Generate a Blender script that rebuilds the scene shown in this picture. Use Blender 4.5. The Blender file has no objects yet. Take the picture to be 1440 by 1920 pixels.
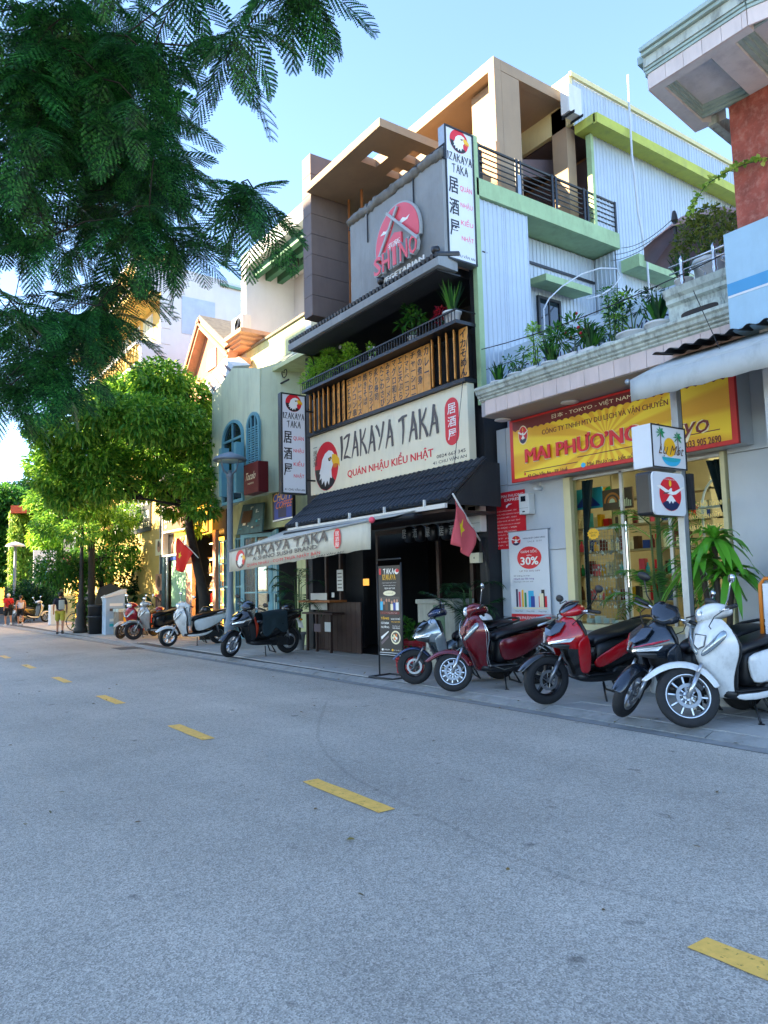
import bpy, bmesh, math, random
import numpy as np
from mathutils import Vector, Matrix
sc = bpy.context.scene
COL = sc.collection
rad = math.radians
random.seed(7)
# ---------------------------------------------------------------- camera (phone, 26 mm equivalent, slight upward pitch)
H = 1.45
_f, _cx, _cy = 1389.0, 720.0, 960.0
def _n(v): return v / np.linalg.norm(v)
_v1 = _n(np.array([-262 - _cx, -(1122 - _cy), -_f])); _v2 = _n(np.array([2700 - _cx, -(1050 - _cy), -_f]))
_v2 = _n(_v2 - _v1 * (_v1 @ _v2)); ROT = np.stack([_v2, _v1, np.cross(_v2, _v1)], 0)
camd = bpy.data.cameras.new('camera'); cam = bpy.data.objects.new('camera', camd); COL.objects.link(cam)
camd.sensor_fit = 'VERTICAL'; camd.sensor_height = 36.0; camd.lens = _f / 1920 * 36
camd.clip_start = 0.05; camd.clip_end = 3000
cam.matrix_world = Matrix.Translation((0, 0, H)) @ Matrix(ROT.tolist()).to_4x4()
sc.camera = cam
# ---------------------------------------------------------------- sky, sun, exposure
SUN_EL, SUN_AZ = 30.0, -57.0
w = bpy.data.worlds.new('World'); sc.world = w; w.use_nodes = True
_bg = w.node_tree.nodes['Background']; sky = w.node_tree.nodes.new('ShaderNodeTexSky')
sky.sky_type = 'NISHITA'; sky.sun_disc = False; sky.sun_elevation = rad(SUN_EL); sky.sun_rotation = rad(SUN_AZ)
sky.air_density = 0.78; sky.dust_density = 0.04; sky.ozone_density = 1.9; sky.altitude = 0
w.node_tree.links.new(sky.outputs[0], _bg.inputs[0]); _bg.inputs[1].default_value = 0.11
sl = bpy.data.lights.new('sun', 'SUN'); so = bpy.data.objects.new('sun', sl); COL.objects.link(so)
sl.energy = 5.0; sl.angle = rad(0.6); sl.color = (1.0, 0.79, 0.52)
_sd = Vector((math.sin(rad(SUN_AZ)) * math.cos(rad(SUN_EL)), math.cos(rad(SUN_AZ)) * math.cos(rad(SUN_EL)), math.sin(rad(SUN_EL))))
so.rotation_euler = _sd.to_track_quat('Z', 'Y').to_euler()
vs = sc.view_settings; vs.view_transform = 'Standard'; vs.look = 'None'; vs.gamma = 1; vs.use_curve_mapping = False
vs.exposure = 2.72
cy = sc.cycles; cy.max_bounces = 8; cy.diffuse_bounces = 4; cy.glossy_bounces = 3; cy.transmission_bounces = 4; cy.transparent_max_bounces = 12
cy.caustics_reflective = False; cy.caustics_refractive = False; cy.use_denoising = True

# ---------------------------------------------------------------- measuring: a pixel of the photograph's ray met with a real plane
def _ray(px, py): return ROT @ _n(np.array([px - _cx, -(py - _cy), -_f]))
def onX(px, py, X): d = _ray(px, py); return (X, d[1] * X / d[0], H + d[2] * X / d[0])
def onY(px, py, Y): d = _ray(px, py); return (d[0] * Y / d[1], Y, H + d[2] * Y / d[1])
def onZ(px, py, z): d = _ray(px, py); t = (z - H) / d[2]; return (d[0] * t, d[1] * t, z)

# ---------------------------------------------------------------- materials
def hx(s):
    c = [int(s[i:i + 2], 16) / 255 for i in (0, 2, 4)]
    return tuple(x / 12.92 if x <= .04045 else ((x + .055) / 1.055) ** 2.4 for x in c)
MATS = {}
def M(name, col, rough=.6, metal=0., vary=.10, scale=3., bump=0., bscale=60., dirt=0., dcol=(.05, .05, .045), streak=.18, spec=.5, coat=0., emit=0., ecol=None, alpha=1., trans=0., dscale=1.6):
    if isinstance(col, str): col = hx(col)
    m = bpy.data.materials.new(name); m.use_nodes = True; t = m.node_tree; N = t.nodes; L = t.links
    b = N['Principled BSDF']; b.inputs['Roughness'].default_value = rough; b.inputs['Metallic'].default_value = metal
    b.inputs['Specular IOR Level'].default_value = spec; b.inputs['Coat Weight'].default_value = coat; b.inputs['Alpha'].default_value = alpha
    b.inputs['Transmission Weight'].default_value = trans
    if coat: b.inputs['Coat Roughness'].default_value = .06
    tc = N.new('ShaderNodeTexCoord'); out = None
    if vary:
        n = N.new('ShaderNodeTexNoise'); n.inputs['Scale'].default_value = scale; n.inputs['Detail'].default_value = 5; n.inputs['Roughness'].default_value = .65
        L.new(tc.outputs['Object'], n.inputs['Vector'])
        mr = N.new('ShaderNodeMapRange'); mr.inputs[1].default_value = .3; mr.inputs[2].default_value = .7
        mr.inputs[3].default_value = 1 - vary; mr.inputs[4].default_value = 1 + vary; L.new(n.outputs[0], mr.inputs[0])
        mx = N.new('ShaderNodeVectorMath'); mx.operation = 'SCALE'; mx.inputs[0].default_value = col; L.new(mr.outputs[0], mx.inputs['Scale']); out = mx.outputs[0]
    if dirt:
        mp = N.new('ShaderNodeMapping'); mp.inputs['Scale'].default_value = (1, 1, streak); L.new(tc.outputs['Object'], mp.inputs[0])
        n2 = N.new('ShaderNodeTexNoise'); n2.inputs['Scale'].default_value = dscale * 3; n2.inputs['Detail'].default_value = 7; n2.inputs['Roughness'].default_value = .7; L.new(mp.outputs[0], n2.inputs['Vector'])
        m2 = N.new('ShaderNodeMapRange'); m2.inputs[1].default_value = .48; m2.inputs[2].default_value = .75; m2.inputs[3].default_value = 0; m2.inputs[4].default_value = dirt; L.new(n2.outputs[0], m2.inputs[0])
        mi = N.new('ShaderNodeMix'); mi.data_type = 'RGBA'; L.new(m2.outputs[0], mi.inputs[0])
        if out: L.new(out, mi.inputs[6])
        else: mi.inputs[6].default_value = (*col, 1)
        mi.inputs[7].default_value = (*dcol, 1); out = mi.outputs[2]
    if out: L.new(out, b.inputs['Base Color'])
    else: b.inputs['Base Color'].default_value = (*col, 1)
    if bump:
        n3 = N.new('ShaderNodeTexNoise'); n3.inputs['Scale'].default_value = bscale; n3.inputs['Detail'].default_value = 4; L.new(tc.outputs['Object'], n3.inputs['Vector'])
        bp = N.new('ShaderNodeBump'); bp.inputs['Strength'].default_value = bump; bp.inputs['Distance'].default_value = .01; L.new(n3.outputs[0], bp.inputs['Height']); L.new(bp.outputs[0], b.inputs['Normal'])
    if emit:
        b.inputs['Emission Strength'].default_value = emit; b.inputs['Emission Color'].default_value = (*(ecol or col), 1)
    MATS[name] = m; return m
def leafmat(name, cols, rough=.45, trans=.35, spec=.4):
    m = bpy.data.materials.new(name); m.use_nodes = True; t = m.node_tree; N = t.nodes; L = t.links
    b = N['Principled BSDF']; b.inputs['Roughness'].default_value = rough; b.inputs['Specular IOR Level'].default_value = spec
    g = N.new('ShaderNodeNewGeometry'); r = N.new('ShaderNodeValToRGB'); L.new(g.outputs['Random Per Island'], r.inputs[0])
    cols = [hx(c) for c in cols]
    r.color_ramp.elements[0].color = (*cols[0], 1); r.color_ramp.elements[-1].color = (*cols[-1], 1)
    for i, c in enumerate(cols[1:-1]):
        e = r.color_ramp.elements.new((i + 1) / (len(cols) - 1)); e.color = (*c, 1)
    L.new(r.outputs[0], b.inputs['Base Color'])
    tr = N.new('ShaderNodeBsdfTranslucent'); hs = N.new('ShaderNodeHueSaturation'); hs.inputs['Value'].default_value = 1.6; hs.inputs['Hue'].default_value = .485
    L.new(r.outputs[0], hs.inputs['Color']); L.new(hs.outputs[0], tr.inputs[0])
    mx = N.new('ShaderNodeMixShader'); mx.inputs[0].default_value = trans; L.new(b.outputs[0], mx.inputs[1]); L.new(tr.outputs[0], mx.inputs[2])
    L.new(mx.outputs[0], N['Material Output'].inputs[0]); return m
def glassmat(name, tint=(.75, .85, .85), refl=.12, rough=.02):
    m = bpy.data.materials.new(name); m.use_nodes = True; t = m.node_tree; N = t.nodes; L = t.links; N.remove(N['Principled BSDF'])
    tr = N.new('ShaderNodeBsdfTransparent'); tr.inputs[0].default_value = (*tint, 1); gl = N.new('ShaderNodeBsdfGlossy'); gl.inputs['Roughness'].default_value = rough
    fr = N.new('ShaderNodeFresnel'); fr.inputs[0].default_value = 1.28; ad = N.new('ShaderNodeMath'); ad.operation = 'ADD'; ad.inputs[1].default_value = refl; L.new(fr.outputs[0], ad.inputs[0])
    mx = N.new('ShaderNodeMixShader'); L.new(ad.outputs[0], mx.inputs[0]); L.new(tr.outputs[0], mx.inputs[1]); L.new(gl.outputs[0], mx.inputs[2]); L.new(mx.outputs[0], N['Material Output'].inputs[0]); return m

# ---------------------------------------------------------------- objects
def tag(o, label=None, cat=None, group=None, kind=None):
    if label: o['label'] = label
    if cat: o['category'] = cat
    if group: o['group'] = group
    if kind: o['kind'] = kind
    return o
def thing(name, label, cat, loc=(0, 0, 0), rz=0, group=None):
    o = bpy.data.objects.new(name, None); COL.objects.link(o); o.location = loc; o.rotation_euler = (0, 0, rz); o.empty_display_size = .2
    return tag(o, label, cat, group)
def wloc(o):
    v = Vector((0, 0, 0))
    while o is not None: v += o.location; o = o.parent
    return v
def copy_tree(o, parent=None):
    c = o.copy(); COL.objects.link(c); c.parent = parent
    for ch in o.children: copy_tree(ch, c)
    return c
class MB:
    """collects faces; build() links them as one mesh object"""
    def __init__(s): s.v = []; s.f = []
    def add(s, vs, fs):
        k = len(s.v); s.v += [tuple(map(float, p)) for p in vs]; s.f += [tuple(i + k for i in f) for f in fs]; return s
    def hexa(s, a, b):           # two quads a (4 pts) and b (4 pts), same order
        return s.add(list(a) + list(b), [(3, 2, 1, 0), (4, 5, 6, 7), (0, 1, 5, 4), (1, 2, 6, 5), (2, 3, 7, 6), (3, 0, 4, 7)])
    def box(s, x0, x1, y0, y1, z0, z1):
        return s.hexa([(x0, y0, z0), (x1, y0, z0), (x1, y1, z0), (x0, y1, z0)], [(x0, y0, z1), (x1, y0, z1), (x1, y1, z1), (x0, y1, z1)])
    def poly(s, pts): return s.add(pts, [tuple(range(len(pts)))])
    def prism(s, pts, ext):
        n = len(pts); e = Vector(ext); q = [tuple(Vector(p) + e) for p in pts]
        return s.add(list(pts) + q, [tuple(range(n))[::-1], tuple(range(n, 2 * n))] + [(i, (i + 1) % n, n + (i + 1) % n, n + i) for i in range(n)])
    def tube(s, pts, r, n=8, cap=True):
        pts = [Vector(p) for p in pts]; rs = r if isinstance(r, (list, tuple)) else [r] * len(pts); k = len(s.v); up = None
        for i, p in enumerate(pts):
            d = (pts[min(i + 1, len(pts) - 1)] - pts[max(i - 1, 0)])
            if d.length < 1e-9: d = Vector((0, 0, 1))
            d.normalize()
            if up is None: up = d.orthogonal().normalized()
            up = (up - d * up.dot(d)); up = up.normalized() if up.length > 1e-6 else d.orthogonal().normalized()
            sd = d.cross(up)
            for j in range(n):
                a = 2 * math.pi * j / n; s.v.append(tuple(p + (up * math.cos(a) + sd * math.sin(a)) * rs[i]))
        for i in range(len(pts) - 1):
            for j in range(n): s.f.append((k + i * n + j, k + i * n + (j + 1) % n, k + (i + 1) * n + (j + 1) % n, k + (i + 1) * n + j))
        if cap: s.f.append(tuple(k + j for j in range(n))[::-1]); s.f.append(tuple(k + (len(pts) - 1) * n + j for j in range(n)))
        return s
    def lathe(s, prof, c=(0, 0, 0), n=16, ax='z', cap=True):
        k = len(s.v)
        for r, h in prof:
            for j in range(n):
                a = 2 * math.pi * j / n; u, w_ = r * math.cos(a), r * math.sin(a)
                p = (u, w_, h) if ax == 'z' else ((h, u, w_) if ax == 'x' else (u, h, w_)); s.v.append((c[0] + p[0], c[1] + p[1], c[2] + p[2]))
        for i in range(len(prof) - 1):
            for j in range(n): s.f.append((k + i * n + j, k + i * n + (j + 1) % n, k + (i + 1) * n + (j + 1) % n, k + (i + 1) * n + j))
        if cap:
            if prof[0][0] > 1e-6: s.f.append(tuple(k + j for j in range(n))[::-1])
            if prof[-1][0] > 1e-6: s.f.append(tuple(k + (len(prof) - 1) * n + j for j in range(n)))
        return s
    def ball(s, c, r, n=12, m=8):
        r = r if isinstance(r, (list, tuple)) else (r, r, r); k = len(s.v)
        for i in range(m + 1):
            t = math.pi * i / m
            for j in range(n): a = 2 * math.pi * j / n; s.v.append((c[0] + r[0] * math.sin(t) * math.cos(a), c[1] + r[1] * math.sin(t) * math.sin(a), c[2] - r[2] * math.cos(t)))
        for i in range(m):
            for j in range(n): s.f.append((k + i * n + j, k + i * n + (j + 1) % n, k + (i + 1) * n + (j + 1) % n, k + (i + 1) * n + j))
        return s
    def loft(s, rings, cap=True, closed=True):
        k = len(s.v); n = len(rings[0])
        for r in rings: s.v += [tuple(map(float, p)) for p in r]
        for i in range(len(rings) - 1):
            for j in range(n if closed else n - 1): s.f.append((k + i * n + j, k + i * n + (j + 1) % n, k + (i + 1) * n + (j + 1) % n, k + (i + 1) * n + j))
        if cap and closed: s.f.append(tuple(k + j for j in range(n))[::-1]); s.f.append(tuple(k + (len(rings) - 1) * n + j for j in range(n)))
        return s
    def mesh(s, name, mat, off=(0, 0, 0), smooth=False):
        me = bpy.data.meshes.new(name); o = Vector(off)
        me.from_pydata([(p[0] - o.x, p[1] - o.y, p[2] - o.z) for p in s.v], [], s.f)
        if mat: me.materials.append(mat)
        if smooth: me.polygons.foreach_set('use_smooth', [True] * len(me.polygons))
        me.update(); return me
    def build(s, name, mat, parent=None, smooth=False, bevel=0, sub=0, local=False, solid=0, kind=None, label=None, loc=None, fix=True):
        off = (0, 0, 0)
        if loc is not None: off = loc
        elif parent is not None and not local: off = wloc(parent)
        me = s.mesh(name, mat, off, smooth)
        if fix and len(s.f) < 60000:
            bm = bmesh.new(); bm.from_mesh(me); bmesh.ops.remove_doubles(bm, verts=bm.verts, dist=1e-5) if fix == 'weld' else None
            bmesh.ops.recalc_face_normals(bm, faces=bm.faces); bm.to_mesh(me); bm.free()
        o = bpy.data.objects.new(name, me); COL.objects.link(o)
        if loc is not None: o.location = Vector(loc) - (wloc(parent) if parent is not None else Vector((0, 0, 0)))
        if parent is not None: o.parent = parent
        if solid: md = o.modifiers.new('solid', 'SOLIDIFY'); md.thickness = solid; md.offset = 0
        if bevel: md = o.modifiers.new('bevel', 'BEVEL'); md.width = bevel; md.segments = 2; md.limit_method = 'ANGLE'; md.angle_limit = rad(40)
        if sub: md = o.modifiers.new('sub', 'SUBSURF'); md.levels = sub; md.render_levels = sub
        if kind: o['kind'] = kind
        if label: o['label'] = label
        return o
def inst(name, me, parent, loc, rot=(0, 0, 0), scl=(1, 1, 1)):     # an object that shares mesh data; loc in world for unrotated parents
    o = bpy.data.objects.new(name, me); COL.objects.link(o); o.parent = parent
    o.location = Vector(loc) - (wloc(parent) if parent is not None else Vector()); o.rotation_euler = rot; o.scale = scl; return o
def sag(a, b, drop, n=10):
    a, b = Vector(a), Vector(b)
    return [tuple(a.lerp(b, i / n) - Vector((0, 0, drop * 4 * (i / n) * (1 - i / n)))) for i in range(n + 1)]

# ---------------------------------------------------------------- lettering: real outlines a millimetre or two proud of what they are printed on
_tx = {}
def text2d(s, bold=0., res=2):
    s = s.replace('Ơ', 'O’').replace('ơ', 'o’')      # horned o: ring and hook as two outlines
    if any(c in s for c in 'MmƠƯơưÔ'): bold = min(bold, 0.)
    key = (s, bold, res)
    if key not in _tx:
        c = bpy.data.curves.new('lettering', 'FONT'); c.body = s; c.resolution_u = res; c.offset = bold; c.fill_mode = 'FRONT'; c.align_x = 'CENTER'
        o = bpy.data.objects.new('lettering', c); COL.objects.link(o); bpy.context.view_layer.update()
        me = bpy.data.meshes.new_from_object(o.evaluated_get(bpy.context.evaluated_depsgraph_get()))
        v = np.array([x.co[:2] for x in me.vertices]).reshape(-1, 2); f = [tuple(p.vertices) for p in me.polygons]
        bpy.data.objects.remove(o); bpy.data.curves.remove(c); bpy.data.meshes.remove(me)
        lo, hi = v.min(0), v.max(0); _tx[key] = ((v - lo) / (hi - lo), f, (hi - lo)[0] / (hi - lo)[1])
    return _tx[key]
class Face:
    """a flat face to print on: origin o, unit-less edge vectors U (reading direction) and V (up), normal N"""
    def __init__(s, o, U, V):
        s.o, s.U, s.V = Vector(o), Vector(U), Vector(V); s.N = s.U.cross(s.V).normalized()
    def at(s, u, v, d=.002): return tuple(s.o + s.U * u + s.V * v + s.N * d)
    def wh(s): return s.U.length, s.V.length
    def text(s, st, u0, v0, u1, v1, mat, parent, bold=0., shear=0., d=.002, thick=0., weight=0, name='lettering', keep=False, res=2):
        v, f, asp = text2d(st, bold, res); v = v.copy()
        if keep:       # keep the glyphs' own proportions, centred in the box
            W, Hh = (u1 - u0) * s.U.length, (v1 - v0) * s.V.length; wn = Hh * asp
            if wn < W: c = (u0 + u1) / 2; h = wn / s.U.length / 2; u0, u1 = c - h, c + h
        v[:, 0] += shear * (v[:, 1] - .5)
        b = MB()
        for k in range(1 + 2 * weight):
            du = [0, 1, -1, 2, -2, 3, -3][k] * .014 * (v1 - v0) * s.V.length / s.U.length
            pts = [s.at(u0 + p[0] * (u1 - u0) + du, v0 + p[1] * (v1 - v0), d + k * .0004) for p in v]
            b.add(pts, f)
        o = b.build(name, mat, parent, solid=0, fix=False)
        if thick: md = o.modifiers.new('solid', 'SOLIDIFY'); md.thickness = thick; md.offset = 1
        return o
    def poly(s, pts, mat, parent, name='print', d=.002, thick=0.):
        b = MB(); pts = list(pts)
        if thick: b.prism([s.at(u, v, d) for u, v in pts], s.N * thick); return b.build(name, mat, parent)
        b.poly([s.at(u, v, d) for u, v in pts]); return b.build(name, mat, parent, fix=False)
    def rect(s, u0, v0, u1, v1, mat, parent, name='print', d=.002): return s.poly([(u0, v0), (u1, v0), (u1, v1), (u0, v1)], mat, parent, name, d)
    def oval(s, cu, cv, ru, rv, mat, parent, name='print', d=.002, a0=0, a1=360, n=28, thick=0.):
        return s.poly([(cu + ru * math.cos(rad(a0 + (a1 - a0) * i / n)), cv + rv * math.sin(rad(a0 + (a1 - a0) * i / n))) for i in range(n + (0 if a1 - a0 == 360 else 1))], mat, parent, name, d, thick)
    def pill(s, u0, v0, u1, v1, mat, parent, name='print', d=.002):
        ru = (u1 - u0) / 2; rv = ru * s.U.length / s.V.length; cu = (u0 + u1) / 2; p = []
        for i in range(13): a = rad(180 * i / 12); p.append((cu + ru * math.cos(a), v1 - rv + rv * math.sin(a)))
        for i in range(13): a = rad(180 + 180 * i / 12); p.append((cu + ru * math.cos(a), v0 + rv + rv * math.sin(a)))
        return s.poly(p, mat, parent, name, d)
def faceX(X, Ya, Yb, z0, z1): return Face((X, Ya, z0), (0, Yb - Ya, 0), (0, 0, z1 - z0))     # faces the street (-X): Ya is the left (larger) Y
def faceY(Y, xa, xb, z0, z1): return Face((xa, Y, z0), (xb - xa, 0, 0), (0, 0, z1 - z0))     # faces the camera's side (-Y)
# brush capitals drawn as tapered strokes in a unit box
BRUSH = {
 'I': [((.5, 1), (.42, 0), .34, .2)],
 'Z': [((.05, .86), (.95, .98), .14, .2), ((.88, .95), (.12, .1), .22, .16), ((.02, .1), (1, .0), .24, .08)],
 'A': [((.62, 1.02), (.08, -.02), .26, .12), ((.56, .98), (.92, .0), .16, .26), ((.18, .3), (.86, .38), .1, .14)],
 'K': [((.2, 1.03), (.14, -.03), .24, .14), ((.9, 1), (.2, .44), .12, .2), ((.34, .56), (.98, .0), .14, .26)],
 'Y': [((.04, .98), (.46, .5), .24, .14), ((.98, 1.02), (.3, .0), .22, .1)],
 'T': [((.0, .86), (1.0, .98), .2, .14), ((.56, .95), (.44, -.04), .26, .12)]}
def brush(face, word, u0, v0, u1, v1, mat, parent, d=.002, name='lettering', fat=1.):
    wd = {'I': .42, ' ': .45}; tot = sum(wd.get(c, 1.) for c in word); x = 0; b = MB(); k = 0; asp = face.U.length / face.V.length
    for c in word:
        cw = wd.get(c, 1.)
        if c != ' ':
            for (a, e, w0, w1) in BRUSH[c]:
                def q(p): return Vector(((u0 + (x + .04 + p[0] * cw * .9) / tot * (u1 - u0)), v0 + p[1] * (v1 - v0)))
                A, E = q(a), q(e); sc_ = (u1 - u0) / tot * fat; dr = Vector(((E - A).x * asp, (E - A).y)); pr = Vector((-dr.y, dr.x)).normalized(); pr.x /= asp
                pr *= sc_ * (face.U.length / face.V.length) * .55
                m = A.lerp(E, .5) + pr * .08; wm = (w0 + w1) * .52
                L_ = [A + pr * w0 * .7, m + pr * wm, E + pr * w1 * .6, E + (E - A) * .03, E - pr * w1, m - pr * wm * .9, A - pr * w0, A - (E - A) * .02]
                b.poly([face.at(p.x, p.y, d + k * .0003) for p in L_]); k += 1
        x += cw
    return b.build(name, mat, parent, fix=False)
def eagle(face, cu, cv, ru, rv, parent, d=.002):
    """the restaurant's round emblem: white eagle's head, yellow beak, on a red disc over black waves"""
    P = lambda pts, m, n, dd: face.poly([(cu + ru * x, cv + rv * y) for x, y in pts], m, parent, n, d + dd)
    face.oval(cu, cv, ru, rv, MATS['print_red'], parent, 'emblem', d)
    P([(-.99, -.05), (-.86, -.5), (-.5, -.87), (0, -1), (.5, -.86), (.72, -.68), (.5, -.5), (.3, -.3), (-.2, -.1)], MATS['print_black'], 'emblem', .0005)
    P([(.78, .18), (.72, .36), (.5, .55), (.22, .62), (-.1, .52), (-.35, .3), (-.46, .0), (-.62, -.25), (-.52, -.28), (-.6, -.52), (-.42, -.45), (-.4, -.72), (-.2, -.58), (-.12, -.84), (.06, -.6), (.2, -.8), (.3, -.5), (.46, -.55), (.42, -.2), (.55, -.02)], MATS['print_white'], 'emblem', .001)
    P([(.5, .42), (.82, .38), (1.08, .16), (1.12, -.18), (.98, -.04), (.76, .02), (.56, .0), (.46, .18)], MATS['print_yellow'], 'emblem', .0015)
    P([(.56, .0), (.76, .02), (.96, -.06), (.86, -.16), (.6, -.14)], MATS['print_orange'], 'emblem', .002)
    P([(.16, .3), (.42, .34), (.46, .26), (.32, .16), (.2, .18)], MATS['print_black'], 'emblem', .0015)
    face.oval(cu + .33 * ru, cv + .25 * rv, .05 * ru, .05 * rv, MATS['print_yellow'], parent, 'emblem', d + .002, n=8)
# flat print colours
for n_, c_ in dict(print_red='d81a2b', print_black='14141a', print_white='ecebe6', print_yellow='f2b81c', print_orange='e07a1a', print_grey='4a4543', print_blue='1d3f96', print_cyan='35b0d8', print_green='1d8a55', print_maroon='6a1116', print_cream='efe4be', print_pink='e8526a', print_brown='5b3a22', print_teal='28a6b4', print_navy='16244e', print_purple='5a2a8a').items():
    M(n_, c_, .45, vary=.03)
M('tyre_rubber', '1b1c1f', .75, vary=.25, scale=25, bump=.25, bscale=140); M('rim_silver', 'b9bcc0', .28, metal=.9, vary=.06); M('rim_black', '1c1d20', .35, metal=.5, vary=.1)
M('chrome', 'd8dadc', .12, metal=1., vary=.03); M('steel_grey', '85888c', .35, metal=.8, vary=.15, scale=12); M('engine_dark', '26282b', .5, metal=.3, vary=.3, scale=14)
M('black_plastic', '15171a', .42, vary=.2, scale=8, bump=.05); M('seat_vinyl', '101319', .38, vary=.15, scale=10, bump=.12, bscale=220); M('lens_clear', '8a969e', .06, vary=.04, coat=1., metal=.5)
M('lamp_glass', 'e8edf0', .04, vary=.02, coat=1., metal=.35); M('lens_red', 'a80f16', .1, vary=.05, coat=1.); M('lens_amber', 'd8801c', .1, vary=.05, coat=1.); M('mirror_glass', '9fb0bd', .03, metal=1., vary=0); M('visor_smoke', '1a2027', .05, vary=.05, coat=1.)
def ring(x, z, w, h, p=2.5, n=14, dx=0.):       # superellipse section across a vehicle's length
    r = []
    for i in range(n):
        a = 2 * math.pi * i / n; c, s_ = math.cos(a), math.sin(a)
        yy = w * math.copysign(abs(c) ** (2 / p), c); zz = h * math.copysign(abs(s_) ** (2 / p), s_); r.append((x + dx * zz / max(h, 1e-6), yy, z + zz))
    return r
# ================================================================ ground, road, kerb, pavement
def asphalt():
    m = bpy.data.materials.new('asphalt'); m.use_nodes = True; t = m.node_tree; N = t.nodes; L = t.links; b = N['Principled BSDF']; b.inputs['Roughness'].default_value = .72; b.inputs['Specular IOR Level'].default_value = .35
    tc = N.new('ShaderNodeTexCoord')
    def noise(s, d=4, r=.6):
        n = N.new('ShaderNodeTexNoise'); n.inputs['Scale'].default_value = s; n.inputs['Detail'].default_value = d; n.inputs['Roughness'].default_value = r; L.new(tc.outputs['Object'], n.inputs['Vector']); return n.outputs[0]
    def rng(x, a, c, lo, hi):
        n = N.new('ShaderNodeMapRange'); n.inputs[1].default_value = a; n.inputs[2].default_value = c; n.inputs[3].default_value = lo; n.inputs[4].default_value = hi; L.new(x, n.inputs[0]); return n.outputs[0]
    def mul(a, c):
        n = N.new('ShaderNodeMath'); n.operation = 'MULTIPLY'; L.new(a, n.inputs[0]); L.new(c, n.inputs[1]); return n.outputs[0]
    v = N.new('ShaderNodeTexVoronoi'); v.inputs['Scale'].default_value = 150; L.new(tc.outputs['Object'], v.inputs['Vector'])
    vb = N.new('ShaderNodeRGBToBW'); L.new(v.outputs['Color'], vb.inputs[0])
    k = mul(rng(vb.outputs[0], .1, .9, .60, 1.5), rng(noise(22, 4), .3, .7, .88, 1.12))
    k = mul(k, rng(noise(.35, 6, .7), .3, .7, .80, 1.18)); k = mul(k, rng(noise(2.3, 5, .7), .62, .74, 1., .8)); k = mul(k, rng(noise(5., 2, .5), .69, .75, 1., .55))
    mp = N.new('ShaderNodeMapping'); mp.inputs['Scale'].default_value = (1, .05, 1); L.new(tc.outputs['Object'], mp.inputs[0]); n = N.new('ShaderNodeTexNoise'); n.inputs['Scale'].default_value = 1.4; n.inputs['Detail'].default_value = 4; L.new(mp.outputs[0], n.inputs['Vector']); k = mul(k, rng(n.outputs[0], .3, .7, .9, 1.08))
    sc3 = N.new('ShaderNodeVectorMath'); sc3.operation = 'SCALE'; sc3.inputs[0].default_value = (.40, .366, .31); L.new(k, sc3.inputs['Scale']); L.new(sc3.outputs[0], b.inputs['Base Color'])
    bp = N.new('ShaderNodeBump'); bp.inputs['Strength'].default_value = .5; bp.inputs['Distance'].default_value = .004; L.new(v.outputs['Distance'], bp.inputs['Height']); L.new(bp.outputs[0], b.inputs['Normal'])
    return m
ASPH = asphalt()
M('earth', '6b675c', .9, vary=.2); M('concrete_kerb', '8e8f8d', .8, vary=.16, scale=5, bump=.2, bscale=60, dirt=.45, streak=1); M('mortar', '4a4b4b', .9, vary=.2, scale=8)
M('paving', 'b0afab', .75, vary=.16, scale=4, bump=.18, bscale=90, dirt=.4, streak=1, dscale=.7); M('paving_far', '747577', .8, vary=.15, scale=3)
M('tyre_rub', '303336', .8, vary=.3, scale=20, alpha=.09)
def kx(y):        # the road's edge bends slightly towards the far end
    for (a, b), (c, d) in zip(KP, KP[1:]):
        if y <= c: return b + (d - b) * (y - a) / (c - a)
    return KP[-1][1]
KP = [(-30, 6.14), (7, 6.13), (15, 5.93), (26, 5.6), (40, 5.25), (90, 4.3), (200, 3.)]
o = MB().poly([(-900, -700, -.03), (900, -700, -.03), (900, 1600, -.03), (-900, 1600, -.03)]).build('ground', MATS['earth'], kind='structure')
ys = [-30 + 2 * i for i in range(0, 60)] + [90, 120, 160, 200]
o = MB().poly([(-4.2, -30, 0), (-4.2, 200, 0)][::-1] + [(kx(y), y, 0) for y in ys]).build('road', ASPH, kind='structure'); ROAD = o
def strip(a, za, b, zb, y0, y1, mat, name, step=1.0, par=None):
    m = MB(); y = y0
    while y < y1 - 1e-6:
        y2 = min(y + step, y1); m.poly([(kx(y) + a, y, za), (kx(y) + b, y, zb), (kx(y2) + b, y2, zb), (kx(y2) + a, y2, za)]); y = y2
    return m.build(name, mat, par, kind=None if par else 'structure')
gut = strip(0, .004, .2, -.004, -30, 120, MATS['concrete_kerb'], 'gutter', 2)
kb = strip(.2, -.004, .36, .05, 60, 120, MATS['concrete_kerb'], 'kerb', 2)
y = -8.0; rk = random.Random(5)
while y < 60:      # kerb stones, a metre each, with open joints
    L_ = 1.0; g = .008; dz = rk.uniform(-.003, .003); y2 = y + L_ - g
    MB().hexa([(kx(y) + .205, y, -.02), (kx(y) + .37, y, -.02), (kx(y2) + .37, y2, -.02), (kx(y2) + .205, y2, -.02)], [(kx(y) + .205, y, .004 + dz), (kx(y) + .35, y, .05 + dz), (kx(y2) + .35, y2, .05 + dz), (kx(y2) + .205, y2, .004 + dz)]).build('kerb_stone', MATS['concrete_kerb'], kb); y += L_
pv = strip(.36, .034, 8.5, .034, -30, 120, MATS['mortar'], 'pavement', 2)
tile = MB().box(-.197, .197, -.197, .197, -.03, 0).mesh('paving_tile', MATS['paving'])
n = 0; far = MB()
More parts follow.
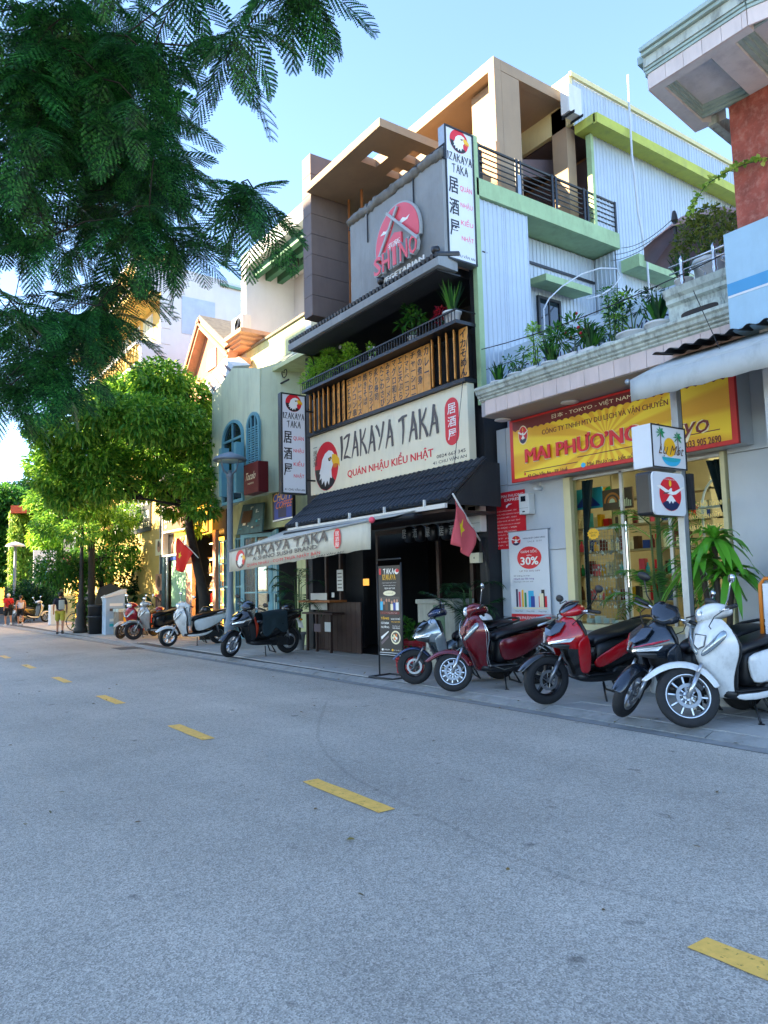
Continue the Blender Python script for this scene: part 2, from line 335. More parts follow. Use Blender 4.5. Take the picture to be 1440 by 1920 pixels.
for j in range(0, 96):
    yy = 1.7 + .4 * j
    for i in range(-1, 9):
        xx = 6.72 + .4 * i
        if xx - .2 < kx(yy) + .365: continue
        if xx > 9 and not 9.2 < yy < 14: continue
        z = .05 + rk.uniform(-.0025, .0025)
        if j < 40 and n < 296 and xx < 8.9:
            inst('paving_tile', tile, pv, (xx, yy, z), (rk.uniform(-.006, .006), rk.uniform(-.006, .006), math.pi / 2 * rk.randrange(4))); n += 1
        elif xx < 8.9: far.box(xx - .197, xx + .197, yy - .197, yy + .197, .02, z)
far.build('paving_tiles', MATS['paving'], pv, kind='stuff')
dm = onZ(240, 1215, .006); MB().box(dm[0] - .3, dm[0] + .3, dm[1] - .45, dm[1] + .45, -.02, .006).build('drain_cover', MATS['mortar'], ROAD)
# painted lane dashes, worn at the edges
def dashmat():
    m = M('road_paint', 'f2bd58', .6, vary=.12, scale=14); t = m.node_tree; N = t.nodes; L = t.links; b = N['Principled BSDF']; tc = N.new('ShaderNodeTexCoord'); n = N.new('ShaderNodeTexNoise'); n.inputs['Scale'].default_value = 26; n.inputs['Detail'].default_value = 8; n.inputs['Roughness'].default_value = .75; L.new(tc.outputs['Object'], n.inputs['Vector'])
    r = N.new('ShaderNodeMapRange'); r.inputs[1].default_value = .31; r.inputs[2].default_value = .42; L.new(n.outputs[0], r.inputs[0]); L.new(r.outputs[0], b.inputs['Alpha']); return m
DM = dashmat()
for k in range(-1, 12):
    y0 = 1.02 + 3.0 * k + (0.04 if k > 0 else 0); x0 = 2.83; e = []
    if k == 0: y0, x0 = .85, 2.79
    for i in range(9): e.append((x0 - .068 + rk.uniform(-.006, .006), y0 + i / 8, .004))
    for i in range(9): e.append((x0 + .068 + rk.uniform(-.006, .006), y0 + 1 - i / 8, .004))
    MB().poly(e).build('lane_dash', DM, ROAD, fix=False)
def ribbon(pts, w_, mat, name):
    b = MB(); q = []
    for i, p in enumerate(pts):
        a, c = Vector(pts[max(i - 1, 0)]), Vector(pts[min(i + 1, len(pts) - 1)]); dr = (c - a).normalized(); s = Vector((-dr.y, dr.x, 0)); q.append([tuple(Vector(p) + s * w_ / 2), tuple(Vector(p) - s * w_ / 2)])
    return b.loft(q, cap=False, closed=False).build(name, mat, ROAD)
def px_line(l): return [onZ(x, y, .003) for x, y in l]
ribbon(px_line([(612, 1315), (597, 1360), (596, 1385), (612, 1415), (650, 1450), (700, 1478), (755, 1505), (850, 1552), (960, 1605), (1080, 1650), (1200, 1680), (1330, 1700), (1440, 1712)]), .035, MATS['tyre_rub'], 'tyre_mark')
ribbon(px_line([(210, 1500), (232, 1452), (240, 1455)]), .006, MATS['tyre_rub'], 'twig_mark'); ribbon(px_line([(372, 1605), (390, 1622), (420, 1642)]), .008, MATS['tyre_rub'], 'twig_mark')
ribbon(px_line([(560, 1511), (585, 1517), (605, 1526)]), .006, MATS['tyre_rub'], 'twig_mark')
# unseen blocks added to shade road and lower fronts, raised to let light under
M('shade_block_render', 'e6e1d6', .8, vary=.1, dirt=.3)  # pale, to bounce sky light back onto the street
def across(y0, y1, hgt, x=-7.5):
    b = MB().box(x - 3, x, y0, y1, 4.2, hgt); k = y0 + 1; c = y0
    while c < y1 - .5: b.box(x - .5, x - .01, c, c + .5, 0, 4.199); b.box(x - 2.9, x - 2.4, c, c + .5, 0, 4.199); c += 6
    while k < y1 - 1.6:
        for z in [5.2 + 3.2 * i for i in range(int((hgt - 5) / 3.2))]: b.box(x, x + .12, k, k + 1.2, z, z + 1.5)
        k += 2.6
    b.build('unseen_shade_block', MATS['shade_block_render'], kind='structure')
across(5.5, 29.2, 20.2); across(29.3, 75, 12.5); across(75.1, 120, 14)
o = MB().poly([(-7.4, -30, .02), (-4.2, -30, .02), (-4.2, 120, .02), (-7.4, 120, .02)]).build('pavement_across', MATS['paving_far'], kind='structure')
# ================================================================ the dark restaurant
def face_px(F, px, py):
    d = Vector(_ray(px, py).tolist()); t = (F.o - Vector((0, 0, H))).dot(F.N) / d.dot(F.N); p = Vector((0, 0, H)) + d * t - F.o
    return p.dot(F.U) / F.U.length_squared, p.dot(F.V) / F.V.length_squared
Face.px = face_px
def pxbox(F, bl, tr): a = F.px(*bl); b = F.px(*tr); return (a[0], a[1], b[0], b[1])
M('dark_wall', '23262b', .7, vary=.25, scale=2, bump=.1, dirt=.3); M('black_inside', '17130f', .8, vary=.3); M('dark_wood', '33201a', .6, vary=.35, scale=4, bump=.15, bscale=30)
M('taupe', '9d866c', .75, vary=.08, scale=1.2, bump=.05, dirt=.22, dcol=(.16, .13, .12)); M('column_grey', '6c605c', .7, vary=.12, scale=1.2, dirt=.35, dcol=(.05, .05, .06), streak=.3); M('taupe_dark', '6d6166', .75, vary=.08)
M('grey_render', '8b8f90', .8, vary=.12, scale=1.5, bump=.12, dirt=.55, dcol=(.17, .17, .165)); M('tile_dark', '262b31', .42, vary=.25, scale=9, bump=.1, bscale=60)
M('sign_cream', 'e6e0c4', .5, vary=.03, scale=1, dirt=.1); M('metal_dark', '22262b', .45, metal=.3, vary=.15); M('white_paint', 'd5d6d2', .5, vary=.05, dirt=.15); M('fabric_cream', 'ccc9ba', .85, vary=.05, scale=2, bump=.15, bscale=8, dirt=.25)
M('plank_wood', 'd9994a', .6, vary=.3, scale=5, bump=.12, bscale=40); M('plank_edge', '8a5324', .6, vary=.25, scale=7); M('panel_white', 'd6dade', .4, vary=.03); M('zinc', '9aa0a4', .4, metal=.6, vary=.15, scale=5)
M('taupe_sunlit', 'b08a66', .75, vary=.1, scale=1.5, dirt=.2); M('pale_paper', 'c9cbc6', .7, vary=.08); M('stone_black', '1c1d20', .35, vary=.2, scale=8)  # walls behind the terrace: taupe paint with sunlit warmth put into its colour
RS = thing('restaurant', 'dark narrow restaurant with a cream signboard, tiled canopy and row of wooden plaques', 'restaurant', (8.5, 11.5, 0))
YR, YL = 8.97, 15.15
yz = lambda px: onX(px, 1150, 8.5)[1]
b = MB()
b.box(8.42, 8.62, YR, YR + .22, .05, 9.0)                               # right pier
b.box(8.5, 14.2, YL - .2, YL, .05, 7.0)
b.box(8.62, 9.64, YR, YR + .2, .05, 8.0); b.box(9.64, 12, YR, YR + .2, .05, 4.4)
b.box(8.32, 8.6, YR + .23, 14.6, 2.75, 5.72); b.box(8.45, 8.6, 14.601, YL - .21, 2.75, 5.72)                         # front above the opening
b.box(8.4, 12, YR + .6, YL - .21, 5.6, 5.74); b.box(9.6, 9.64, YR + .6, YL - .21, 5.75, 7.0); b.box(8.61,9.64,YR+.21,YR+.59,5.6,5.74)
b.box(8.35, 14.2, YR + .6, YL - .21, 6.9, 7.05)
b.build('wall', MATS['dark_wall'], RS)
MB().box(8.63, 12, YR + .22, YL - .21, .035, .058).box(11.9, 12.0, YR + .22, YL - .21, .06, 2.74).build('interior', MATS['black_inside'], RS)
# ground floor: counter window, boarded dado, sliding door
def fy(px, py, X): return onX(px, py, X)
for k in range(int((15.0 - yz(676)) / .187)):
    y0 = yz(676) + k * .187; MB().box(8.5, 8.53 + .004 * (k % 3), y0, y0 + .18, .06, 1.12).build('dado_board', MATS['dark_wood'], RS, bevel=.004)
cw = MB()
for y0 in (yz(642), yz(615), yz(579)): cw.box(8.47, 8.54, y0, y0 + .07, 1.17, 2.66)
cw.box(8.47, 8.54, yz(642) + .071, yz(615) - .001, 2.5, 2.56); cw.box(8.47, 8.54, yz(615) + .071, yz(579) - .001, 2.5, 2.56)
cw.build('window_frame', MATS['dark_wood'], RS, bevel=.005)
MB().box(8.12, 8.56, yz(642) - .1, 14.95, 1.12, 1.165).build('counter', MATS['plank_edge'], RS, bevel=.006)
MB().box(8.18, 8.48, yz(642) - .1, 14.9, .86, .9).build('bench_top', MATS['dark_wood'], RS)
[MB().box(8.2, 8.25, y_, y_ + .05, .05, .86).build('bench_leg', MATS['dark_wood'], RS) for y_ in (yz(642), yz(615), 14.7)]
dr = MB()
for y0, y1 in ((9.9, 9.98), (10.85, 10.93), (yz(676) - .1, yz(676) - .02)): dr.box(8.9, 8.96, y0, y1, .06, 2.6)
dr.box(8.9, 8.96, 9.981, 10.849, 2.5, 2.6).box(8.9, 8.96, 10.931, yz(676) - .101, 2.5, 2.6).box(8.9, 8.96, 9.981, 10.849, 1.0, 1.06)
dr.build('sliding_door', MATS['dark_wood'], RS)
for (a, c, m_, n_) in (((583, 1143), (613, 1112), 'pale_paper', 'notice'), ((632, 1108), (643, 1068), 'pale_paper', 'notice'), ((622, 1120), (627, 1111), 'pale_paper', 'notice'), ((609, 1184), (620, 1167), 'pale_paper', 'notice'), ((589, 1184), (601, 1170), 'taupe_dark', 'notice')):
    F_ = faceX(8.46 if c[1] < 1160 else 8.17, 15, 9, 0, 3); q = pxbox(F_, a, c); F_.rect(*q, MATS[m_], RS, n_)
    if c[1] < 1110 and m_ == 'pale_paper':
        for k in range(5): F_.rect(q[0] + (q[2] - q[0]) * .12, q[1] + (q[3] - q[1]) * (.12 + .17 * k), q[2] - (q[2] - q[0]) * .2, q[1] + (q[3] - q[1]) * (.17 + .17 * k), MATS['print_grey'], RS, 'lettering', .004)
M('lamp_orange', 'f0a040', .5, vary=0, emit=1.3); M('lamp_dim', 'c98a3a', .5, vary=.2, scale=20, emit=.35)
F_ = faceX(8.86, 14, 9, 0, 3); F_.rect(*pxbox(F_, (681, 1098), (692, 1085)), MATS['lamp_dim'], RS, 'lit_notice')
# canopy of dark glazed tiles
cz0, cz1, cx0, cx1 = 2.73, 3.44, 7.27, 8.12; cy0, cy1 = 8.62, 13.92
CN = MB().hexa([(cx0 + .02, cy0, cz0 - .06), (cx1, cy0, cz1 - .06), (cx1, cy1, cz1 - .06), (cx0 + .02, cy1, cz0 - .06)], [(cx0 + .02, cy0, cz0 - .03), (cx1, cy0, cz1 - .03), (cx1, cy1, cz1 - .03), (cx0 + .02, cy1, cz0 - .03)]).build('canopy', MATS['tile_dark'], RS)
sl_ = math.atan2(cz1 - cz0, cx1 - cx0); Ls = math.hypot(cx1 - cx0, cz1 - cz0)
tm = MB()
for i in range(4):
    a, e = i * Ls / 4, (i + 1) * Ls / 4 + .02; r0 = .05 - .0 * i
    ring_ = lambda x, k: [(x, .046 * math.cos(t) * k, .046 * math.sin(t) * k + .008 * (1 if x == a else 0)) for t in np.linspace(-.1, math.pi + .1, 7)]
    tm.loft([ring_(a, 1.12), ring_(e, .95)], cap=False, closed=False); tm.add(ring_(a, 1.12), [tuple(range(7))])
    tm.hexa([(a, -.07, -.012), (e, -.07, -.02), (e, .07, -.02), (a, .07, -.012)], [(a, -.07, .012), (e, -.07, .0), (e, .07, .0), (a, .07, .012)])
tme = tm.mesh('roof_tile', MATS['tile_dark']); nt = 38
for k in range(nt):
    inst('roof_tile', tme, CN, (cx0, cy0 + (k + .5) * (cy1 - cy0) / nt, cz0 + rk.uniform(-.003, .003)), (0, -sl_, rk.uniform(-.008, .008)))
MB().box(7.22, 7.27, cy0, cy1 - .2, cz0 - .12, cz0 - .05).build('gutter_rail', MATS['white_paint'], CN)
b = MB(); [MB().box(7.2, 7.24, y_, y_ + .03, cz0 - .06, cz0 + .05).build('rail_bracket', MATS['white_paint'], CN) for y_ in (9.1, 10.2, 11.3, 12.4, 13.3)]
MB().prism([(cx0 + .03, cy0 - .005, cz0 - .06), (cx1, cy0 - .005, cz1 - .06), (cx1 + .28, cy0 - .005, cz1 - .06), (cx1 + .28, cy0 - .005, cz0 - .06)], (0, .03, 0)).build('canopy_end', MATS['dark_wall'], CN)
MB().box(7.3, 8.35, 8.7, 13.9, 2.56, 2.6).build('canopy_soffit', MATS['dark_wood'], CN)
MB().tube([(7.0, 9.1, 2.52), (7.0, 13.4, 2.52)], .05, 10).box(6.98, 7.2, 9.15, 9.2, 2.5, 2.56).build('awning_arm', MATS['metal_dark'], CN, smooth=True)
# lanterns with white characters under the canopy
for i, (px, s_) in enumerate([(768, '居'), (788, '酒'), (812, '屋'), (838, '居'), (857, '酒')]):
    p = onX(px, 1002 - i * 2, 8.3); t = thing('lantern', ['black paper lantern, farthest left under the tiled canopy', 'black paper lantern, second of the row under the tiled canopy', 'black paper lantern in the middle of the row under the canopy', 'black paper lantern beside the faded flag, hung under the canopy', 'black paper lantern nearest the right pier, behind the faded flag'][i], 'lantern', p, 0, 'lanterns under the tiled canopy')
    MB().lathe([(.03, -.16), (.09, -.14), (.12, -.05), (.125, .03), (.10, .12), (.04, .15)], (0, 0, 0), 14).build('shade', MATS['stone_black'], t, local=True, smooth=True)
    F_ = Face((p[0] - .128, p[1] + .08, p[2] - .1), (0, -.16, 0), (0, 0, .2)); F_.text(s_, .1, .1, .9, .9, MATS['pale_paper'], t)
    MB().tube([(0, 0, .15), (0, 0, .32)], .006, 5).build('cord', MATS['metal_dark'], t, local=True)
# big cream signboard
SX = 8.10; SY0, SY1, SZ0, SZ1 = 14.27, 9.0, 3.47, 4.78
SG = thing('signboard', 'wide cream signboard reading IZAKAYA TAKA above the tiled canopy', 'sign', (SX, 11.6, SZ0))
MB().box(SX, SX + .16, SY1, SY0, SZ0, SZ1).build('board', MATS['sign_cream'], SG, bevel=.008)
MB().box(SX - .07, SX + .2, SY1 - .03, SY0 + .03, SZ1 + .003, SZ1 + .07).build('top_trim', MATS['metal_dark'], SG)
FS = faceX(SX, SY0, SY1, SZ0, SZ1)
a = FS.px(612, 874); e = FS.px(635, 868); tp = FS.px(610, 829)
eagle(FS, a[0], a[1], (e[0] - a[0]) * .98, tp[1] - a[1], SG)
x = pxbox(FS, (588, 876), (595, 838)); FS.text('一\n居\n酒\n屋', *x, MATS['print_black'], SG, d=.0035)
brush(FS, 'IZAKAYA TAKA', *pxbox(FS, (638, 864), (823, 757)), MATS['print_grey'], SG, fat=1.05)
FS.text('QUÁN NHẬU KIỂU NHẬT', *pxbox(FS, (652, 899), (812, 832)), MATS['print_red'], SG, bold=.012, weight=1)
FS.text('0824 667 345', *pxbox(FS, (819, 860), (873, 840)), MATS['print_black'], SG, bold=.006)
FS.text('41 CHU VĂN AN', *pxbox(FS, (812, 872), (875, 849)), MATS['print_black'], SG, bold=.006)
x = pxbox(FS, (836, 838), (859, 741)); FS.pill(*x, MATS['print_red'], SG); w_ = x[2] - x[0]; h_ = x[3] - x[1]
for k, c_ in enumerate('居酒屋'): FS.text(c_, x[0] + w_ * .2, x[1] + h_ * (.66 - .27 * k), x[0] + w_ * .8, x[1] + h_ * (.88 - .27 * k), MATS['print_white'], SG, d=.0035, bold=.01)
# row of wooden plaques
PB = thing('plaque_row', 'row of vertical wooden plaques painted with Japanese dish names, below the balcony planter', 'plaques', (8.08, 11.6, 4.86))
words = ['イカそめん', 'タコ', 'ラメン', 'すし', 'カツ', 'カレー', '魚の煮身', 'チャーシュー', 'トマトベーコン', 'エビ天ぷら', 'マグロ和え', 'みそラーメン', 'たこわさび', '炙り寿司', 'ちくわフライ', '焼きそば', 'カレーライス', 'サンコン串', 'エビカツプ', 'オムライス', 'メンチカツ', 'から揚げ', 'カキフライ', 'うどん', 'そば', 'とうふ', 'さけ']
for k, s_ in enumerate(words):
    yc = 9.06 + k * .1975; w_ = .186; turn = 0
    if 1 <= k <= 4: turn = .85
    if k >= 22: turn = .75
    elif k >= 19: turn = .35
    zt = 5.72 - (0 if k else 0) ; z0 = 4.87
    pm = MB().box(0, .022, -w_ / 2, w_ / 2, 0, zt - z0).mesh('plank', MATS['plank_wood'])
    p = inst('plank', pm, PB, (8.10 - (.03 if turn else 0), yc, z0), (0, 0, -turn)); md = p.modifiers.new('bevel', 'BEVEL'); md.width = .004
    if k == 0: p.scale = (1, 1.12, 1.0)
    F_ = Face((-.0, w_ / 2, 0), (0, -w_, 0), (0, 0, zt - z0)); t2 = MB(); v, f, asp = text2d('\n'.join(s_), .008); n_ = len(s_); hh = min(.94, .19 * n_); 
    t2.add([F_.at(.13 + q[0] * .74, .97 - hh + q[1] * hh, .002) for q in v], f); t2.add([F_.at(.16 + q[0] * .74, .965 - hh + q[1] * hh, .0026) for q in v], f); me = t2.mesh('lettering', MATS['print_black']); o = bpy.data.objects.new('lettering', me); COL.objects.link(o); o.parent = p
# planter tray with its low bars
MB().box(7.86, 8.3, 8.95, 14.2, 5.74, 5.80).build('planter_tray', MATS['metal_dark'], RS)
b = MB().box(7.86, 7.89, 8.95, 14.2, 5.96, 5.985); k = 8.98
while k < 14.2: b.box(7.868, 7.882, k, k + .014, 5.8, 5.96); k += .085
b.tube([(7.87, 8.95, 5.97), (8.3, 8.95, 5.97)], .012, 5); b.build('planter_bars', MATS['metal_dark'], RS)
# eave with tile ends over the balcony
b = MB().hexa([(7.42, 8.82, 6.58), (7.42, 13.98, 6.58), (7.9, 13.98, 6.6), (7.9, 8.9, 6.6)], [(7.42, 8.82, 6.72), (7.42, 13.98, 6.72), (7.9, 13.98, 6.86), (7.9, 8.9, 6.86)]); EV = b.build('eave', MATS['grey_render'], RS)
te = MB().lathe([(0, 0), (.042, 0), (.046, .05), (.046, .5)], (0, 0, 0), 8, 'x').mesh('tile_end', MATS['tile_dark'])
for k in range(46): inst('tile_end', te, EV, (7.41, 8.87 + k * .112, 6.765), (0, -.26, 0))
MB().box(7.5, 8.0, 8.95, 13.9, 6.55, 6.578).build('eave_board', MATS['dark_wall'], EV)
# grey wall carrying the round sign
GW = MB().box(7.6, 7.72, 8.86, 11.68, 6.82, 8.5).box(7.722, 9.2, 11.56, 11.68, 6.98, 8.3).build('sign_wall', MATS['grey_render'], RS)
b = MB()
for z in (8.44, 8.66): b.tube([(7.62, 8.8, z + .04), (7.62, 11.75, z)], .018, 6)
for y_ in (8.82, 9.6, 10.4, 11.1, 11.73): b.tube([(7.62, y_, 8.44), (7.62, y_, 8.68)], .018, 6)
b.tube([(7.58, 9.62, 8.66), (7.58, 9.62, 8.0), (7.58, 9.85, 7.95)], .014, 5).tube([(7.58, 11.05, 8.66), (7.58, 11.05, 7.9)], .014, 5)
b.build('frame_tubes', MATS['metal_dark'], RS)
M('tarp', '6e6c66', .8, vary=.3, scale=7, bump=.4, bscale=14)
rows = []; rt = random.Random(4)
for i in range(40): 
    y_ = 8.85 + i * 2.85 / 39; c_ = 8.565 + rt.uniform(-.02, .02)
    rows.append([(7.61 + .07 * math.cos(a) + rt.uniform(-.025, .025), y_, c_ + .1 * math.sin(a) + rt.uniform(-.02, .02)) for a in np.linspace(0, 2 * math.pi, 9)[:-1]])
MB().loft(rows).build('rolled_tarp', MATS['tarp'], RS, smooth=True)
# the round sign: disc, crossed sticks, house, letters standing proud
SH = thing('round_sign', 'pink-red disc sign with crossed chopsticks and raised letters SHINO on the grey wall', 'sign', (7.5, 10.2, 7.2))
M('sign_pink', 'd8404f', .35, vary=.03); M('sign_grey', '9fa6a8', .45, vary=.05)
FW = faceX(7.597, 11.6, 8.9, 6.85, 8.5)
c0 = FW.px(752, 455); ru = abs(FW.px(797, 430)[0] - FW.px(712, 480)[0]) / 2; rv = .41
FW.oval(c0[0], c0[1] + .01, ru, rv, MATS['sign_grey'], SH, 'disc_rim', .04, -12, 212, 40, thick=.05); FW.oval(c0[0], c0[1] + .01, ru * .95, rv * .95, MATS['sign_pink'], SH, 'disc', .092, -11, 211, 40, thick=.01); FW.poly([FW.px(*p) for p in ((723, 507), (749, 416), (797, 452), (782, 476))], MATS['grey_render'], SH, 'gable_gap', .104)
def stick(a, e, wd, m, dd): A, E = Vector(FW.px(*a)), Vector(FW.px(*e)); dv = E - A; pr = Vector((-dv.y * FW.V.length / FW.U.length, dv.x * FW.U.length / FW.V.length)).normalized() * wd; FW.poly([A + pr, E + pr, E - pr, A - pr], MATS[m], SH, 'chopstick', dd, thick=.03)
stick((755, 390), (718, 495), .012, 'sign_grey', .108); stick((738, 405), (797, 450), .012, 'sign_grey', .14)
x = pxbox(FW, (738, 479), (764, 434)); FW.poly([(x[0], x[1]), (x[2], x[1]), (x[2], x[3] - .02), ((x[0] + x[2]) / 2, x[3] + .02), (x[0], x[3] - .06)], MATS['sign_pink'], SH, 'house', .108, thick=.03)
FW.text('篠', x[0] + .01, x[1] + .03, x[2] - .01, x[3] - .07, MATS['print_white'], SH, d=.142)
for k, pts in enumerate([[(757, 419), (764, 410), (770, 411), (777, 404), (773, 413), (762, 421)], [(722, 446), (728, 437), (733, 437), (740, 425), (742, 434), (730, 443)]]): FW.poly([FW.px(*p) for p in pts], MATS['print_white'], SH, 'cloud', .106)
x = pxbox(FW, (712, 521), (793, 457)); A, E = FW.px(713, 505), FW.px(797, 470); v0_, v1_ = FW.px(722, 520)[1], FW.px(722, 486)[1]
u0, u1 = A[0], E[0]; n_ = 5; lw = (u1 - u0) / 5
for k, c_ in enumerate('SHINO'):
    uu = u0 + lw * (k + (.1 if c_ != 'I' else .32)); ww = lw * (.84 if c_ != 'I' else .36); vv = .0 + .26 - .17 * (1 - abs(k - 2) / 2) * 0
    FW.text(c_, uu - .01, v0_ - .012, uu + ww + .01, v1_ + .012, MATS['sign_grey'], SH, d=.1, thick=.05, bold=.03); FW.text(c_, uu, v0_, uu + ww, v1_, MATS['sign_pink'], SH, d=.155, thick=.01, bold=.016)
FW.text('VEGETARIAN', u0 + .05, v0_ - .10, u1 + .02, v0_ - .04, MATS['print_white'], SH, d=.06, thick=.02, bold=.008)
for i, (px, py) in enumerate([(716, 528), (818, 470), (642, 590)]):
    p = onX(px, py, 7.5); t = thing('spotlight', ['spotlight on the eave below the letter S of the round sign', 'spotlight on the eave at the right of the round sign', 'silver spotlight at the left end of the tiled eave'][i], 'spotlight', p, 0, 'spotlights on the eave')
    MB().lathe([(0, -.04), (.05, -.04), (.075, .05), (.07, .05), (.045, -.02), (0, -.02)], (0, 0, .02), 14, 'y').build('head', MATS['stone_black'] if i < 2 else MATS['zinc'], t, local=True, smooth=True)
    MB().tube([(0, 0, 0), (.04, 0, -.05), (.07, 0, -.12)], .012, 6).build('bracket', MATS['metal_dark'], t, local=True)
# column of stacked panels
for k in range(8):
    z0 = 7.2 + k * .452; MB().box(7.62, 8.6, 13.24, 13.6, z0, z0 + .444 if k < 7 else 10.82).build('column_panel', MATS['column_grey'], RS, bevel=.003)
MB().box(7.64, 8.58, 13.26, 13.58, 7.22, 10.8).build('column_core', MATS['metal_dark'], RS)
# upper storey behind: dark tiled wall, window, air conditioner
M('wall_tile', '4c4648', .5, vary=.12, scale=3)
b = MB()
for r_ in range(8):
    for c_ in range(5): b.box(8.9, 8.93, 11.7 + c_ * .31, 12.0 + c_ * .31, 7.06 + r_ * .36, 7.41 + r_ * .36)
b.build('wall_tiles', MATS['wall_tile'], RS, kind='stuff')
MB().box(8.94, 9.1, 11.7, 14.1, 7.06, 9.86).box(9.1, 14, 13.9, 14.1, 7.06, 9.86).build('upper_wall', MATS['dark_wall'], RS)
MB().box(9.2, 9.3, 9.2, 11.2, 7.06, 9.5).build('window_wall', MATS['taupe_sunlit'], RS)
for y_ in (12.45, 12.95): MB().tube([(8.4, y_, 7.4), (8.42, y_ + .02, 9.86)], .03, 6).build('bamboo_pole', MATS['plank_edge'], RS)
def aircon(label, loc, rz=0, s=1.):
    t = thing('air_conditioner', label, 'air conditioner', loc, rz); 
    MB().box(-.15, .15, -.42, .42, 0, .58).build('casing', MATS['white_paint'], t, local=True, bevel=.015)
    g = MB(); 
    for k in range(9): r0 = .04 + k * .022; g.lathe([(r0, -.158), (r0 + .006, -.165), (r0 + .012, -.158)], (0, -.09, .29), 22, 'x', cap=False)
    g.build('grille', MATS['metal_dark'], t, local=True); MB().lathe([(0, -.151), (.235, -.151), (.235, -.156), (0, -.156)], (0, -.09, .29), 24, 'x').build('fan_well', MATS['stone_black'], t, local=True)
    b_ = MB(); [b_.box(-.2, .25, y0, y0 + .04, -.05, -.002) for y0 in (-.3, .26)]; b_.build('bracket', MATS['metal_dark'], t, local=True); return t
aircon('white air conditioner wedged between the panelled column and the grey sign wall', (8.35, 12.2, 7.25))
# flat roof slab with square light holes (z 9.88)
zs = 9.88; hol = [(7.85, 8.22, 11.2, 11.62), (8.5, 8.85, 10.75, 11.12), (8.55, 8.9, 11.4, 11.75)]
xs = sorted({7.5, 9.6} | {h_[0] for h_ in hol} | {h_[1] for h_ in hol}); ysl = sorted({10.46, 13.9} | {h_[2] for h_ in hol} | {h_[3] for h_ in hol})
b = MB()
for i in range(len(xs) - 1):
    for j in range(len(ysl) - 1):
        mx_, my_ = (xs[i] + xs[i + 1]) / 2, (ysl[j] + ysl[j + 1]) / 2
        if any(h_[0] < mx_ < h_[1] and h_[2] < my_ < h_[3] for h_ in hol) or (mx_ < 8.6 and my_ > 13.24): continue
        b.box(xs[i], xs[i + 1], ysl[j], min(ysl[j + 1], 13.22 if mx_ < 8.6 else 99), zs, zs + .16)
b = b.build('roof_slab', MATS['taupe'], RS, fix='weld')
# portal frame on the terrace
FX = 9.25; b = MB()
b.box(FX, FX + .18, 9.22, 13.2, 10.97, 11.2); b.box(FX, FX + .18, 9.22, 9.38, 8.38, 10.97); b.box(FX + .182, 9.9, 9.22, 9.38, 8.38, 10.97)
b.box(FX + .182, 11.45, 9.22, 9.38, 10.98, 11.2); b.box(FX + .182, 12.15, 9.382, 13.2, 11.0, 11.15); b.box(11.2, 11.45, 9.222, 9.6, 8.38, 10.97)
b.build('portal_frame', MATS['taupe'], RS, bevel=.004)
MB().box(9.5, 9.6, 9.39, 10.12, 8.38, 10.96).build('pierced_wall', MATS['taupe'], RS)
b = MB()
for r_ in range(6):
    for c_ in range(4): yy, zz = 9.46 + c_ * .18, 9.3 + r_ * .27 + .1 * (c_ % 2); b.box(9.494, 9.499, yy, yy + .035, zz, zz + .035)
b.build('wall_holes', MATS['stone_black'], RS)
MB().box(12.4, 12.6, 9.0, 13.5, 8.2, 10.9).build('back_wall', MATS['taupe_sunlit'], RS)
MB().box(12.3, 12.39, 9.7, 10.6, 8.3, 10.3).build('stair_door', MATS['taupe_dark'], RS); MB().box(10.6, 10.9, 10.2, 12.9, 8.3, 10.7).build('stair_wall', MATS['taupe_sunlit'], RS)
MB().hexa([(9.95, 9.9, 9.35), (11.7, 9.9, 9.95), (11.7, 10.0, 9.95), (9.95, 10.0, 9.35)], [(9.95, 9.9, 9.75), (11.7, 9.9, 10.3), (11.7, 10.0, 10.3), (9.95, 10.0, 9.75)]).build('stair_parapet', MATS['taupe_dark'], RS)
# kitchen vent on the roof
p = onX(690, 245, 9.2); t = thing('roof_vent', 'black bent metal vent pipe on the flat roof slab', 'vent', (p[0], p[1], 10.04))
MB().tube([(0, 0, 0), (0, 0, .55), (-.05, .02, .75), (-.22, .06, .85), (-.4, .1, .8)], .16, 14).build('pipe', MATS['stone_black'], t, local=True, smooth=True)
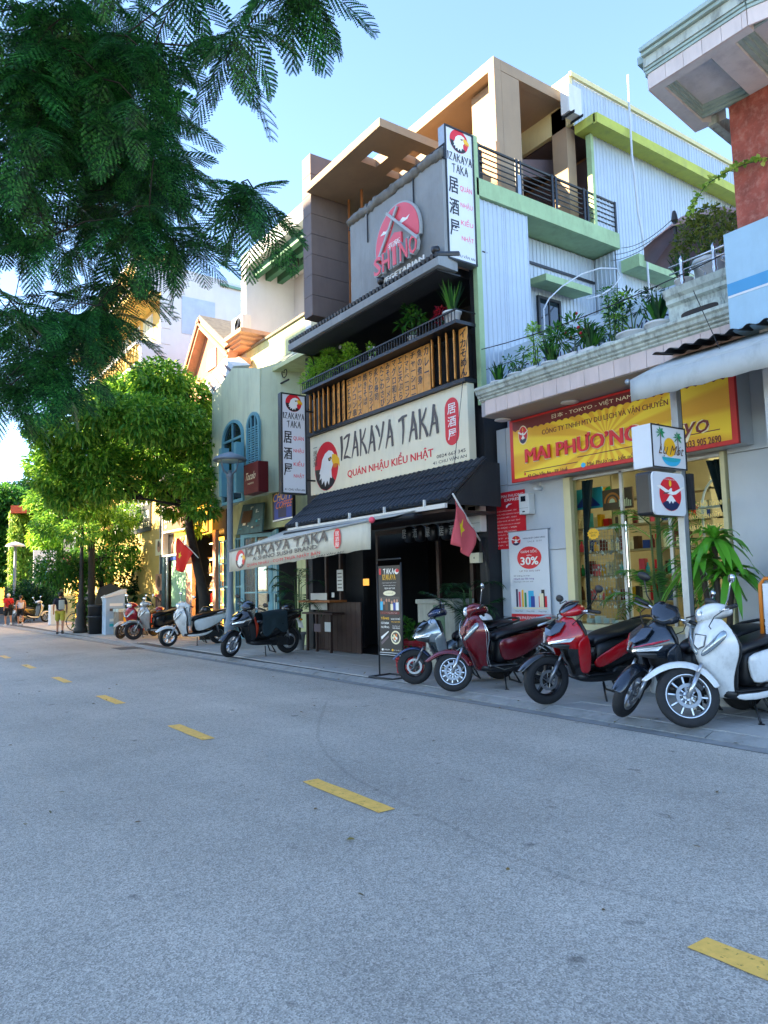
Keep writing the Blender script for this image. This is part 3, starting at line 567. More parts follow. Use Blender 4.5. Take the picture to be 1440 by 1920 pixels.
# ---- upright signs
def upright(label, F, th, back, px_, small=False):
    t = thing('upright_sign', label, 'sign', F.o, 0, 'upright signs of the restaurant')
    N_ = F.N; q = [F.o, F.o + F.U, F.o + F.U + F.V, F.o + F.V]
    MB().prism([tuple(p) for p in q], N_ * -th).build('case', MATS[back], t, bevel=.006)
    e = MB(); u_, v_ = F.U.normalized(), F.V.normalized(); W_ = F.U.length; H_ = F.V.length
    for a0, a1, c0, c1 in ((0, W_, 0, .03), (0, W_, H_ - .03, H_), (0, .03, .031, H_ - .031), (W_ - .03, W_, .031, H_ - .031)):
        pts = [F.o + u_ * a0 + v_ * c0, F.o + u_ * a1 + v_ * c0, F.o + u_ * a1 + v_ * c1, F.o + u_ * a0 + v_ * c1]; e.prism([tuple(p + N_ * .002) for p in pts], N_ * .012)
    e.build('frame', MATS['metal_dark'], t)
    F.rect(.03, .012, .97, .988, MATS['panel_white'], t, 'panel', .001)
    asp = W_ / H_; eagle(F, .5, .908, .32, .32 * asp, t, .003)
    brush(F, 'IZAKAYA', .07, .745, .93, .805, MATS['print_black'], t, .003); brush(F, 'TAKA', .22, .66, .78, .725, MATS['print_black'], t, .003)
    for k, c_ in enumerate('居酒屋'): F.text(c_, .1, .5 - .16 * k, .42, .62 - .16 * k, MATS['print_black'], t, bold=.012, weight=1)
    for k, c_ in enumerate(['QUÁN', 'NHẬU', 'KIỂU', 'NHẬT']): F.text(c_, .48, .53 - .125 * k, .9, .585 - .125 * k, MATS['print_pink' if not small else 'print_red'], t, bold=.01)
    F.text('41 CHU VĂN AN', .12, .035, .92, .062, MATS['print_black'], t, bold=.01)
    b_ = MB(); c_ = F.o + F.U + F.V * .15
    for vv in (.15, .85): p0 = F.o + F.U + F.V * vv - N_ * th * .5; b_.tube([tuple(p0), tuple(p0 + Vector((.3, 0, 0)))], .02, 6)
    b_.build('bracket', MATS['metal_dark'], t); return t
upright('upright white sign with the eagle emblem high beside the terrace railing', Face((7.67, 8.86, 6.76), (.64, 0, 0), (0, 0, 2.34)), .16, 'zinc', None)
upright('upright white sign with the eagle emblem low at the left end of the wide signboard', Face((7.24, 14.0, 3.45), (.61, 0, 0), (0, 0, 2.2)), .14, 'metal_dark', None, True)
# ---- retractable awning with printed valance
AW = thing('awning', 'cream fabric awning with a printed valance reaching out over the pavement', 'awning', (7.2, 12, 2.5))
AX = 6.35; A1, A2 = onX(430, 1033, AX), onX(695, 975, AX); B1, B2 = onX(430, 1073, AX), onX(694, 1029, AX)
nA = 24; top = []; val = []; 
for i in range(nA + 1):
    t_ = i / nA; p = Vector(A1).lerp(Vector(A2), t_); q = Vector(B1).lerp(Vector(B2), t_); wv = .010 * math.sin(i * 1.9) 
    top.append([(7.22, 13.9 + (A2[1] - 13.9) * t_, cz0 - .09), (AX + .45, p.y * .5 + (13.9 + (A2[1] - 13.9) * t_) * .5, (p.z + cz0 - .09) / 2 - .02), tuple(p)])
    val.append([tuple(p), (AX + wv * .5, (p.y + q.y) / 2, (p.z + q.z) / 2), (AX + wv, q.y, q.z + .008 * math.sin(i * 2.3))])
MB().loft(top, cap=False, closed=False).build('canopy', MATS['fabric_cream'], AW, smooth=True, solid=.004)
VL = MB().loft(val, cap=False, closed=False).build('valance', MATS['fabric_cream'], AW, smooth=True, solid=.004)
MB().tube([A1, A2], .025, 8).ball(A2, .045, 10, 8).build('front_bar', MATS['print_pink'] if False else MATS['zinc'], AW, smooth=True)
MB().ball((A2[0], A2[1] - .03, A2[2]), .05, 10, 8).build('end_cap', MATS['print_pink'], AW, smooth=True)
FV = Face(Vector(B1) + Vector((-.016, 0, 0)), Vector(B2) - Vector(B1), Vector(A1) - Vector(B1))
eagle(FV, .11, .5, .042, .42, AW, .0); brush(FV, 'IZAKAYA TAKA', .15, .56, .77, .93, MATS['print_grey'], AW, fat=.8)
FV.text('A SHINO SUSHI BRAND', .22, .33, .7, .5, MATS['print_grey'], AW, bold=.01); FV.text('QUÁN NHẬU - CƠM TRƯA NHẬT BẢN', .17, .07, .72, .27, MATS['print_red'], AW, bold=.01); FV.text('41 CHU VĂN AN', .66, .02, .86, .10, MATS['print_black'], AW, bold=.008)
FV.pill(.805, .2, .845, .93, MATS['print_red'], AW)
for k, c_ in enumerate('居酒屋'): FV.text(c_, .813, .66 - .2 * k, .837, .83 - .2 * k, MATS['print_white'], AW, d=.0035)
# ================================================================ tin-clad house behind
M('tin', 'b4c0cb', .45, metal=.15, vary=.07, scale=1.2, dirt=.28, dcol=(.30, .33, .36), streak=.05, dscale=3); M('green_trim', '9fbb8e', .75, vary=.1, dirt=.35, dcol=(.12, .13, .08), streak=.3); M('lime_trim', 'b6bd52', .75, vary=.1, dirt=.35, dcol=(.15, .15, .1), streak=.4)
M('pale_yellow', 'd9cf9c', .75, vary=.06, dirt=.15); M('glass_dark', '18222c', .06, vary=.05, spec=.8); M('pvc', 'c6cbd0', .45, vary=.05)
TH = thing('tin_clad_house', 'tall house clad in pale blue corrugated sheets with green slab edges, behind the travel shop', 'house', (11, 9.2, 4.5))
def corr(name, par, o, U, h, pitch=.105, dep=.014, mat=None, sheet=1.0, n_=None, label=None):
    """corrugated sheets side by side, from point o along U, h high (None n_: as many as fit)"""
    o, U = Vector(o), Vector(U); L_ = U.length; u = U.normalized(); nrm = u.cross(Vector((0, 0, 1))).normalized(); k = 0; c = 0
    while k < L_ - .01:
        w_ = min(sheet, L_ - k); prof = []; x = 0.; 
        while x < w_ - 1e-6:
            for fx, d in ((0, 0), (.34, 0), (.46, 1), (.62, 1), (.74, 0)):
                if x + fx * pitch <= w_: prof.append((x + fx * pitch, d * dep))
            x += pitch
        prof.append((w_, 0)); off = (.003 if c % 2 else 0.)
        r0 = [o + u * (k + a) + nrm * (d + off) for a, d in prof]; MB().loft([[tuple(p) for p in r0], [tuple(p + Vector((0, 0, h))) for p in r0]], cap=False, closed=False).build(name, mat or MATS['tin'], par, fix=False); k += w_; c += 1
corr('corrugated_sheet', TH, (8.42, 8.93, 4.45), (1.22, 0, 0), 3.6, sheet=.62)
corr('corrugated_sheet', TH, (9.66, 9.47, 4.45), (2.48, 0, 0), 3.58)
corr('corrugated_sheet', TH, (12.15, 9.46, 4.45), (0, -.52, 0), 3.58)
corr('corrugated_sheet', TH, (12.16, 8.93, 4.45), (6.2, 0, 0), 5.85); corr('corrugated_sheet', TH, (11.56, 8.93, 8.38), (.6, 0, 0), 1.92)
corr('corrugated_sheet', TH, (11.30, 9.12, 10.5), (7, 0, 0), 1.0)
MB().box(8.3, 8.418, 8.86, 8.965, 4.4, 9.13).build('corner_post', MATS['green_trim'], TH, bevel=.004)
MB().box(8.36, 12.22, 8.86, 10.4, 8.06, 8.38).build('terrace_slab', MATS['green_trim'], TH, bevel=.004)
MB().box(11.5, 11.58, 8.88, 9.0, 8.385, 10.28).build('downpipe', MATS['green_trim'], TH)
MB().box(11.3, 18.4, 8.6, 9.1, 10.3, 10.49).box(11.3, 18.4, 8.55, 8.64, 10.27, 10.47).build('roof_ledge', MATS['lime_trim'], TH)
MB().box(12.3, 14.4, 8.5, 8.925, 7.6, 7.85).build('lower_ledge', MATS['green_trim'], TH)
MB().box(11.22, 18.4, 9.05, 9.11, 11.5, 11.6).box(11.2, 11.29, 9.09, 11.2, 10.5, 11.55).build('parapet_cap', MATS['pale_yellow'], TH)
MB().box(12.2, 18.3, 8.96, 13, 4.5, 10.3).box(11.34, 18.3, 9.15, 13, 10.5, 11.45).box(9.7, 12.1, 9.5, 9.6, 4.5, 8.05).build('core_wall', MATS['taupe_dark'], TH)
aircon('white air conditioner on the sunlit end of the top parapet', onY(1072, 218, 8.95), -math.pi / 2).scale = (.7, .45, 1.)
b = MB().box(10.36, 11.0, 9.40, 9.45, 6.14, 6.19).box(10.36, 11.0, 9.40, 9.45, 6.85, 6.9).box(10.36, 10.41, 9.40, 9.45, 6.191, 6.849).box(10.95, 11.0, 9.40, 9.45, 6.191, 6.849).box(10.66, 10.69, 9.41, 9.44, 6.191, 6.849)
wf = b.build('window', MATS['metal_dark'], TH); MB().box(10.41, 10.95, 9.425, 9.43, 6.19, 6.85).build('pane', MATS['glass_dark'], wf)
MB().hexa([(10.15, 9.0, 7.0), (11.45, 9.0, 7.0), (11.45, 9.46, 7.06), (10.15, 9.46, 7.06)], [(10.15, 9.0, 7.13), (11.45, 9.0, 7.13), (11.45, 9.46, 7.17), (10.15, 9.46, 7.17)]).build('window_hood', MATS['green_trim'], TH)
MB().box(10.2, 12.1, 9.43, 9.452, 7.5, 7.55).build('sheet_gap', MATS['stone_black'], TH)
MB().tube([(12.3, 8.5, 11.6), (12.28, 8.5, 10.9), (12.27, 8.5, 9.9), (12.33, 8.48, 8.7), (12.5, 8.46, 7.7), (12.52, 8.46, 6.2)], .022, 7).build('hanging_pipe', MATS['pvc'], TH, smooth=True)
MB().tube([(9.6, 8.6, 4.9), (9.6, 8.6, 6.2), (9.75, 8.6, 6.42), (10.1, 8.6, 6.72), (10.66, 8.6, 7.08), (11.2, 8.6, 7.32), (11.7, 8.6, 7.43), (11.82, 8.6, 7.3), (11.6, 8.6, 7.05), (11.2, 8.6, 6.8), (10.77, 8.6, 6.62)], .013, 7).build('bent_conduit', MATS['pvc'], TH, smooth=True)
RL = thing('terrace_railing', 'dark horizontal-bar railing along the green terrace slab beside the upright sign', 'railing', (10.2, 8.95, 8.38))
b = MB(); RW = [(9.03, .028), (8.93, .014), (8.83, .014), (8.73, .014), (8.63, .014), (8.53, .014)]
for z, r_ in RW: MB().tube([(8.4, 8.92, z), (12.18, 8.92, z), (12.18, 9.9, z)], r_, 6).build('rail', MATS['metal_dark'], RL)
for x in (8.42, 9.35, 9.45, 10.3, 10.4, 11.2, 11.3, 12.15): MB().box(x, x + .05, 8.885, 8.905, 8.38, 9.05).build('post', MATS['metal_dark'], RL)
MB().box(9.38, 9.46, 8.87, 8.884, 8.38, 8.75).build('plate', MATS['zinc'], RL)
# ================================================================ travel shop
M('clad_white', 'bfc6cb', .35, vary=.04, scale=1, dirt=.12, streak=.4, dcol=(.3, .33, .36)); M('mint_old', 'bac5bd', .85, vary=.2, scale=4, bump=.2, dirt=1., dcol=(.10, .11, .10), streak=.3, dscale=3.5); M('pink_tile', 'd3c2bc', .35, vary=.06, dirt=.2)
M('parapet_blue', 'b4c8d8', .7, vary=.05, dirt=.15); M('soffit', '9d9a9c', .6, vary=.06); M('cream_frame', 'd8cfa0', .5, vary=.05); M('shelf_cream', 'a89a78', .6, vary=.08); M('lit_panel', 'fff0d0', .5, vary=0, emit=2.0); M('sign_yellow_edge', 'c81e1e', .4, vary=.04)
GLASS = glassmat('shop_glass', (.80, .86, .83), -.05)
MP = thing('travel_shop', 'single-storey travel shop with a yellow signboard, glass front and pink-tiled fascia', 'shop', (8.65, 6.5, 0))
b = MB(); b.box(8.70, 8.9, 7.5, 8.94, .05, 4.0); b.box(8.70, 8.9, 3.2, 4.93, .05, 4.0); b.box(8.75, 8.9, 4.94, 7.49, 3.0, 4.0); b.box(12.4, 12.6, 3.2, 8.9, .05, 4); b.box(8.9, 12.4, 8.74, 8.94, .05, 4); b.box(8.9, 12.4, 3.2, 3.4, .05, 4); b.box(8.9, 18, 3.2, 8.9, 4.0, 4.4); b.box(8.72, 8.9, 4.94, 7.49, .05, .82)
b.build('wall', MATS['clad_white'], MP)
for (y0, y1, z0, z1) in ((8.72, 8.93, .9, 3.05), (8.72, 8.93, 3.06, 4.0), (7.5, 8.712, .9, 1.93), (7.5, 8.712, 1.94, 3.03), (7.5, 8.712, 3.04, 4.0), (7.5, 8.93, .06, .89), (3.9, 4.92, .06, .89), (3.9, 4.92, .9, 2.95), (3.9, 4.92, 2.96, 4.0)): MB().box(8.655, 8.699, y0, y1 - .006, z0, z1).build('wall_panel', MATS['clad_white'], MP, bevel=.003)
MB().box(8.6, 8.749, 7.36, 7.49, .88, 3.0).box(8.62, 8.749, 4.94, 5.0, .83, 3.0).box(8.60, 8.749, 4.94, 7.49, .74, .825).build('shop_front_frame', MATS['cream_frame'], MP, bevel=.004)
b = MB()
for y_ in (6.48, 5.74): b.box(8.66, 8.70, y_, y_ + .045, .83, 2.98)
b.box(8.66, 8.70, 5.0, 7.36, 2.95, 2.99); b.build('glazing_bars', MATS['zinc'], MP)
for y0, y1 in ((5.0, 5.74), (5.785, 6.48), (6.525, 7.36)): MB().box(8.675, 8.683, y0, y1, .83, 2.95).build('pane', GLASS, MP)
MB().tube([(8.62, 6.42, 1.35), (8.62, 6.42, 2.25)], .016, 8).box(8.62, 8.67, 6.41, 6.43, 1.45, 1.47).box(8.62, 8.67, 6.41, 6.43, 2.13, 2.15).build('door_handle', MATS['chrome'], MP)
# inside: back wall, shelves of goods, pictures, lit ceiling panels
MB().box(8.91, 12.39, 3.41, 8.73, .7, .76).box(12.3, 12.39, 3.41, 8.73, .76, 4.0).box(8.91, 12.3, 8.6, 8.73, .76, 4.0).build('interior', MATS['shelf_cream'], MP)
MB().box(9.3, 11.8, 4.2, 5.0, 3.9, 3.93).box(9.3, 11.8, 5.7, 6.4, 3.9, 3.93).build('ceiling_light', MATS['lit_panel'], MP)
b = MB()
for z in (1.1, 1.5, 1.9, 2.3, 2.72, 3.2): b.box(9.9, 10.2, 5.9, 8.55, z, z + .03)
for y_ in (5.9, 6.75, 7.6, 8.5): b.box(9.9, 10.22, y_, y_ + .03, .8, 3.4)
SHF = b.build('shelving', MATS['shelf_cream'], MP)
goods = {}
rg = random.Random(11); gcol = ['print_red', 'print_yellow', 'print_white', 'print_blue', 'print_green', 'print_brown', 'print_cream', 'print_pink', 'print_teal', 'print_grey', 'print_maroon', 'print_cream']
gm = [MB().box(0, .1, -.045, .045, 0, .2).mesh('goods_box', MATS[c]) for c in gcol]; gb = [MB().lathe([(.03, 0), (.035, .02), (.035, .12), (.014, .16), (.014, .2), (0, .2)], (0, 0, 0), 8).mesh('bottle', MATS[c]) for c in gcol]
for z in (1.13, 1.53, 1.93, 2.33):
    y_ = 5.98
    while y_ < 8.45:
        if rg.random() < .82: i = rg.randrange(len(gcol)); inst('goods_box' if rg.random() < .6 else 'bottle', (gm if rg.random() < .6 else gb)[i], SHF, (9.93 + rg.random() * .05, y_, z), (0, 0, rg.uniform(-.2, .2)), (1, rg.uniform(.8, 1.3), rg.uniform(.6, 1.25)))
        y_ += rg.uniform(.07, .13)
for k, (c, yy) in enumerate((('print_yellow', 8.2), ('print_orange', 8.0), ('print_yellow', 7.8), ('print_green', 7.68), ('print_brown', 8.38))): MB().ball((9.95, yy, 2.86), (.1, .1, .12), 10, 8).build('plush_toy', MATS[c], SHF, smooth=True)
F_ = faceX(8.95, 7.36, 4.9, 2, 3); x = pxbox(F_, (1074, 958), (1128, 912)); PI_ = MB().prism([F_.at(u, v, -.02) for u, v in ((x[0], x[1]), (x[2], x[1]), (x[2], x[3]), (x[0], x[3]))], (-.02, 0, 0)).build('hanging_picture', MATS['print_teal'], MP)
w_ = x[2] - x[0]; h_ = x[3] - x[1]; F_.poly([(x[0] + w_ * a, x[1] + h_ * c) for a, c in ((.1, .1), (.45, .75), (.55, .75), (.95, .1))], MATS['print_blue'], PI_, 'print', .003); F_.poly([(x[0] + w_ * a, x[1] + h_ * c) for a, c in ((.36, .58), (.45, .75), (.55, .75), (.66, .55), (.58, .62), (.5, .54), (.43, .62))], MATS['print_white'], PI_, 'print', .005)
x = pxbox(F_, (1131, 958), (1185, 912)); PI_ = MB().prism([F_.at(u, v, -.02) for u, v in ((x[0], x[1]), (x[2], x[1]), (x[2], x[3]), (x[0], x[3]))], (-.02, 0, 0)).build('hanging_picture', MATS['print_brown'], MP)
w_ = x[2] - x[0]; h_ = x[3] - x[1]
for k in range(4): F_.oval(x[0] + w_ * .33, x[1] + h_ * .35, w_ * (.28 - .06 * k), h_ * (.5 - .1 * k), MATS[('print_orange', 'print_brown', 'print_orange', 'print_cream')[k]], PI_, 'print', .003 + .001 * k, 0, 180, 14)
for k in range(7): F_.rect(x[0] + w_ * (.55 + .06 * k), x[1] + h_ * .1, x[0] + w_ * (.59 + .06 * k), x[1] + h_ * (.35 + .2 * rg.random()), MATS['print_cream'], PI_, 'print', .004)
# display rack with hanging trinkets behind the glass
DR = thing('display_rack', 'wire grid rack hung with small charms behind the shop window', 'display rack', (8.85, 7.0, .83))
b = MB(); b.box(8.84, 8.87, 6.56, 6.59, .83, 2.22).box(8.84, 8.87, 7.32, 7.35, .83, 2.22).box(8.84, 8.87, 6.591, 7.319, 2.19, 2.22); b.build('frame', MATS['panel_white'], DR)
b = MB()
for k in range(14): b.box(8.85, 8.856, 6.6 + k * .052, 6.604 + k * .052, .85, 2.19)
for k in range(24): b.box(8.85, 8.856, 6.59, 7.32, .88 + k * .055, .884 + k * .055)
b.build('wire_grid', MATS['zinc'], DR, kind='stuff')
b = MB(); b2 = MB()
for k in range(150):
    row = rg.choice([2.0, 1.85, 1.62, 1.5, 1.3, 1.22, 1.1]); y_ = rg.uniform(6.62, 7.3); z = row + rg.uniform(-.04, .04); s_ = rg.uniform(.008, .02); (b if rg.random() < .6 else b2).add([(8.835, y_ - s_, z), (8.835, y_, z - s_ * 1.5), (8.835, y_ + s_, z), (8.835, y_, z + s_ * 1.5), (8.825, y_, z)], [(0, 1, 4), (1, 2, 4), (2, 3, 4), (3, 0, 4)])
b.build('charms', MATS['panel_white'], DR, kind='stuff'); b2.build('coloured_charms', MATS['zinc'], DR, kind='stuff')
for y_ in (6.7, 6.85, 7.0, 7.15): MB().box(8.7, 8.83, y_, y_ + .1, .84, .86 + .1 * rg.random()).build('goods_box', MATS['panel_white'], DR)
p = F_.px(1113, 1001); F2 = faceX(8.66, 7.36, 4.9, 2, 3); p = F2.px(1113, 1001)
ST = thing('price_star', 'small yellow starburst price card stuck on the shop window', 'price card', (8.66, 7.0, 2.2)); F2.poly([(p[0] + .045 * (1 if i % 2 else .84) * math.cos(i * math.pi / 12), p[1] + .085 * (1 if i % 2 else .84) * math.sin(i * math.pi / 12)) for i in range(24)], MATS['print_yellow'], ST, 'card', .004, .004)
F2.text('GIẢM GIÁ', p[0] - .03, p[1] + .005, p[0] + .03, p[1] + .035, MATS['print_brown'], ST, d=.01); F2.text('50%', p[0] - .018, p[1] - .04, p[0] + .018, p[1] - .008, MATS['print_brown'], ST, d=.01)
# arched white shelf + gold lettering on the right pane, dark curtains
b = MB(); yc, zc = 5.22, 2.35
b.tube([(9.0, yc + .28, .9), (9.0, yc + .28, zc)] + [(9.0, yc + .28 * math.cos(a), zc + .4 * math.sin(a)) for a in np.linspace(0, math.pi, 13)] + [(9.0, yc - .28, .9)], .016, 6)
for z in (1.3, 1.7, 2.05, 2.35): b.box(8.9, 9.1, yc - .28, yc + .28, z, z + .02)
b.build('arched_shelf', MATS['panel_white'], MP, smooth=False)
M('gold_film', 'd9c27a', .35, metal=.3, vary=.05); 
for k, s_ in enumerate(['MUA HỘ HÀNG NHẬT', 'VẬN CHUYỂN NHẬT - VIỆT', 'HÀNG NỘI ĐỊA NHẬT']): F2.text(s_, *pxbox(F2, (1290, 995 - 22 * k + 4), (1368, 986 - 22 * k - 10)), MATS['gold_film'], MP, d=.004, bold=.012, weight=1)
M('curtain', '233038', .9, vary=.2)
b = MB(); n_ = 14
for (ya, yb, s_) in ((4.96, 5.3, 1), (7.3, 7.1, 1)):
    r0 = [(8.8 + .03 * math.sin(i * 1.4), ya + (yb - ya) * i / n_, 2.94) for i in range(n_ + 1)]; r1 = [(8.8 + .03 * math.sin(i * 1.4), ya + (yb - ya) * .25 * i / n_, 2.0) for i in range(n_ + 1)]; b.loft([r0, r1, [(p[0], p[1], 1.0) for p in r1]], cap=False, closed=False)
b.build('curtain', MATS['curtain'], MP, smooth=True)
# canopy: soffit, pink tiles, mouldings
MB().box(7.72, 8.69, 3.3, 8.26, 3.99, 4.22).build('canopy', MATS['soffit'], MP)
k = 3.4
while k < 8.1: MB().box(7.695, 7.718, k, k + .232, 4.0, 4.22).build('pink_tile', MATS['pink_tile'], MP, bevel=.003); k += .238
for (y_, x_) in ((8.2, 8.1), (6.9, 8.15)): MB().lathe([(0, 3.988), (.12, 3.988), (.13, 3.975), (.1, 3.965), (0, 3.965)], (x_, y_, 0), 18).build('ceiling_lamp', MATS['panel_white'], MP, smooth=True)
prof = [(7.70, 4.222), (7.68, 4.24), (7.68, 4.26), (7.65, 4.28), (7.65, 4.30), (7.62, 4.32), (7.61, 4.36), (7.585, 4.385), (7.585, 4.42), (7.63, 4.44), (8.9, 4.44), (8.9, 4.222)]
MB().prism([(x, 3.3, z) for x, z in prof], (0, 4.97, 0)).build('cornice', MATS['mint_old'], MP)
PW = MB().box(8.9, 9.0, 5.0, 8.93, 4.44, 5.43).build('parapet', MATS['parapet_blue'], MP)
FP = faceX(8.9, 8.92, 5.1, 4.6, 5.43); FP.text('CÔNG TY TNHH MTV DU LỊCH & VẬN CHUYỂN', .02, .30, .98, .68, MATS['print_navy'], MP, bold=.012, weight=1)
# signboard
YS = thing('shop_signboard', 'yellow signboard with a red border reading MAI PHƯƠNG over the glass shop front', 'sign', (8.3, 6.4, 3.0))
FY = faceX(8.28, 8.24, 4.55, 3.0, 3.985)
MB().box(8.28, 8.33, 4.55, 8.24, 3.0, 3.98).build('board', MATS['sign_yellow_edge'], YS, bevel=.004); MB().box(8.331, 8.65, 4.57, 8.22, 3.02, 3.97).build('backing_box', MATS['clad_white'], YS)
def raymat():
    m = M('yellow_rays', 'f0c410', .4, vary=0); t = m.node_tree; N = t.nodes; L = t.links; b = N['Principled BSDF']; tc = N.new('ShaderNodeTexCoord'); sp = N.new('ShaderNodeSeparateXYZ'); L.new(tc.outputs['Object'], sp.inputs[0])
    a = N.new('ShaderNodeMath'); a.operation = 'ARCTAN2'
    dz = N.new('ShaderNodeMath'); dz.operation = 'SUBTRACT'; dz.inputs[1].default_value = .42; L.new(sp.outputs['Z'], dz.inputs[0]); L.new(dz.outputs[0], a.inputs[0]); L.new(sp.outputs['Y'], a.inputs[1])
    mlt = N.new('ShaderNodeMath'); mlt.operation = 'MULTIPLY'; mlt.inputs[1].default_value = 18; L.new(a.outputs[0], mlt.inputs[0]); s = N.new('ShaderNodeMath'); s.operation = 'SINE'; L.new(mlt.outputs[0], s.inputs[0])
    r = N.new('ShaderNodeMapRange'); r.inputs[1].default_value = -.4; r.inputs[2].default_value = .4; L.new(s.outputs[0], r.inputs[0]); mx = N.new('ShaderNodeMix'); mx.data_type = 'RGBA'; mx.inputs[6].default_value = (*hx('e3a90e'), 1); mx.inputs[7].default_value = (*hx('f3cf24'), 1); L.new(r.outputs[0], mx.inputs[0]); L.new(mx.outputs[2], b.inputs['Base Color']); return m
o = FY.rect(.02, .055, .98, .955, raymat(), YS, 'panel', .002)
sc_ = [(.02, .96)] + [(.02, .84)]
n_ = 30
for i in range(n_):
    u = .02 + .96 * (i + .5) / n_; 
    for a in (150, 90, 30): sc_.append((u + .016 * math.cos(rad(180 - a + 0)) * -1 if False else .02 + .96 * i / n_ + .96 / n_ * (150 - a + 30) / 180, .84 - .045 * math.sin(rad(a))))
sc_ += [(.98, .84), (.98, .96)]
FY.poly(sc_, MATS['print_maroon'], YS, 'print', .004)
FY.text('日本 - TOKYO - VIỆT NAM', .24, .85, .62, .935, MATS['print_cream'], YS, d=.006)
FY.text('CÔNG TY TNHH MTV DU LỊCH VÀ VẬN CHUYỂN', *pxbox(FY, (1017, 818), (1252, 742)), MATS['print_maroon'], YS, bold=.014, d=.005, weight=1)
x = pxbox(FY, (988, 868), (1196, 790)); x = (x[0], x[1], x[2], x[3])
FY.text('MAI PHƯƠNG', x[0] - .004, x[1] - .012, x[2] + .004, x[3] + .012, MATS['print_cream'], YS, d=.01, weight=3); FY.text('MAI PHƯƠNG', x[0], x[1], x[2], x[3], MATS['print_red'], YS, d=.016, thick=.012, weight=3)
x = pxbox(FY, (1206, 845), (1330, 772)); FY.text('Tokyo', x[0], x[1], x[2], x[3], MATS['print_cream'], YS, d=.008, bold=.02); FY.text('Tokyo', x[0] + .002, x[1] + .01, x[2] - .002, x[3] - .01, MATS['print_maroon'], YS, d=.012, bold=.006, shear=.1)
FY.text('43 Chu Văn An - TP. Huế', *pxbox(FY, (990, 896), (1064, 874)), MATS['print_maroon'], YS, d=.005, bold=.012, weight=1); FY.text('Mai Phương - kết nối Việt Nhật', *pxbox(FY, (1102, 876), (1240, 838)), MATS['print_maroon'], YS, d=.005, bold=.012, weight=1); FY.text('033 905 2690', *pxbox(FY, (1287, 841), (1352, 815)), MATS['print_maroon'], YS, d=.005, bold=.014, weight=1)
a = FY.px(1094, 872); FY.oval(a[0], a[1], .011, .035, MATS['print_cyan'], YS, 'print', .005); a = FY.px(985, 889); FY.oval(a[0], a[1], .005, .022, MATS['print_red'], YS, 'print', .005)
a = FY.px(985, 882); 
for (p0, p1) in (((983, 886), (1083, 858)), ((1083, 858), (1350, 800))): q0, q1 = FY.px(*p0), FY.px(*p1); FY.poly([(q0[0], q0[1]), (q1[0], q0[1]), (q1[0], q0[1] + .012), (q0[0], q0[1] + .012)], MATS['print_maroon'], YS, 'print', .005)
def fuji(F, cu, cv, ru, rv, par, d=.004, ring=None):
    """round travel emblem: red disc, snowy mountain, aeroplane"""
    if ring: F.oval(cu, cv, ru * 1.12, rv * 1.12, MATS[ring], par, 'emblem', d - .001)
    F.oval(cu, cv, ru, rv, MATS['print_red'], par, 'emblem', d); P = lambda pts, m, dd: F.poly([(cu + ru * x, cv + rv * y) for x, y in pts], MATS[m], par, 'emblem', d + dd)
    P([(-.8, -.58), (-.55, -.84), (0, -1), (.55, -.84), (.8, -.58), (.5, -.42), (.12, -.08), (-.08, -.06), (-.4, -.4)], 'print_navy', .001); P([(-.45, -.42), (-.08, -.06), (.12, -.08), (.46, -.42), (.3, -.42), (.16, -.56), (.02, -.4), (-.14, -.58), (-.26, -.42)], 'print_white', .002)
    P([(-1.25, .42), (-.9, .48), (-.2, .2), (.3, .14), (1.2, .48), (1.28, .42), (.5, -.0), (.1, -.06), (-.3, .0), (-1.0, .3)], 'print_white', .003); P([(-.2, .2), (.05, .36), (.15, .32), (.1, .14)], 'print_white', .0035); P([(-.3, .0), (-.7, -.02), (-.6, .06), (-.1, .1)], 'print_grey', .0035); F.oval(cu, cv + rv * .62, ru * .12, rv * .2, MATS['print_yellow'], par, 'emblem', d + .003, n=10)
a = FY.px(981, 816); fuji(FY, a[0], a[1], .024, .135, YS, .006, 'print_cream')
# red wall poster
PO = thing('wall_poster', 'red poster headed MAI PHUONG EXPRESS on the white shop wall', 'poster', (8.65, 8.7, 2.0)); F3 = faceX(8.648, 9.0, 7.5, 1.0, 3.0)
x = pxbox(F3, (928, 1031), (984, 917)); Fp = Face(F3.at(x[0], x[1], .004), F3.U * (x[2] - x[0]), F3.V * (x[3] - x[1])); MB().prism([Fp.at(0, 0, 0), Fp.at(1, 0, 0), Fp.at(1, 1, 0), Fp.at(0, 1, 0)], (-.004, 0, 0)).build('sheet', MATS['print_red'], PO)
Fp.o = Fp.o + Vector((-.004, 0, 0)); Fp.text('MAI PHUONG', .28, .90, .96, .95, MATS['print_white'], PO, bold=.012); Fp.text('EXPRESS', .38, .83, .9, .88, MATS['print_white'], PO, bold=.012); fuji(Fp, .14, .89, .11, .06, PO, .003, 'print_white')
Fp.poly([(.42, .76), (.5, .79), (.62, .78), (.5, .76), (.45, .72), (.42, .72)], MATS['print_white'], PO)
for k, s_ in enumerate(['CHUYỂN HÀNG NHẬT - VIỆT', 'MUA HỘ HÀNG NHẬT', 'GỬI HÀNG VIỆT - NHẬT', 'NHẬN MUA VÉ MÁY BAY', 'TƯ VẤN DU LỊCH NHẬT', 'DU HỌC - VISA', 'HÀNG TIÊU DÙNG', 'THỰC PHẨM', 'MỸ PHẨM', '43 CHU VĂN AN', 'TP. HUẾ']): Fp.text(s_, .08, .655 - .06 * k, .92 - .25 * rg.random(), .685 - .06 * k, MATS['print_white'], PO, bold=.006)
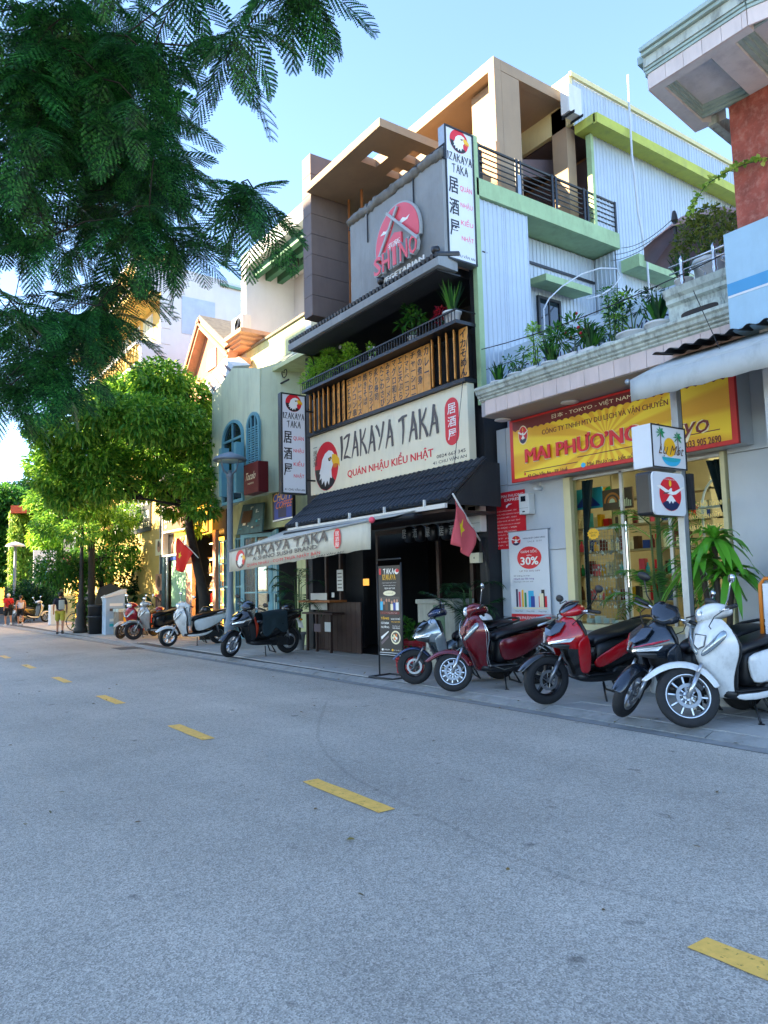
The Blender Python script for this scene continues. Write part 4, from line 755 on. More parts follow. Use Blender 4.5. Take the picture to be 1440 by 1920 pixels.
# sale banner
BN = thing('sale_banner', 'tall white sale banner with a red disc reading 30% against the shop wall', 'banner', (8.6, 8.27, .83)); x0_, x1_ = onX(957, 1082, 8.6), onX(1030, 1082, 8.6); zt, zb = 2.26, .84
Fb = faceX(8.6, 8.68, 7.84, zb, zt); MB().box(8.6, 8.606, 7.84, 8.68, zb, zt).build('sheet', MATS['panel_white'], BN); bb = MB(); bb.tube([(8.61, 7.8, zt), (8.61, 8.7, zt)], .012, 6).tube([(8.62, 8.26, zb - .3), (8.62, 8.26, zt)], .01, 6).tube([(8.61, 7.8, zb), (8.61, 8.7, zb)], .01, 6).tube([(8.62, 8.26, zb - .3), (8.45, 8.05, .06)], .01, 6).tube([(8.62, 8.26, zb - .3), (8.45, 8.5, .06)], .01, 6); bb.build('stand', MATS['zinc'], BN)
fuji(Fb, .2, .9, .12, .055, BN, .003); Fb.text('HÀNG NHẬT CHÍNH HÃNG', .38, .905, .94, .93, MATS['print_navy'], BN, bold=.01); Fb.text('S A L E   O F F', .5, .87, .85, .888, MATS['print_grey'], BN)
Fb.oval(.52, .70, .31, .125, MATS['print_red'], BN, 'print', .003); Fb.text('GIẢM SỐC', .31, .755, .73, .795, MATS['print_white'], BN, bold=.014, d=.005, weight=1); Fb.text('ĐẾN', .46, .72, .58, .74, MATS['print_white'], BN, bold=.012, d=.005); Fb.text('30%', .3, .62, .75, .71, MATS['print_white'], BN, bold=.014, d=.005, weight=2)
Fb.text('UP TO 30% OFF', .26, .545, .78, .562, MATS['print_maroon'], BN); Fb.text('Số lượng có hạn', .1, .49, .52, .515, MATS['print_navy'], BN, bold=.01); Fb.text('Nhanh tay đặt hàng', .1, .455, .62, .48, MATS['print_purple'], BN, bold=.012); Fb.text('Messenger: 033 905 2690', .1, .427, .6, .442, MATS['print_grey'], BN)
for k, (u, wd, hh, c) in enumerate(((.14, .05, .2, 'print_navy'), (.21, .05, .17, 'print_pink'), (.29, .05, .19, 'print_yellow'), (.36, .05, .16, 'print_green'), (.46, .14, .18, 'print_cyan'), (.52, .1, .12, 'print_blue'), (.72, .2, .12, 'print_red'), (.79, .08, .19, 'print_black'), (.74, .1, .15, 'print_cream'))): Fb.rect(u, .155, u + wd, .155 + hh, MATS[c], BN, 'print', .003 + .0004 * k)
Fb.rect(.06, .135, .94, .15, MATS['print_cream'], BN, 'print', .004)
for u in (.1, .4, .7): Fb.text('Hàng Nhật', u, .1, u + .2, .118, MATS['print_grey'], BN)
Fb.rect(.0, .0, 1., .078, MATS['print_red'], BN, 'print', .003); Fb.text('MAI PHƯƠNG TOKYO', .14, .02, .88, .058, MATS['print_white'], BN, bold=.014, d=.005, weight=1)
# meters, camera
def meter(label, F, q, mat='white_paint'):
    t = thing('electricity_meter', label, 'electricity meter', F.at(q[0], q[1], 0)); w_, h_ = q[2] - q[0], q[3] - q[1]
    o = MB().prism([F.at(q[0], q[1], .01), F.at(q[2], q[1], .01), F.at(q[2], q[3], .01), F.at(q[0], q[3], .01)], F.N * .14).build('box', MATS[mat], t, bevel=.012)
    F.rect(q[0] + w_ * .22, q[1] + h_ * .62, q[0] + w_ * .7, q[1] + h_ * .88, MATS['glass_dark'], t, 'window', .153); F.rect(q[0] + w_ * .35, q[1] + h_ * .1, q[0] + w_ * .6, q[1] + h_ * .16, MATS['stone_black'], t, 'lock', .153); F.rect(q[0] + w_ * .05, q[1] + h_ * .3, q[2] - w_ * .05, q[1] + h_ * .31, MATS['print_grey'], t, 'seam', .1525); return t
meter('white electricity meter box beside the red poster on the shop wall', F3, pxbox(F3, (986, 966), (1003, 925))); Fpier = faceX(8.42, 9.2, 8.95, 1, 3)
meter('white electricity meter box on the dark pier beside the flag', Fpier, pxbox(Fpier, (885, 1000), (912, 942))); 
t = thing('junction_box', 'small cream junction box on the dark pier below the meter', 'junction box', (8.4, 9.1, 1.9)); q = pxbox(Fpier, (889, 1056), (906, 1036)); MB().prism([Fpier.at(q[0], q[1], .01), Fpier.at(q[2], q[1], .01), Fpier.at(q[2], q[3], .01), Fpier.at(q[0], q[3], .01)], (-.09, 0, 0)).build('box', MATS['sign_cream'], t, bevel=.006); Fpier.oval((q[0] + q[2]) / 2, (q[1] + q[3]) / 2, .04, .01, MATS['stone_black'], t, 'hole', .102, n=8)
b = MB()
for k in range(6): b.tube([(8.38, 9.0 + .02 * k, 2.2), (8.36 - .02 * k, 8.98 + .03 * math.sin(k), 2.0), (8.38, 9.02 - .02 * k, 1.85 - .04 * k), (8.39, 8.98, 1.3 - .1 * k)], .008, 5)
tag(b.build('loose_cables', MATS['metal_dark'], None, loc=(8.4, 9.0, 1.8)), 'tangle of black cables hanging below the meter on the dark pier', 'cables')
t = thing('security_camera', 'small white security camera under the left end of the yellow signboard', 'camera', (8.6, 7.98, 2.9)); MB().lathe([(0, -.09), (.03, -.09), (.035, .06), (0, .07)], (0, 0, 0), 10, 'x').build('body', MATS['panel_white'], t, local=True, smooth=True); MB().tube([(.0, 0, .03), (.05, 0, .1)], .012, 6).build('bracket', MATS['panel_white'], t, local=True)
# pole with two light boxes
PL = thing('steel_post', 'grey steel post standing before the shop window with two light boxes fixed to it', 'post', (7.35, 4.74, 0)); MB().box(7.33, 7.41, 4.70, 4.78, .05, 3.75).build('shaft', MATS['zinc'], PL, bevel=.004); MB().box(7.415, 7.45, 4.72, 4.76, .05, 3.75).build('cable_duct', MATS['metal_dark'], PL); MB().box(7.42, 7.5, 4.66, 4.78, 2.2, 2.6).build('control_box', MATS['stone_black'], PL)
LB = thing('light_box', 'square light box with palm trees and a setting sun on the steel post', 'light box', (6.8, 4.72, 2.62)); F4 = Face((6.79, 4.68, 2.63), (.62, 0, 0), (0, 0, .47)); MB().box(6.79, 7.41, 4.68, 4.92, 2.63, 3.10).build('case', MATS['panel_white'], LB, bevel=.01); b = MB()
for (u0, u1, v0, v1) in ((0, 1, 0, .03), (0, 1, .97, 1), (0, .025, .031, .969), (.975, 1, .031, .969)): b.prism([F4.at(u0, v0, .001), F4.at(u1, v0, .001), F4.at(u1, v1, .001), F4.at(u0, v1, .001)], F4.N * .008)
b.build('frame', MATS['metal_dark'], LB); F4.oval(.52, .5, .17, .22, MATS['print_yellow'], LB, 'print', .003); F4.oval(.55, .26, .27, .2, MATS['print_cyan'], LB, 'print', .004, 180, 360); F4.oval(.55, .26, .27, .1, MATS['print_teal'], LB, 'print', .005, 180, 360)
for cu, cv, hh in ((.26, .82, .42), (.76, .76, .4)):
    F4.poly([(cu - .012, cv - hh), (cu + .015, cv - hh), (cu + .012, cv), (cu - .006, cv)], MATS['print_brown'], LB, 'print', .006)
    for a in (10, 50, 95, 140, 175, 215, -35): F4.poly([(cu, cv), (cu + .07 * math.cos(rad(a + 18)), cv + .1 * math.sin(rad(a + 18))), (cu + .14 * math.cos(rad(a)), cv + .17 * math.sin(rad(a)) - .03), (cu + .07 * math.cos(rad(a - 14)), cv + .1 * math.sin(rad(a - 14)) - .02)], MATS['print_green'], LB, 'print', .0065)
F4.text('Lụ Mót', .2, .26, .9, .55, MATS['print_white'], LB, d=.008, bold=.025, shear=.15); F4.text('Lụ Mót', .2, .26, .9, .55, MATS['print_brown'], LB, d=.0095, shear=.15)
LC = thing('light_box', 'rounded white light box with a red mountain emblem on the steel post', 'light box', (6.75, 4.72, 2.1)); F5 = Face((6.74, 4.68, 2.12), (.57, 0, 0), (0, 0, .46)); MB().box(6.74, 7.31, 4.68, 4.88, 2.12, 2.585).build('case', MATS['stone_black'], LC, bevel=.03)
b = MB(); rr = .12; pts = []
for (cu, cv, a0) in ((1 - rr * .8, 1 - rr, 0), (rr * .8, 1 - rr, 90), (rr * .8, rr, 180), (1 - rr * .8, rr, 270)):
    for k in range(6): a = rad(a0 + 18 * k); pts.append((cu + rr * .8 * math.cos(a), cv + rr * math.sin(a)))
F5.poly(pts, MATS['panel_white'], LC, 'panel', .002, .02); fuji(F5, .52, .5, .34, .4, LC, .026); F5.text('MAI PHƯƠNG TOKYO', .34, .82, .7, .86, MATS['print_white'], LC, d=.033)
# ================================================================ ornate old balcony block, next-door house, awnings
M('red_plaster', '94493a', .75, vary=.35, scale=5, bump=.2, bscale=20, dirt=.7, dcol=(.50, .24, .18), streak=1., dscale=4); M('pale_blue_wall', '9dbfd3', .75, vary=.06, dirt=.12); M('blue_band', '4b95c4', .7, vary=.05); M('eave_white', 'd8d6d6', .7, vary=.1, scale=2, dirt=.4, dcol=(.25, .25, .27), streak=1, dscale=1.5); M('eave_pink', 'd9cbc5', .6, vary=.06, dirt=.2); M('teal_mould', 'a3b9b4', .7, vary=.1, dirt=.35, streak=1)
M('canvas_grey', 'b0b5b3', .85, vary=.06, bump=.1, bscale=10, dirt=.3, streak=.5); M('steel_chrome', 'b8bcc0', .25, metal=.9, vary=.05)
BB = thing('balcony_block', 'weathered mint balcony parapet with an oval slot, at the right end of the shop ledge', 'balcony', (8, 4.8, 4.6))
prof = [(8.02, 4.442), (8.02, 4.76), (7.97, 4.79), (7.97, 4.84), (7.93, 4.88), (7.91, 4.96), (8.5, 4.96), (8.5, 4.442)]
ov = [(4.755 + .29 * math.cos(a) * 1.0 - .0, 4.72 + .055 * math.sin(a)) for a in np.linspace(0, 2 * math.pi, 25)[:-1]]
MB().prism([(x, 3.2, z) for x, z in prof], (0, 1.97, 0)).build('parapet', MATS['mint_old'], BB)
def slot(k, x, par, mat, name, th): MB().prism([(x, 4.755 + (.24 + k) * math.copysign(abs(math.cos(a)) ** .5, math.cos(a)), 4.6 + (.045 + k) * math.copysign(abs(math.sin(a)) ** .7, math.sin(a))) for a in np.linspace(0, 2 * math.pi, 29)[:-1]], (-th, 0, 0)).build(name, MATS[mat], par)
slot(.06, 8.019, BB, 'mint_old', 'slot_rim', .02); slot(.0, 7.998, BB, 'stone_black', 'slot', .004)
RL = thing('steel_railing', 'steel railing with scrollwork on the weathered mint parapet', 'railing', (8, 4.6, 4.96)); 
for z, r_ in ((5.28, .018), (5.19, .012)): MB().tube([(8.05, 3.3, z), (8.05, 5.15, z)], r_, 8).build('rail', MATS['steel_chrome'], RL, smooth=True)
for y_ in (4.98, 4.56, 3.9): MB().lathe([(.03, 4.96), (.035, 4.99), (.02, 5.02), (.03, 5.06), (.022, 5.11), (.03, 5.18), (.02, 5.22), (.026, 5.31), (.03, 5.33), (0, 5.38)], (8.05, y_, 0), 12).build('post', MATS['steel_chrome'], RL, smooth=True)
for y_ in (4.98, 4.84, 4.7, 4.42, 4.28, 4.14): MB().tube([(8.05, y_, 4.96), (8.05, y_ - .02, 5.06), (8.05, y_ + .05, 5.13), (8.05, y_ + .03, 5.17), (8.05, y_ - .01, 5.14)], .007, 5).build('scroll', MATS['steel_chrome'], RL)
MB().box(8.06, 8.09, 3.3, 4.86, 4.96, 5.02).build('blue_strip', MATS['print_blue'], RL)
RB = thing('corner_house', 'tall house at the right edge with a red plaster wall under a coffered eave', 'house', (8.5, 3.9, 0)); RX = 7.5
MB().box(RX, 12, -6, 3.965, 5.08, 6.52).build('red_wall', MATS['red_plaster'], RB)
for y_ in (3.45, 2.9): MB().box(RX - .004, RX, y_, y_ + .012, 5.12, 6.5).build('wall_joint', MATS['stone_black'], RB)
MB().box(RX - .12, 12, -6, 4.06, 4.02, 5.08).build('blue_wall', MATS['pale_blue_wall'], RB)
a, c = onX(1369, 575, RX - .12), onX(1372, 553, RX - .12); MB().box(RX - .123, RX - .12, -6, 4.055, 4.40, 4.53).build('blue_band', MATS['blue_band'], RB); MB().box(RX - .124, RX - .12, -6, 4.055, 4.375, 4.398).build('white_line', MATS['panel_white'], RB)
MB().box(7.62, 12, -6, 3.88, .05, 4.02).build('ground_wall', MATS['clad_white'], RB)
ze = 6.52; E_ = lambda px, py, z=ze: onZ(px, py, z)
P0, P1, P2, Pf = E_(1219, 168), E_(1307, 247), E_(1362, 221), E_(1404, 50); Pn = (P0[0] + .005, Pf[1], ze); P3 = (P0[0] + .2, P0[1] - 1.62, ze); P4 = (P3[0], -4, ze); BK = (12, -4, ze)
poly_ = [P0, Pn, P3, P4, BK, (12, P2[1], ze), P2, P1]
MB().prism([(p[0], p[1], ze + .13) for p in poly_], (0, 0, .25)).build('eave_slab', MATS['eave_white'], RB)
def lerp(a, b, t): return tuple(a[i] + (b[i] - a[i]) * t for i in range(3))
# ribs under the slab: rims and cross beams; teal stepped mouldings inside each coffer
bx = P2[0]
Q0, Q1 = (P0[0] + .1, P0[1] - .10, ze), (P1[0] - .1, P1[1] - .14, ze)
MB().prism([P0, Pn, (Pn[0] + .1, Pn[1], ze), Q0], (0, 0, .13)).build('eave_rim', MATS['eave_white'], RB); MB().prism([P0, Q0, Q1, P1], (0, 0, .13)).build('eave_rim', MATS['eave_white'], RB)
MB().prism([P1, Q1, (bx - .0, Q1[1] - .1, ze), P2], (0, 0, .13)).build('eave_rim', MATS['eave_white'], RB)
y1_, y2_ = P0[1] - .62, P0[1] - .86; MB().prism([(Pn[0] + .1, y1_, ze + .001), (RX + .1, y1_ + .1, ze + .001), (RX + .1, y2_ + .1, ze + .001), (Pn[0] + .1, y2_, ze + .001)], (0, 0, .128)).build('eave_beam', MATS['eave_white'], RB)
def coffer(c, n_=3):
    for k in range(n_):
        t0, t1 = .075 * k, .075 * (k + 1); cx_ = [sum(p[i] for p in c) / len(c) for i in range(2)]; b = MB(); m_ = len(c)
        I = lambda p, t: (p[0] + (cx_[0] - p[0]) * t, p[1] + (cx_[1] - p[1]) * t)
        for i in range(m_): a, e = c[i], c[(i + 1) % m_]; q = [I(a, t0), I(e, t0), I(e, t1), I(a, t1)]; b.prism([(p[0], p[1], ze + .035 + .03 * k) for p in q], (0, 0, .094 - .03 * k))
        b.build('coffer_moulding', MATS['teal_mould'], RB)
coffer([(Q0[0], Q0[1]), (Q1[0] - .02, Q1[1]), (RX + .1, y1_ + .1), (Q0[0], y1_)]); coffer([(Q0[0], y2_), (RX, y2_ + .08), (RX, y2_ - 1.2), (Q0[0] + .2, y2_ - 1.2), (Q0[0], P3[1] + .45)])
fa = [P0, Pn, P3, P4]
for i in range(3):
    a, e = Vector(fa[i]), Vector(fa[i + 1]); L_ = (e - a).length; u = (e - a).normalized(); nr = Vector((u.y, -u.x, 0)); k = 0.
    if nr.x > 0: nr = -nr
    while k < L_ - .01: w_ = min(.2, L_ - k); MB().prism([tuple(a + u * k), tuple(a + u * (k + w_ - .004)), tuple(a + u * (k + w_ - .004) + Vector((0, 0, .16))), tuple(a + u * k + Vector((0, 0, .16)))], nr * .02).build('fascia_tile', MATS['eave_pink'], RB); k += w_
    for d0, z0, z1, m_ in ((.03, .165, .195, 'teal_mould'), (.045, .2, .225, 'teal_mould'), (.06, .23, .33, 'mint_old'), (.1, .335, .37, 'teal_mould'), (.13, .375, .42, 'teal_mould')):
        s0 = -.02 if i == 0 else 0; MB().prism([tuple(a + u * s0 + Vector((0, 0, z0))), tuple(e + Vector((0, 0, z0))), tuple(e + Vector((0, 0, z1))), tuple(a + u * s0 + Vector((0, 0, z1)))], nr * d0).build('cornice_moulding', MATS[m_], RB)
a, e = Vector(P0), Vector(P1); u = (e - a).normalized(); nr = Vector((-u.y, u.x, 0)); nr = nr if nr.y > 0 else -nr
for d0, z0, z1, m_ in ((.02, .0, .16, 'eave_pink'), (.045, .165, .225, 'teal_mould'), (.06, .23, .33, 'mint_old'), (.12, .335, .42, 'teal_mould')): MB().prism([tuple(a + Vector((0, 0, z0))), tuple(e + Vector((0, 0, z0))), tuple(e + Vector((0, 0, z1))), tuple(a + Vector((0, 0, z1)))], nr * d0).build('cornice_moulding', MATS[m_], RB)
q = [onY(1328, 238, P1[1] - .15), onY(1372, 274, P1[1] - .15), onY(1372, 215, P1[1] - .15)]
MB().prism([q[0], q[1], (q[1][0] + .3, q[1][1], q[1][2]), (q[1][0] + .3, q[0][1], q[0][2] + .2), (q[0][0], q[0][1], q[0][2] + .1)], (0, -.1, 0)).build('eave_bracket', MATS['mint_old'], RB)
GA = thing('grey_awning', 'grey canvas awning at the right edge, over the end of the yellow signboard', 'awning', (7, 4.3, 3.6)); top = []; val = []
for i in range(33):
    y_ = 5.03 - 3.4 * i / 32; wv = .012 * math.sin(i * 1.7) + .006 * math.sin(i * 4.1); top.append([(7.75, y_ - .1, 4.05), (7.3, y_ - .05, 3.84), (6.98, y_, 3.68)]); val.append([(6.98, y_, 3.68), (6.97 + wv * .5, y_, 3.55), (6.975 + wv, y_ + .006 * math.sin(i), 3.43 + .006 * math.sin(i * 2.1))])
MB().loft(top, cap=False, closed=False).build('canvas', MATS['canvas_grey'], GA, smooth=True, solid=.005); MB().loft(val, cap=False, closed=False).build('valance', MATS['canvas_grey'], GA, smooth=True, solid=.005)
MB().tube([(7.0, 5.06, 3.67), (7.0, 1.6, 3.67)], .02, 8).ball((7.0, 5.08, 3.67), .035, 8, 6).build('front_bar', MATS['zinc'], GA, smooth=True)
r0 = []; 
for i in range(120): y_ = 4.95 - .03 * i; r0.append(y_)
MB().loft([[(7.3, y_, 4.0 + .02 * math.sin(i * 1.05)) for i, y_ in enumerate(r0)], [(8.1, y_, 4.12 + .02 * math.sin(i * 1.05)) for i, y_ in enumerate(r0)]], cap=False, closed=False).build('tin_edge', MATS['metal_dark'], GA, solid=.004)
# cables crossing in front
DET = True
def cable(name, label, a, e, drop, r=.006): tag(MB().tube(sag(a, e, drop, 14), r, 5).build('cable', MATS['metal_dark'], None, smooth=True, loc=a), label, 'cable')
a = onX(903, 655, 8.2); e = onX(1350, 480, 7.6); cable('c', 'black cable strung over the pots from the green corner post to the steel railing', a, e, .1, .008)
cable('c', 'thin cable from the corner post running low behind the potted plants', onX(905, 695, 8.45), onX(1250, 560, 8.3), .05, .006)
cable('c', 'slanting cable in front of the weathered mint parapet', onX(1300, 545, 7.3), onX(1352, 660, 7.3), .0, .005)
for k, (y0, z0) in enumerate(((4.75, 6.25), (4.78, 6.1), (4.72, 6.02))): cable('c', ['highest wire from the umbrella pole to the tin-clad wall', 'middle wire from the umbrella pole to the tin-clad wall', 'lowest wire from the umbrella pole to the tin-clad wall'][k], onX(1262, 410 + 8 * k, 9.0), onY(1165 - 10 * k, 465 + 12 * k, 8.85), .1, .006)
cable('c', 'thin guy wire from the plaque row down to the flag staff', onX(877, 625, 7.9), onX(846, 930, 7.2), 0., .005)
# ================================================================ houses to the left of the restaurant
M('pale_green', 'c4ceb2', .8, vary=.08, scale=1, dirt=.35, dcol=(.20, .21, .15), streak=.15); M('pale_lime', 'c3ca9a', .8, vary=.1, dirt=.45, dcol=(.22, .2, .12), streak=.15); M('door_blue', '5f97a6', .5, vary=.08, dirt=.2); M('white_wall', 'c9cfd3', .8, vary=.05, scale=1, dirt=.12, dcol=(.3, .32, .34)); M('yellow_wall', 'd3b466', .8, vary=.06, dirt=.12, dcol=(.35, .27, .12)); M('peach_wall', 'b07a5e', .8, vary=.1, dirt=.4, dcol=(.12, .09, .07)); M('peach_trim', 'c9977a', .75, vary=.1, dirt=.5, dcol=(.1, .08, .07), streak=1.)
M('old_stone', '7b7468', .9, vary=.3, scale=6, bump=.2); M('green_slat', '2f6a4c', .6, vary=.1); M('iron', '2a2c2e', .6, vary=.2); M('frosted', 'b9c6b6', .3, vary=.05); M('shutter_green', '8fb99a', .5, vary=.06, dirt=.25); M('rust_board', '4f6a6c', .7, vary=.25, scale=5); M('warm_lamp', 'ffcf70', .5, vary=.1, emit=5.); M('lit_amber', 'f2a83a', .5, vary=.4, scale=9, emit=.9); M('brown_sign', '7a5a48', .6, vary=.06); M('dark_sign', '2c3133', .6, vary=.1); M('billboard', 'd5dbe0', .5, vary=.03); M('green_roof', '6f9a86', .5, vary=.1); M('sky_blue_panel', 'a3b8cd', .7, vary=.12, scale=2)
GX = 8.0
def XP(pts, X): return [onX(a, c, X) for a, c in pts]
GH = thing('green_house', 'pale green house with arched blue windows and blue glazed doors beside the restaurant', 'house', (8.9, 17.3, 0))
Ye = onX(487, 800, GX)[1]
MB().prism(XP([(396, 958), (398, 742), (436, 690), (487, 690), (487, 927), (462, 931)], GX), (.25, 0, 0)).build('bay_wall', MATS['pale_green'], GH)
z_t = onX(487, 690, GX)[2]; zb_ = onX(487, 926, GX)[2]
MB().hexa([(GX + .001, Ye - .001, zb_), (8.95, Ye - .4, zb_ + .12), (8.95, Ye - .2, zb_ + .12), (GX + .001, Ye + .2, zb_)], [(GX + .001, Ye - .001, z_t), (8.95, Ye - .4, z_t + .35), (8.95, Ye - .2, z_t + .35), (GX + .001, Ye + .2, z_t)]).build('side_wall', MATS['pale_green'], GH)
MB().box(8.25, 9.2, Ye + .21, 20.6, z_t - 1.2, z_t - .9).build('bay_floor', MATS['pale_green'], GH)
MB().box(8.96, 9.1, 15.16, 16.55, .05, 6.9).box(8.96, 9.1, 16.56, 20.9, 3.05, 5.3).box(8.96, 9.1, 20.3, 20.9, .05, 3.04).box(8.3, 9.6, 14.2, 16.8, 6.9, 7.0).build('front_wall', MATS['pale_lime'], GH)
MB().box(9.4, 9.5, 14.2, 20.9, .05, 5.2).build('inner_wall', MATS['dark_wall'], GH)
def arch(pxl, pxr, pyb, pyt, X, par, shut):
    a, c = onX(pxl, pyb, X), onX(pxr, pyb, X); y0, y1 = c[1], a[1]; zb = (a[2] + c[2]) / 2; zt = onX((pxl + pxr) / 2, pyt, X)[2]; r = (y1 - y0) / 2; rz = min(r, .5); yc = (y0 + y1) / 2
    def out(k, x): return [(x, y1 + k, zb - k), (x, y0 - k, zb - k)] + [(x, yc - (r + k) * math.cos(t), zt - rz + (rz + k) * math.sin(t)) for t in np.linspace(0, math.pi, 15)]
    w_ = MB().prism(out(-.03, X - .004), (.003, 0, 0)).build('window', MATS['glass_dark'], par)
    b = MB(); o1, o2 = out(.03, X - .06), out(-.05, X - .06); n_ = len(o1)
    for i in range(n_): j = (i + 1) % n_; b.hexa([o1[i], o1[j], o2[j], o2[i]], [(p[0] + .055, p[1], p[2]) for p in (o1[i], o1[j], o2[j], o2[i])])
    b.build('frame', MATS['door_blue'], w_); b = MB()
    for k in range(1, 3 if shut else 2): y_ = y0 + (y1 - y0) * k / (3 if shut else 2); b.box(X - .05, X - .01, y_ - .02, y_ + .02, zb + .03, zt - .06)
    if shut:
        k = zb + .05
        while k < zt - rz: b.box(X - .04, X - .012, y0 + .05, y1 - .05, k, k + .03); k += .06
    else: b.box(X - .05, X - .012, y0 + .05, y1 - .05, zt - rz - .03, zt - rz + .03)
    b.build('shutter' if shut else 'glazing_bar', MATS['door_blue'], w_)
arch(420, 458, 942, 790, GX, GH, False); arch(466, 489, 872, 775, GX, GH, True)
for (px0, px1) in ((424, 429), (452, 457)):
    a, c = onX(px0, 945, GX - .1), onX(px1, 945, GX - .1); MB().hexa([(GX - .09, c[1], 3.9), (GX - .3, c[1] + .0, 3.9), (GX - .3, a[1], 3.9), (GX - .09, a[1], 3.9)], [(GX - .09, c[1], 5.2), (GX - .3, c[1], 5.2), (GX - .3, a[1], 5.2), (GX - .09, a[1], 5.2)]).build('open_shutter', MATS['door_blue'], GH)
# blue grille gate and glazed door leaves
DX = 8.9
def yx(px, X=DX): return onX(px, 1080, X)[1]
def grille(pa, pb, n_):
    y1, y0 = yx(pa), yx(pb); b = MB().box(DX, DX + .05, y0, y0 + .05, .08, 2.95).box(DX, DX + .05, y1 - .05, y1, .08, 2.95)
    for z in (.1, .8, 1.5, 2.2, 2.88): b.box(DX + .01, DX + .04, y0 + .05, y1 - .05, z, z + .05)
    o = b.build('gate', MATS['door_blue'], GH)
    for k in range(1, n_): y_ = y0 + (y1 - y0) * k / n_; MB().tube([(DX + .025, y_, .1), (DX + .025, y_, 2.9)], .018, 6).build('bar', MATS['door_blue'], o)
grille(410, 432, 5); grille(441, 470, 6)
def leaf(pa, pb, xa, xb, rows, pane):
    y1, y0 = yx(pa), yx(pb); A, B_ = Vector((xa, y1, .1)), Vector((xb, y0, .1)); d = B_ - A; hh = 2.85; b = MB(); nr = Vector((-d.y, d.x, 0)).normalized() * .025
    def bar(u0, u1, v0, v1): q = [A + d * u0 + Vector((0, 0, v0)), A + d * u1 + Vector((0, 0, v0)), A + d * u1 + Vector((0, 0, v1)), A + d * u0 + Vector((0, 0, v1))]; b.hexa([tuple(p - nr) for p in q], [tuple(p + nr) for p in q])
    bar(0, .12, 0, hh); bar(.88, 1, 0, hh); bar(.121, .879, 0, .5); bar(.121, .879, hh - .1, hh); bar(.48, .53, .501, hh - .101)
    for k in range(1, rows): z = .5 + (hh - .6) * k / rows; bar(.121, .479, z - .02, z + .02); bar(.531, .879, z - .02, z + .02)
    o = b.build('door', MATS['door_blue'], GH)
    for i in range(2):
        for k in range(rows): z0, z1 = .52 + (hh - .6) * k / rows, .48 + (hh - .6) * (k + 1) / rows; u0 = .12 + .41 * i; q = [A + d * u0 + Vector((0, 0, z0)), A + d * (u0 + .35) + Vector((0, 0, z0)), A + d * (u0 + .35) + Vector((0, 0, z1)), A + d * u0 + Vector((0, 0, z1))]; MB().hexa([tuple(p - nr * .2) for p in q], [tuple(p + nr * .2) for p in q]).build('pane', pane, o)
    MB().box(A.x + d.x * .9 - .06, A.x + d.x * .9 + .06, A.y + d.y * .9 - .02, A.y + d.y * .9 + .02, 1.1, 1.3).build('handle', MATS['iron'], o)
GT = glassmat('door_glass', (.45, .6, .62), .1)
leaf(471, 508, 8.6, 8.95, 3, GT); leaf(511, 541, 8.92, 8.6, 3, MATS['frosted'])
# maroon box sign, old picture board, cafe sign
t = thing('box_sign', 'small maroon box sign reading Tocolo under the shuttered arch', 'sign', onX(470, 925, 7.75)); F_ = Face(onX(457, 929, 7.7), Vector(onX(484, 921, 7.72)) - Vector(onX(457, 929, 7.7)), (0, 0, .75)); M('maroon_box', '5c1218', .5, vary=.05)
MB().prism([F_.at(0, 0, 0), F_.at(1, 0, 0), F_.at(1, 1, 0), F_.at(0, 1, 0)], (.28, 0, 0)).build('case', MATS['maroon_box'], t, bevel=.01); F_.text('Tocolo', .15, .45, .85, .7, MATS['print_cream'], t, d=.005, shear=.15, bold=.01); F_.text('FASHION', .3, .3, .7, .36, MATS['print_cream'], t, d=.005)
t = thing('picture_board', 'tilted old board with a faded yellow and teal picture over the blue gate', 'board', onX(465, 1000, 8.5)); q = XP([(443, 1003), (490, 997), (478, 941), (440, 946)], 8.55); q[2] = (8.8, q[2][1], q[2][2]); q[3] = (8.8, q[3][1], q[3][2])
MB().prism(q, (.05, 0, 0)).build('board', MATS['rust_board'], t); F_ = Face(Vector(q[0]) - Vector((.004, 0, 0)), Vector(q[1]) - Vector(q[0]), Vector(q[3]) - Vector(q[0])); rb = random.Random(9)
for k in range(22): u, v = rb.uniform(.08, .85), rb.uniform(.1, .85); F_.rect(u, v, u + rb.uniform(.03, .16), v + rb.uniform(.02, .12), MATS[rb.choice(['print_teal', 'print_grey', 'print_brown', 'rust_board', 'print_cream', 'mint_old'])], t, 'print', .002 + .0005 * k)
F_.rect(.12, .35, .5, .75, MATS['print_brown'], t, 'print', .02)
t = thing('cafe_sign', 'blue and black cafe sign with yellow hand lettering beside the low upright sign', 'sign', onX(530, 980, 8.3)); F_ = Face(onX(511, 979, 8.35), Vector(onX(549, 971, 8.35)) - Vector(onX(511, 979, 8.35)), (0, 0, onX(511, 926, 8.35)[2] - onX(511, 979, 8.35)[2]))
MB().prism([F_.at(0, 0, 0), F_.at(1, 0, 0), F_.at(1, 1, 0), F_.at(0, 1, 0)], (.08, 0, 0)).build('board', MATS['stone_black'], t); F_.rect(.1, .05, .95, .95, MATS['print_blue'], t); F_.rect(.3, .1, .7, .5, MATS['print_navy'], t, d=.004); F_.text('CHOM', .06, .68, .9, .98, MATS['print_yellow'], t, d=.007, bold=.01, shear=.1); F_.text('COFFEE', .2, .42, .98, .66, MATS['print_orange'], t, d=.007, bold=.006, shear=.1); F_.rect(.02, .0, 1, .05, MATS['print_white'], t, d=.006)
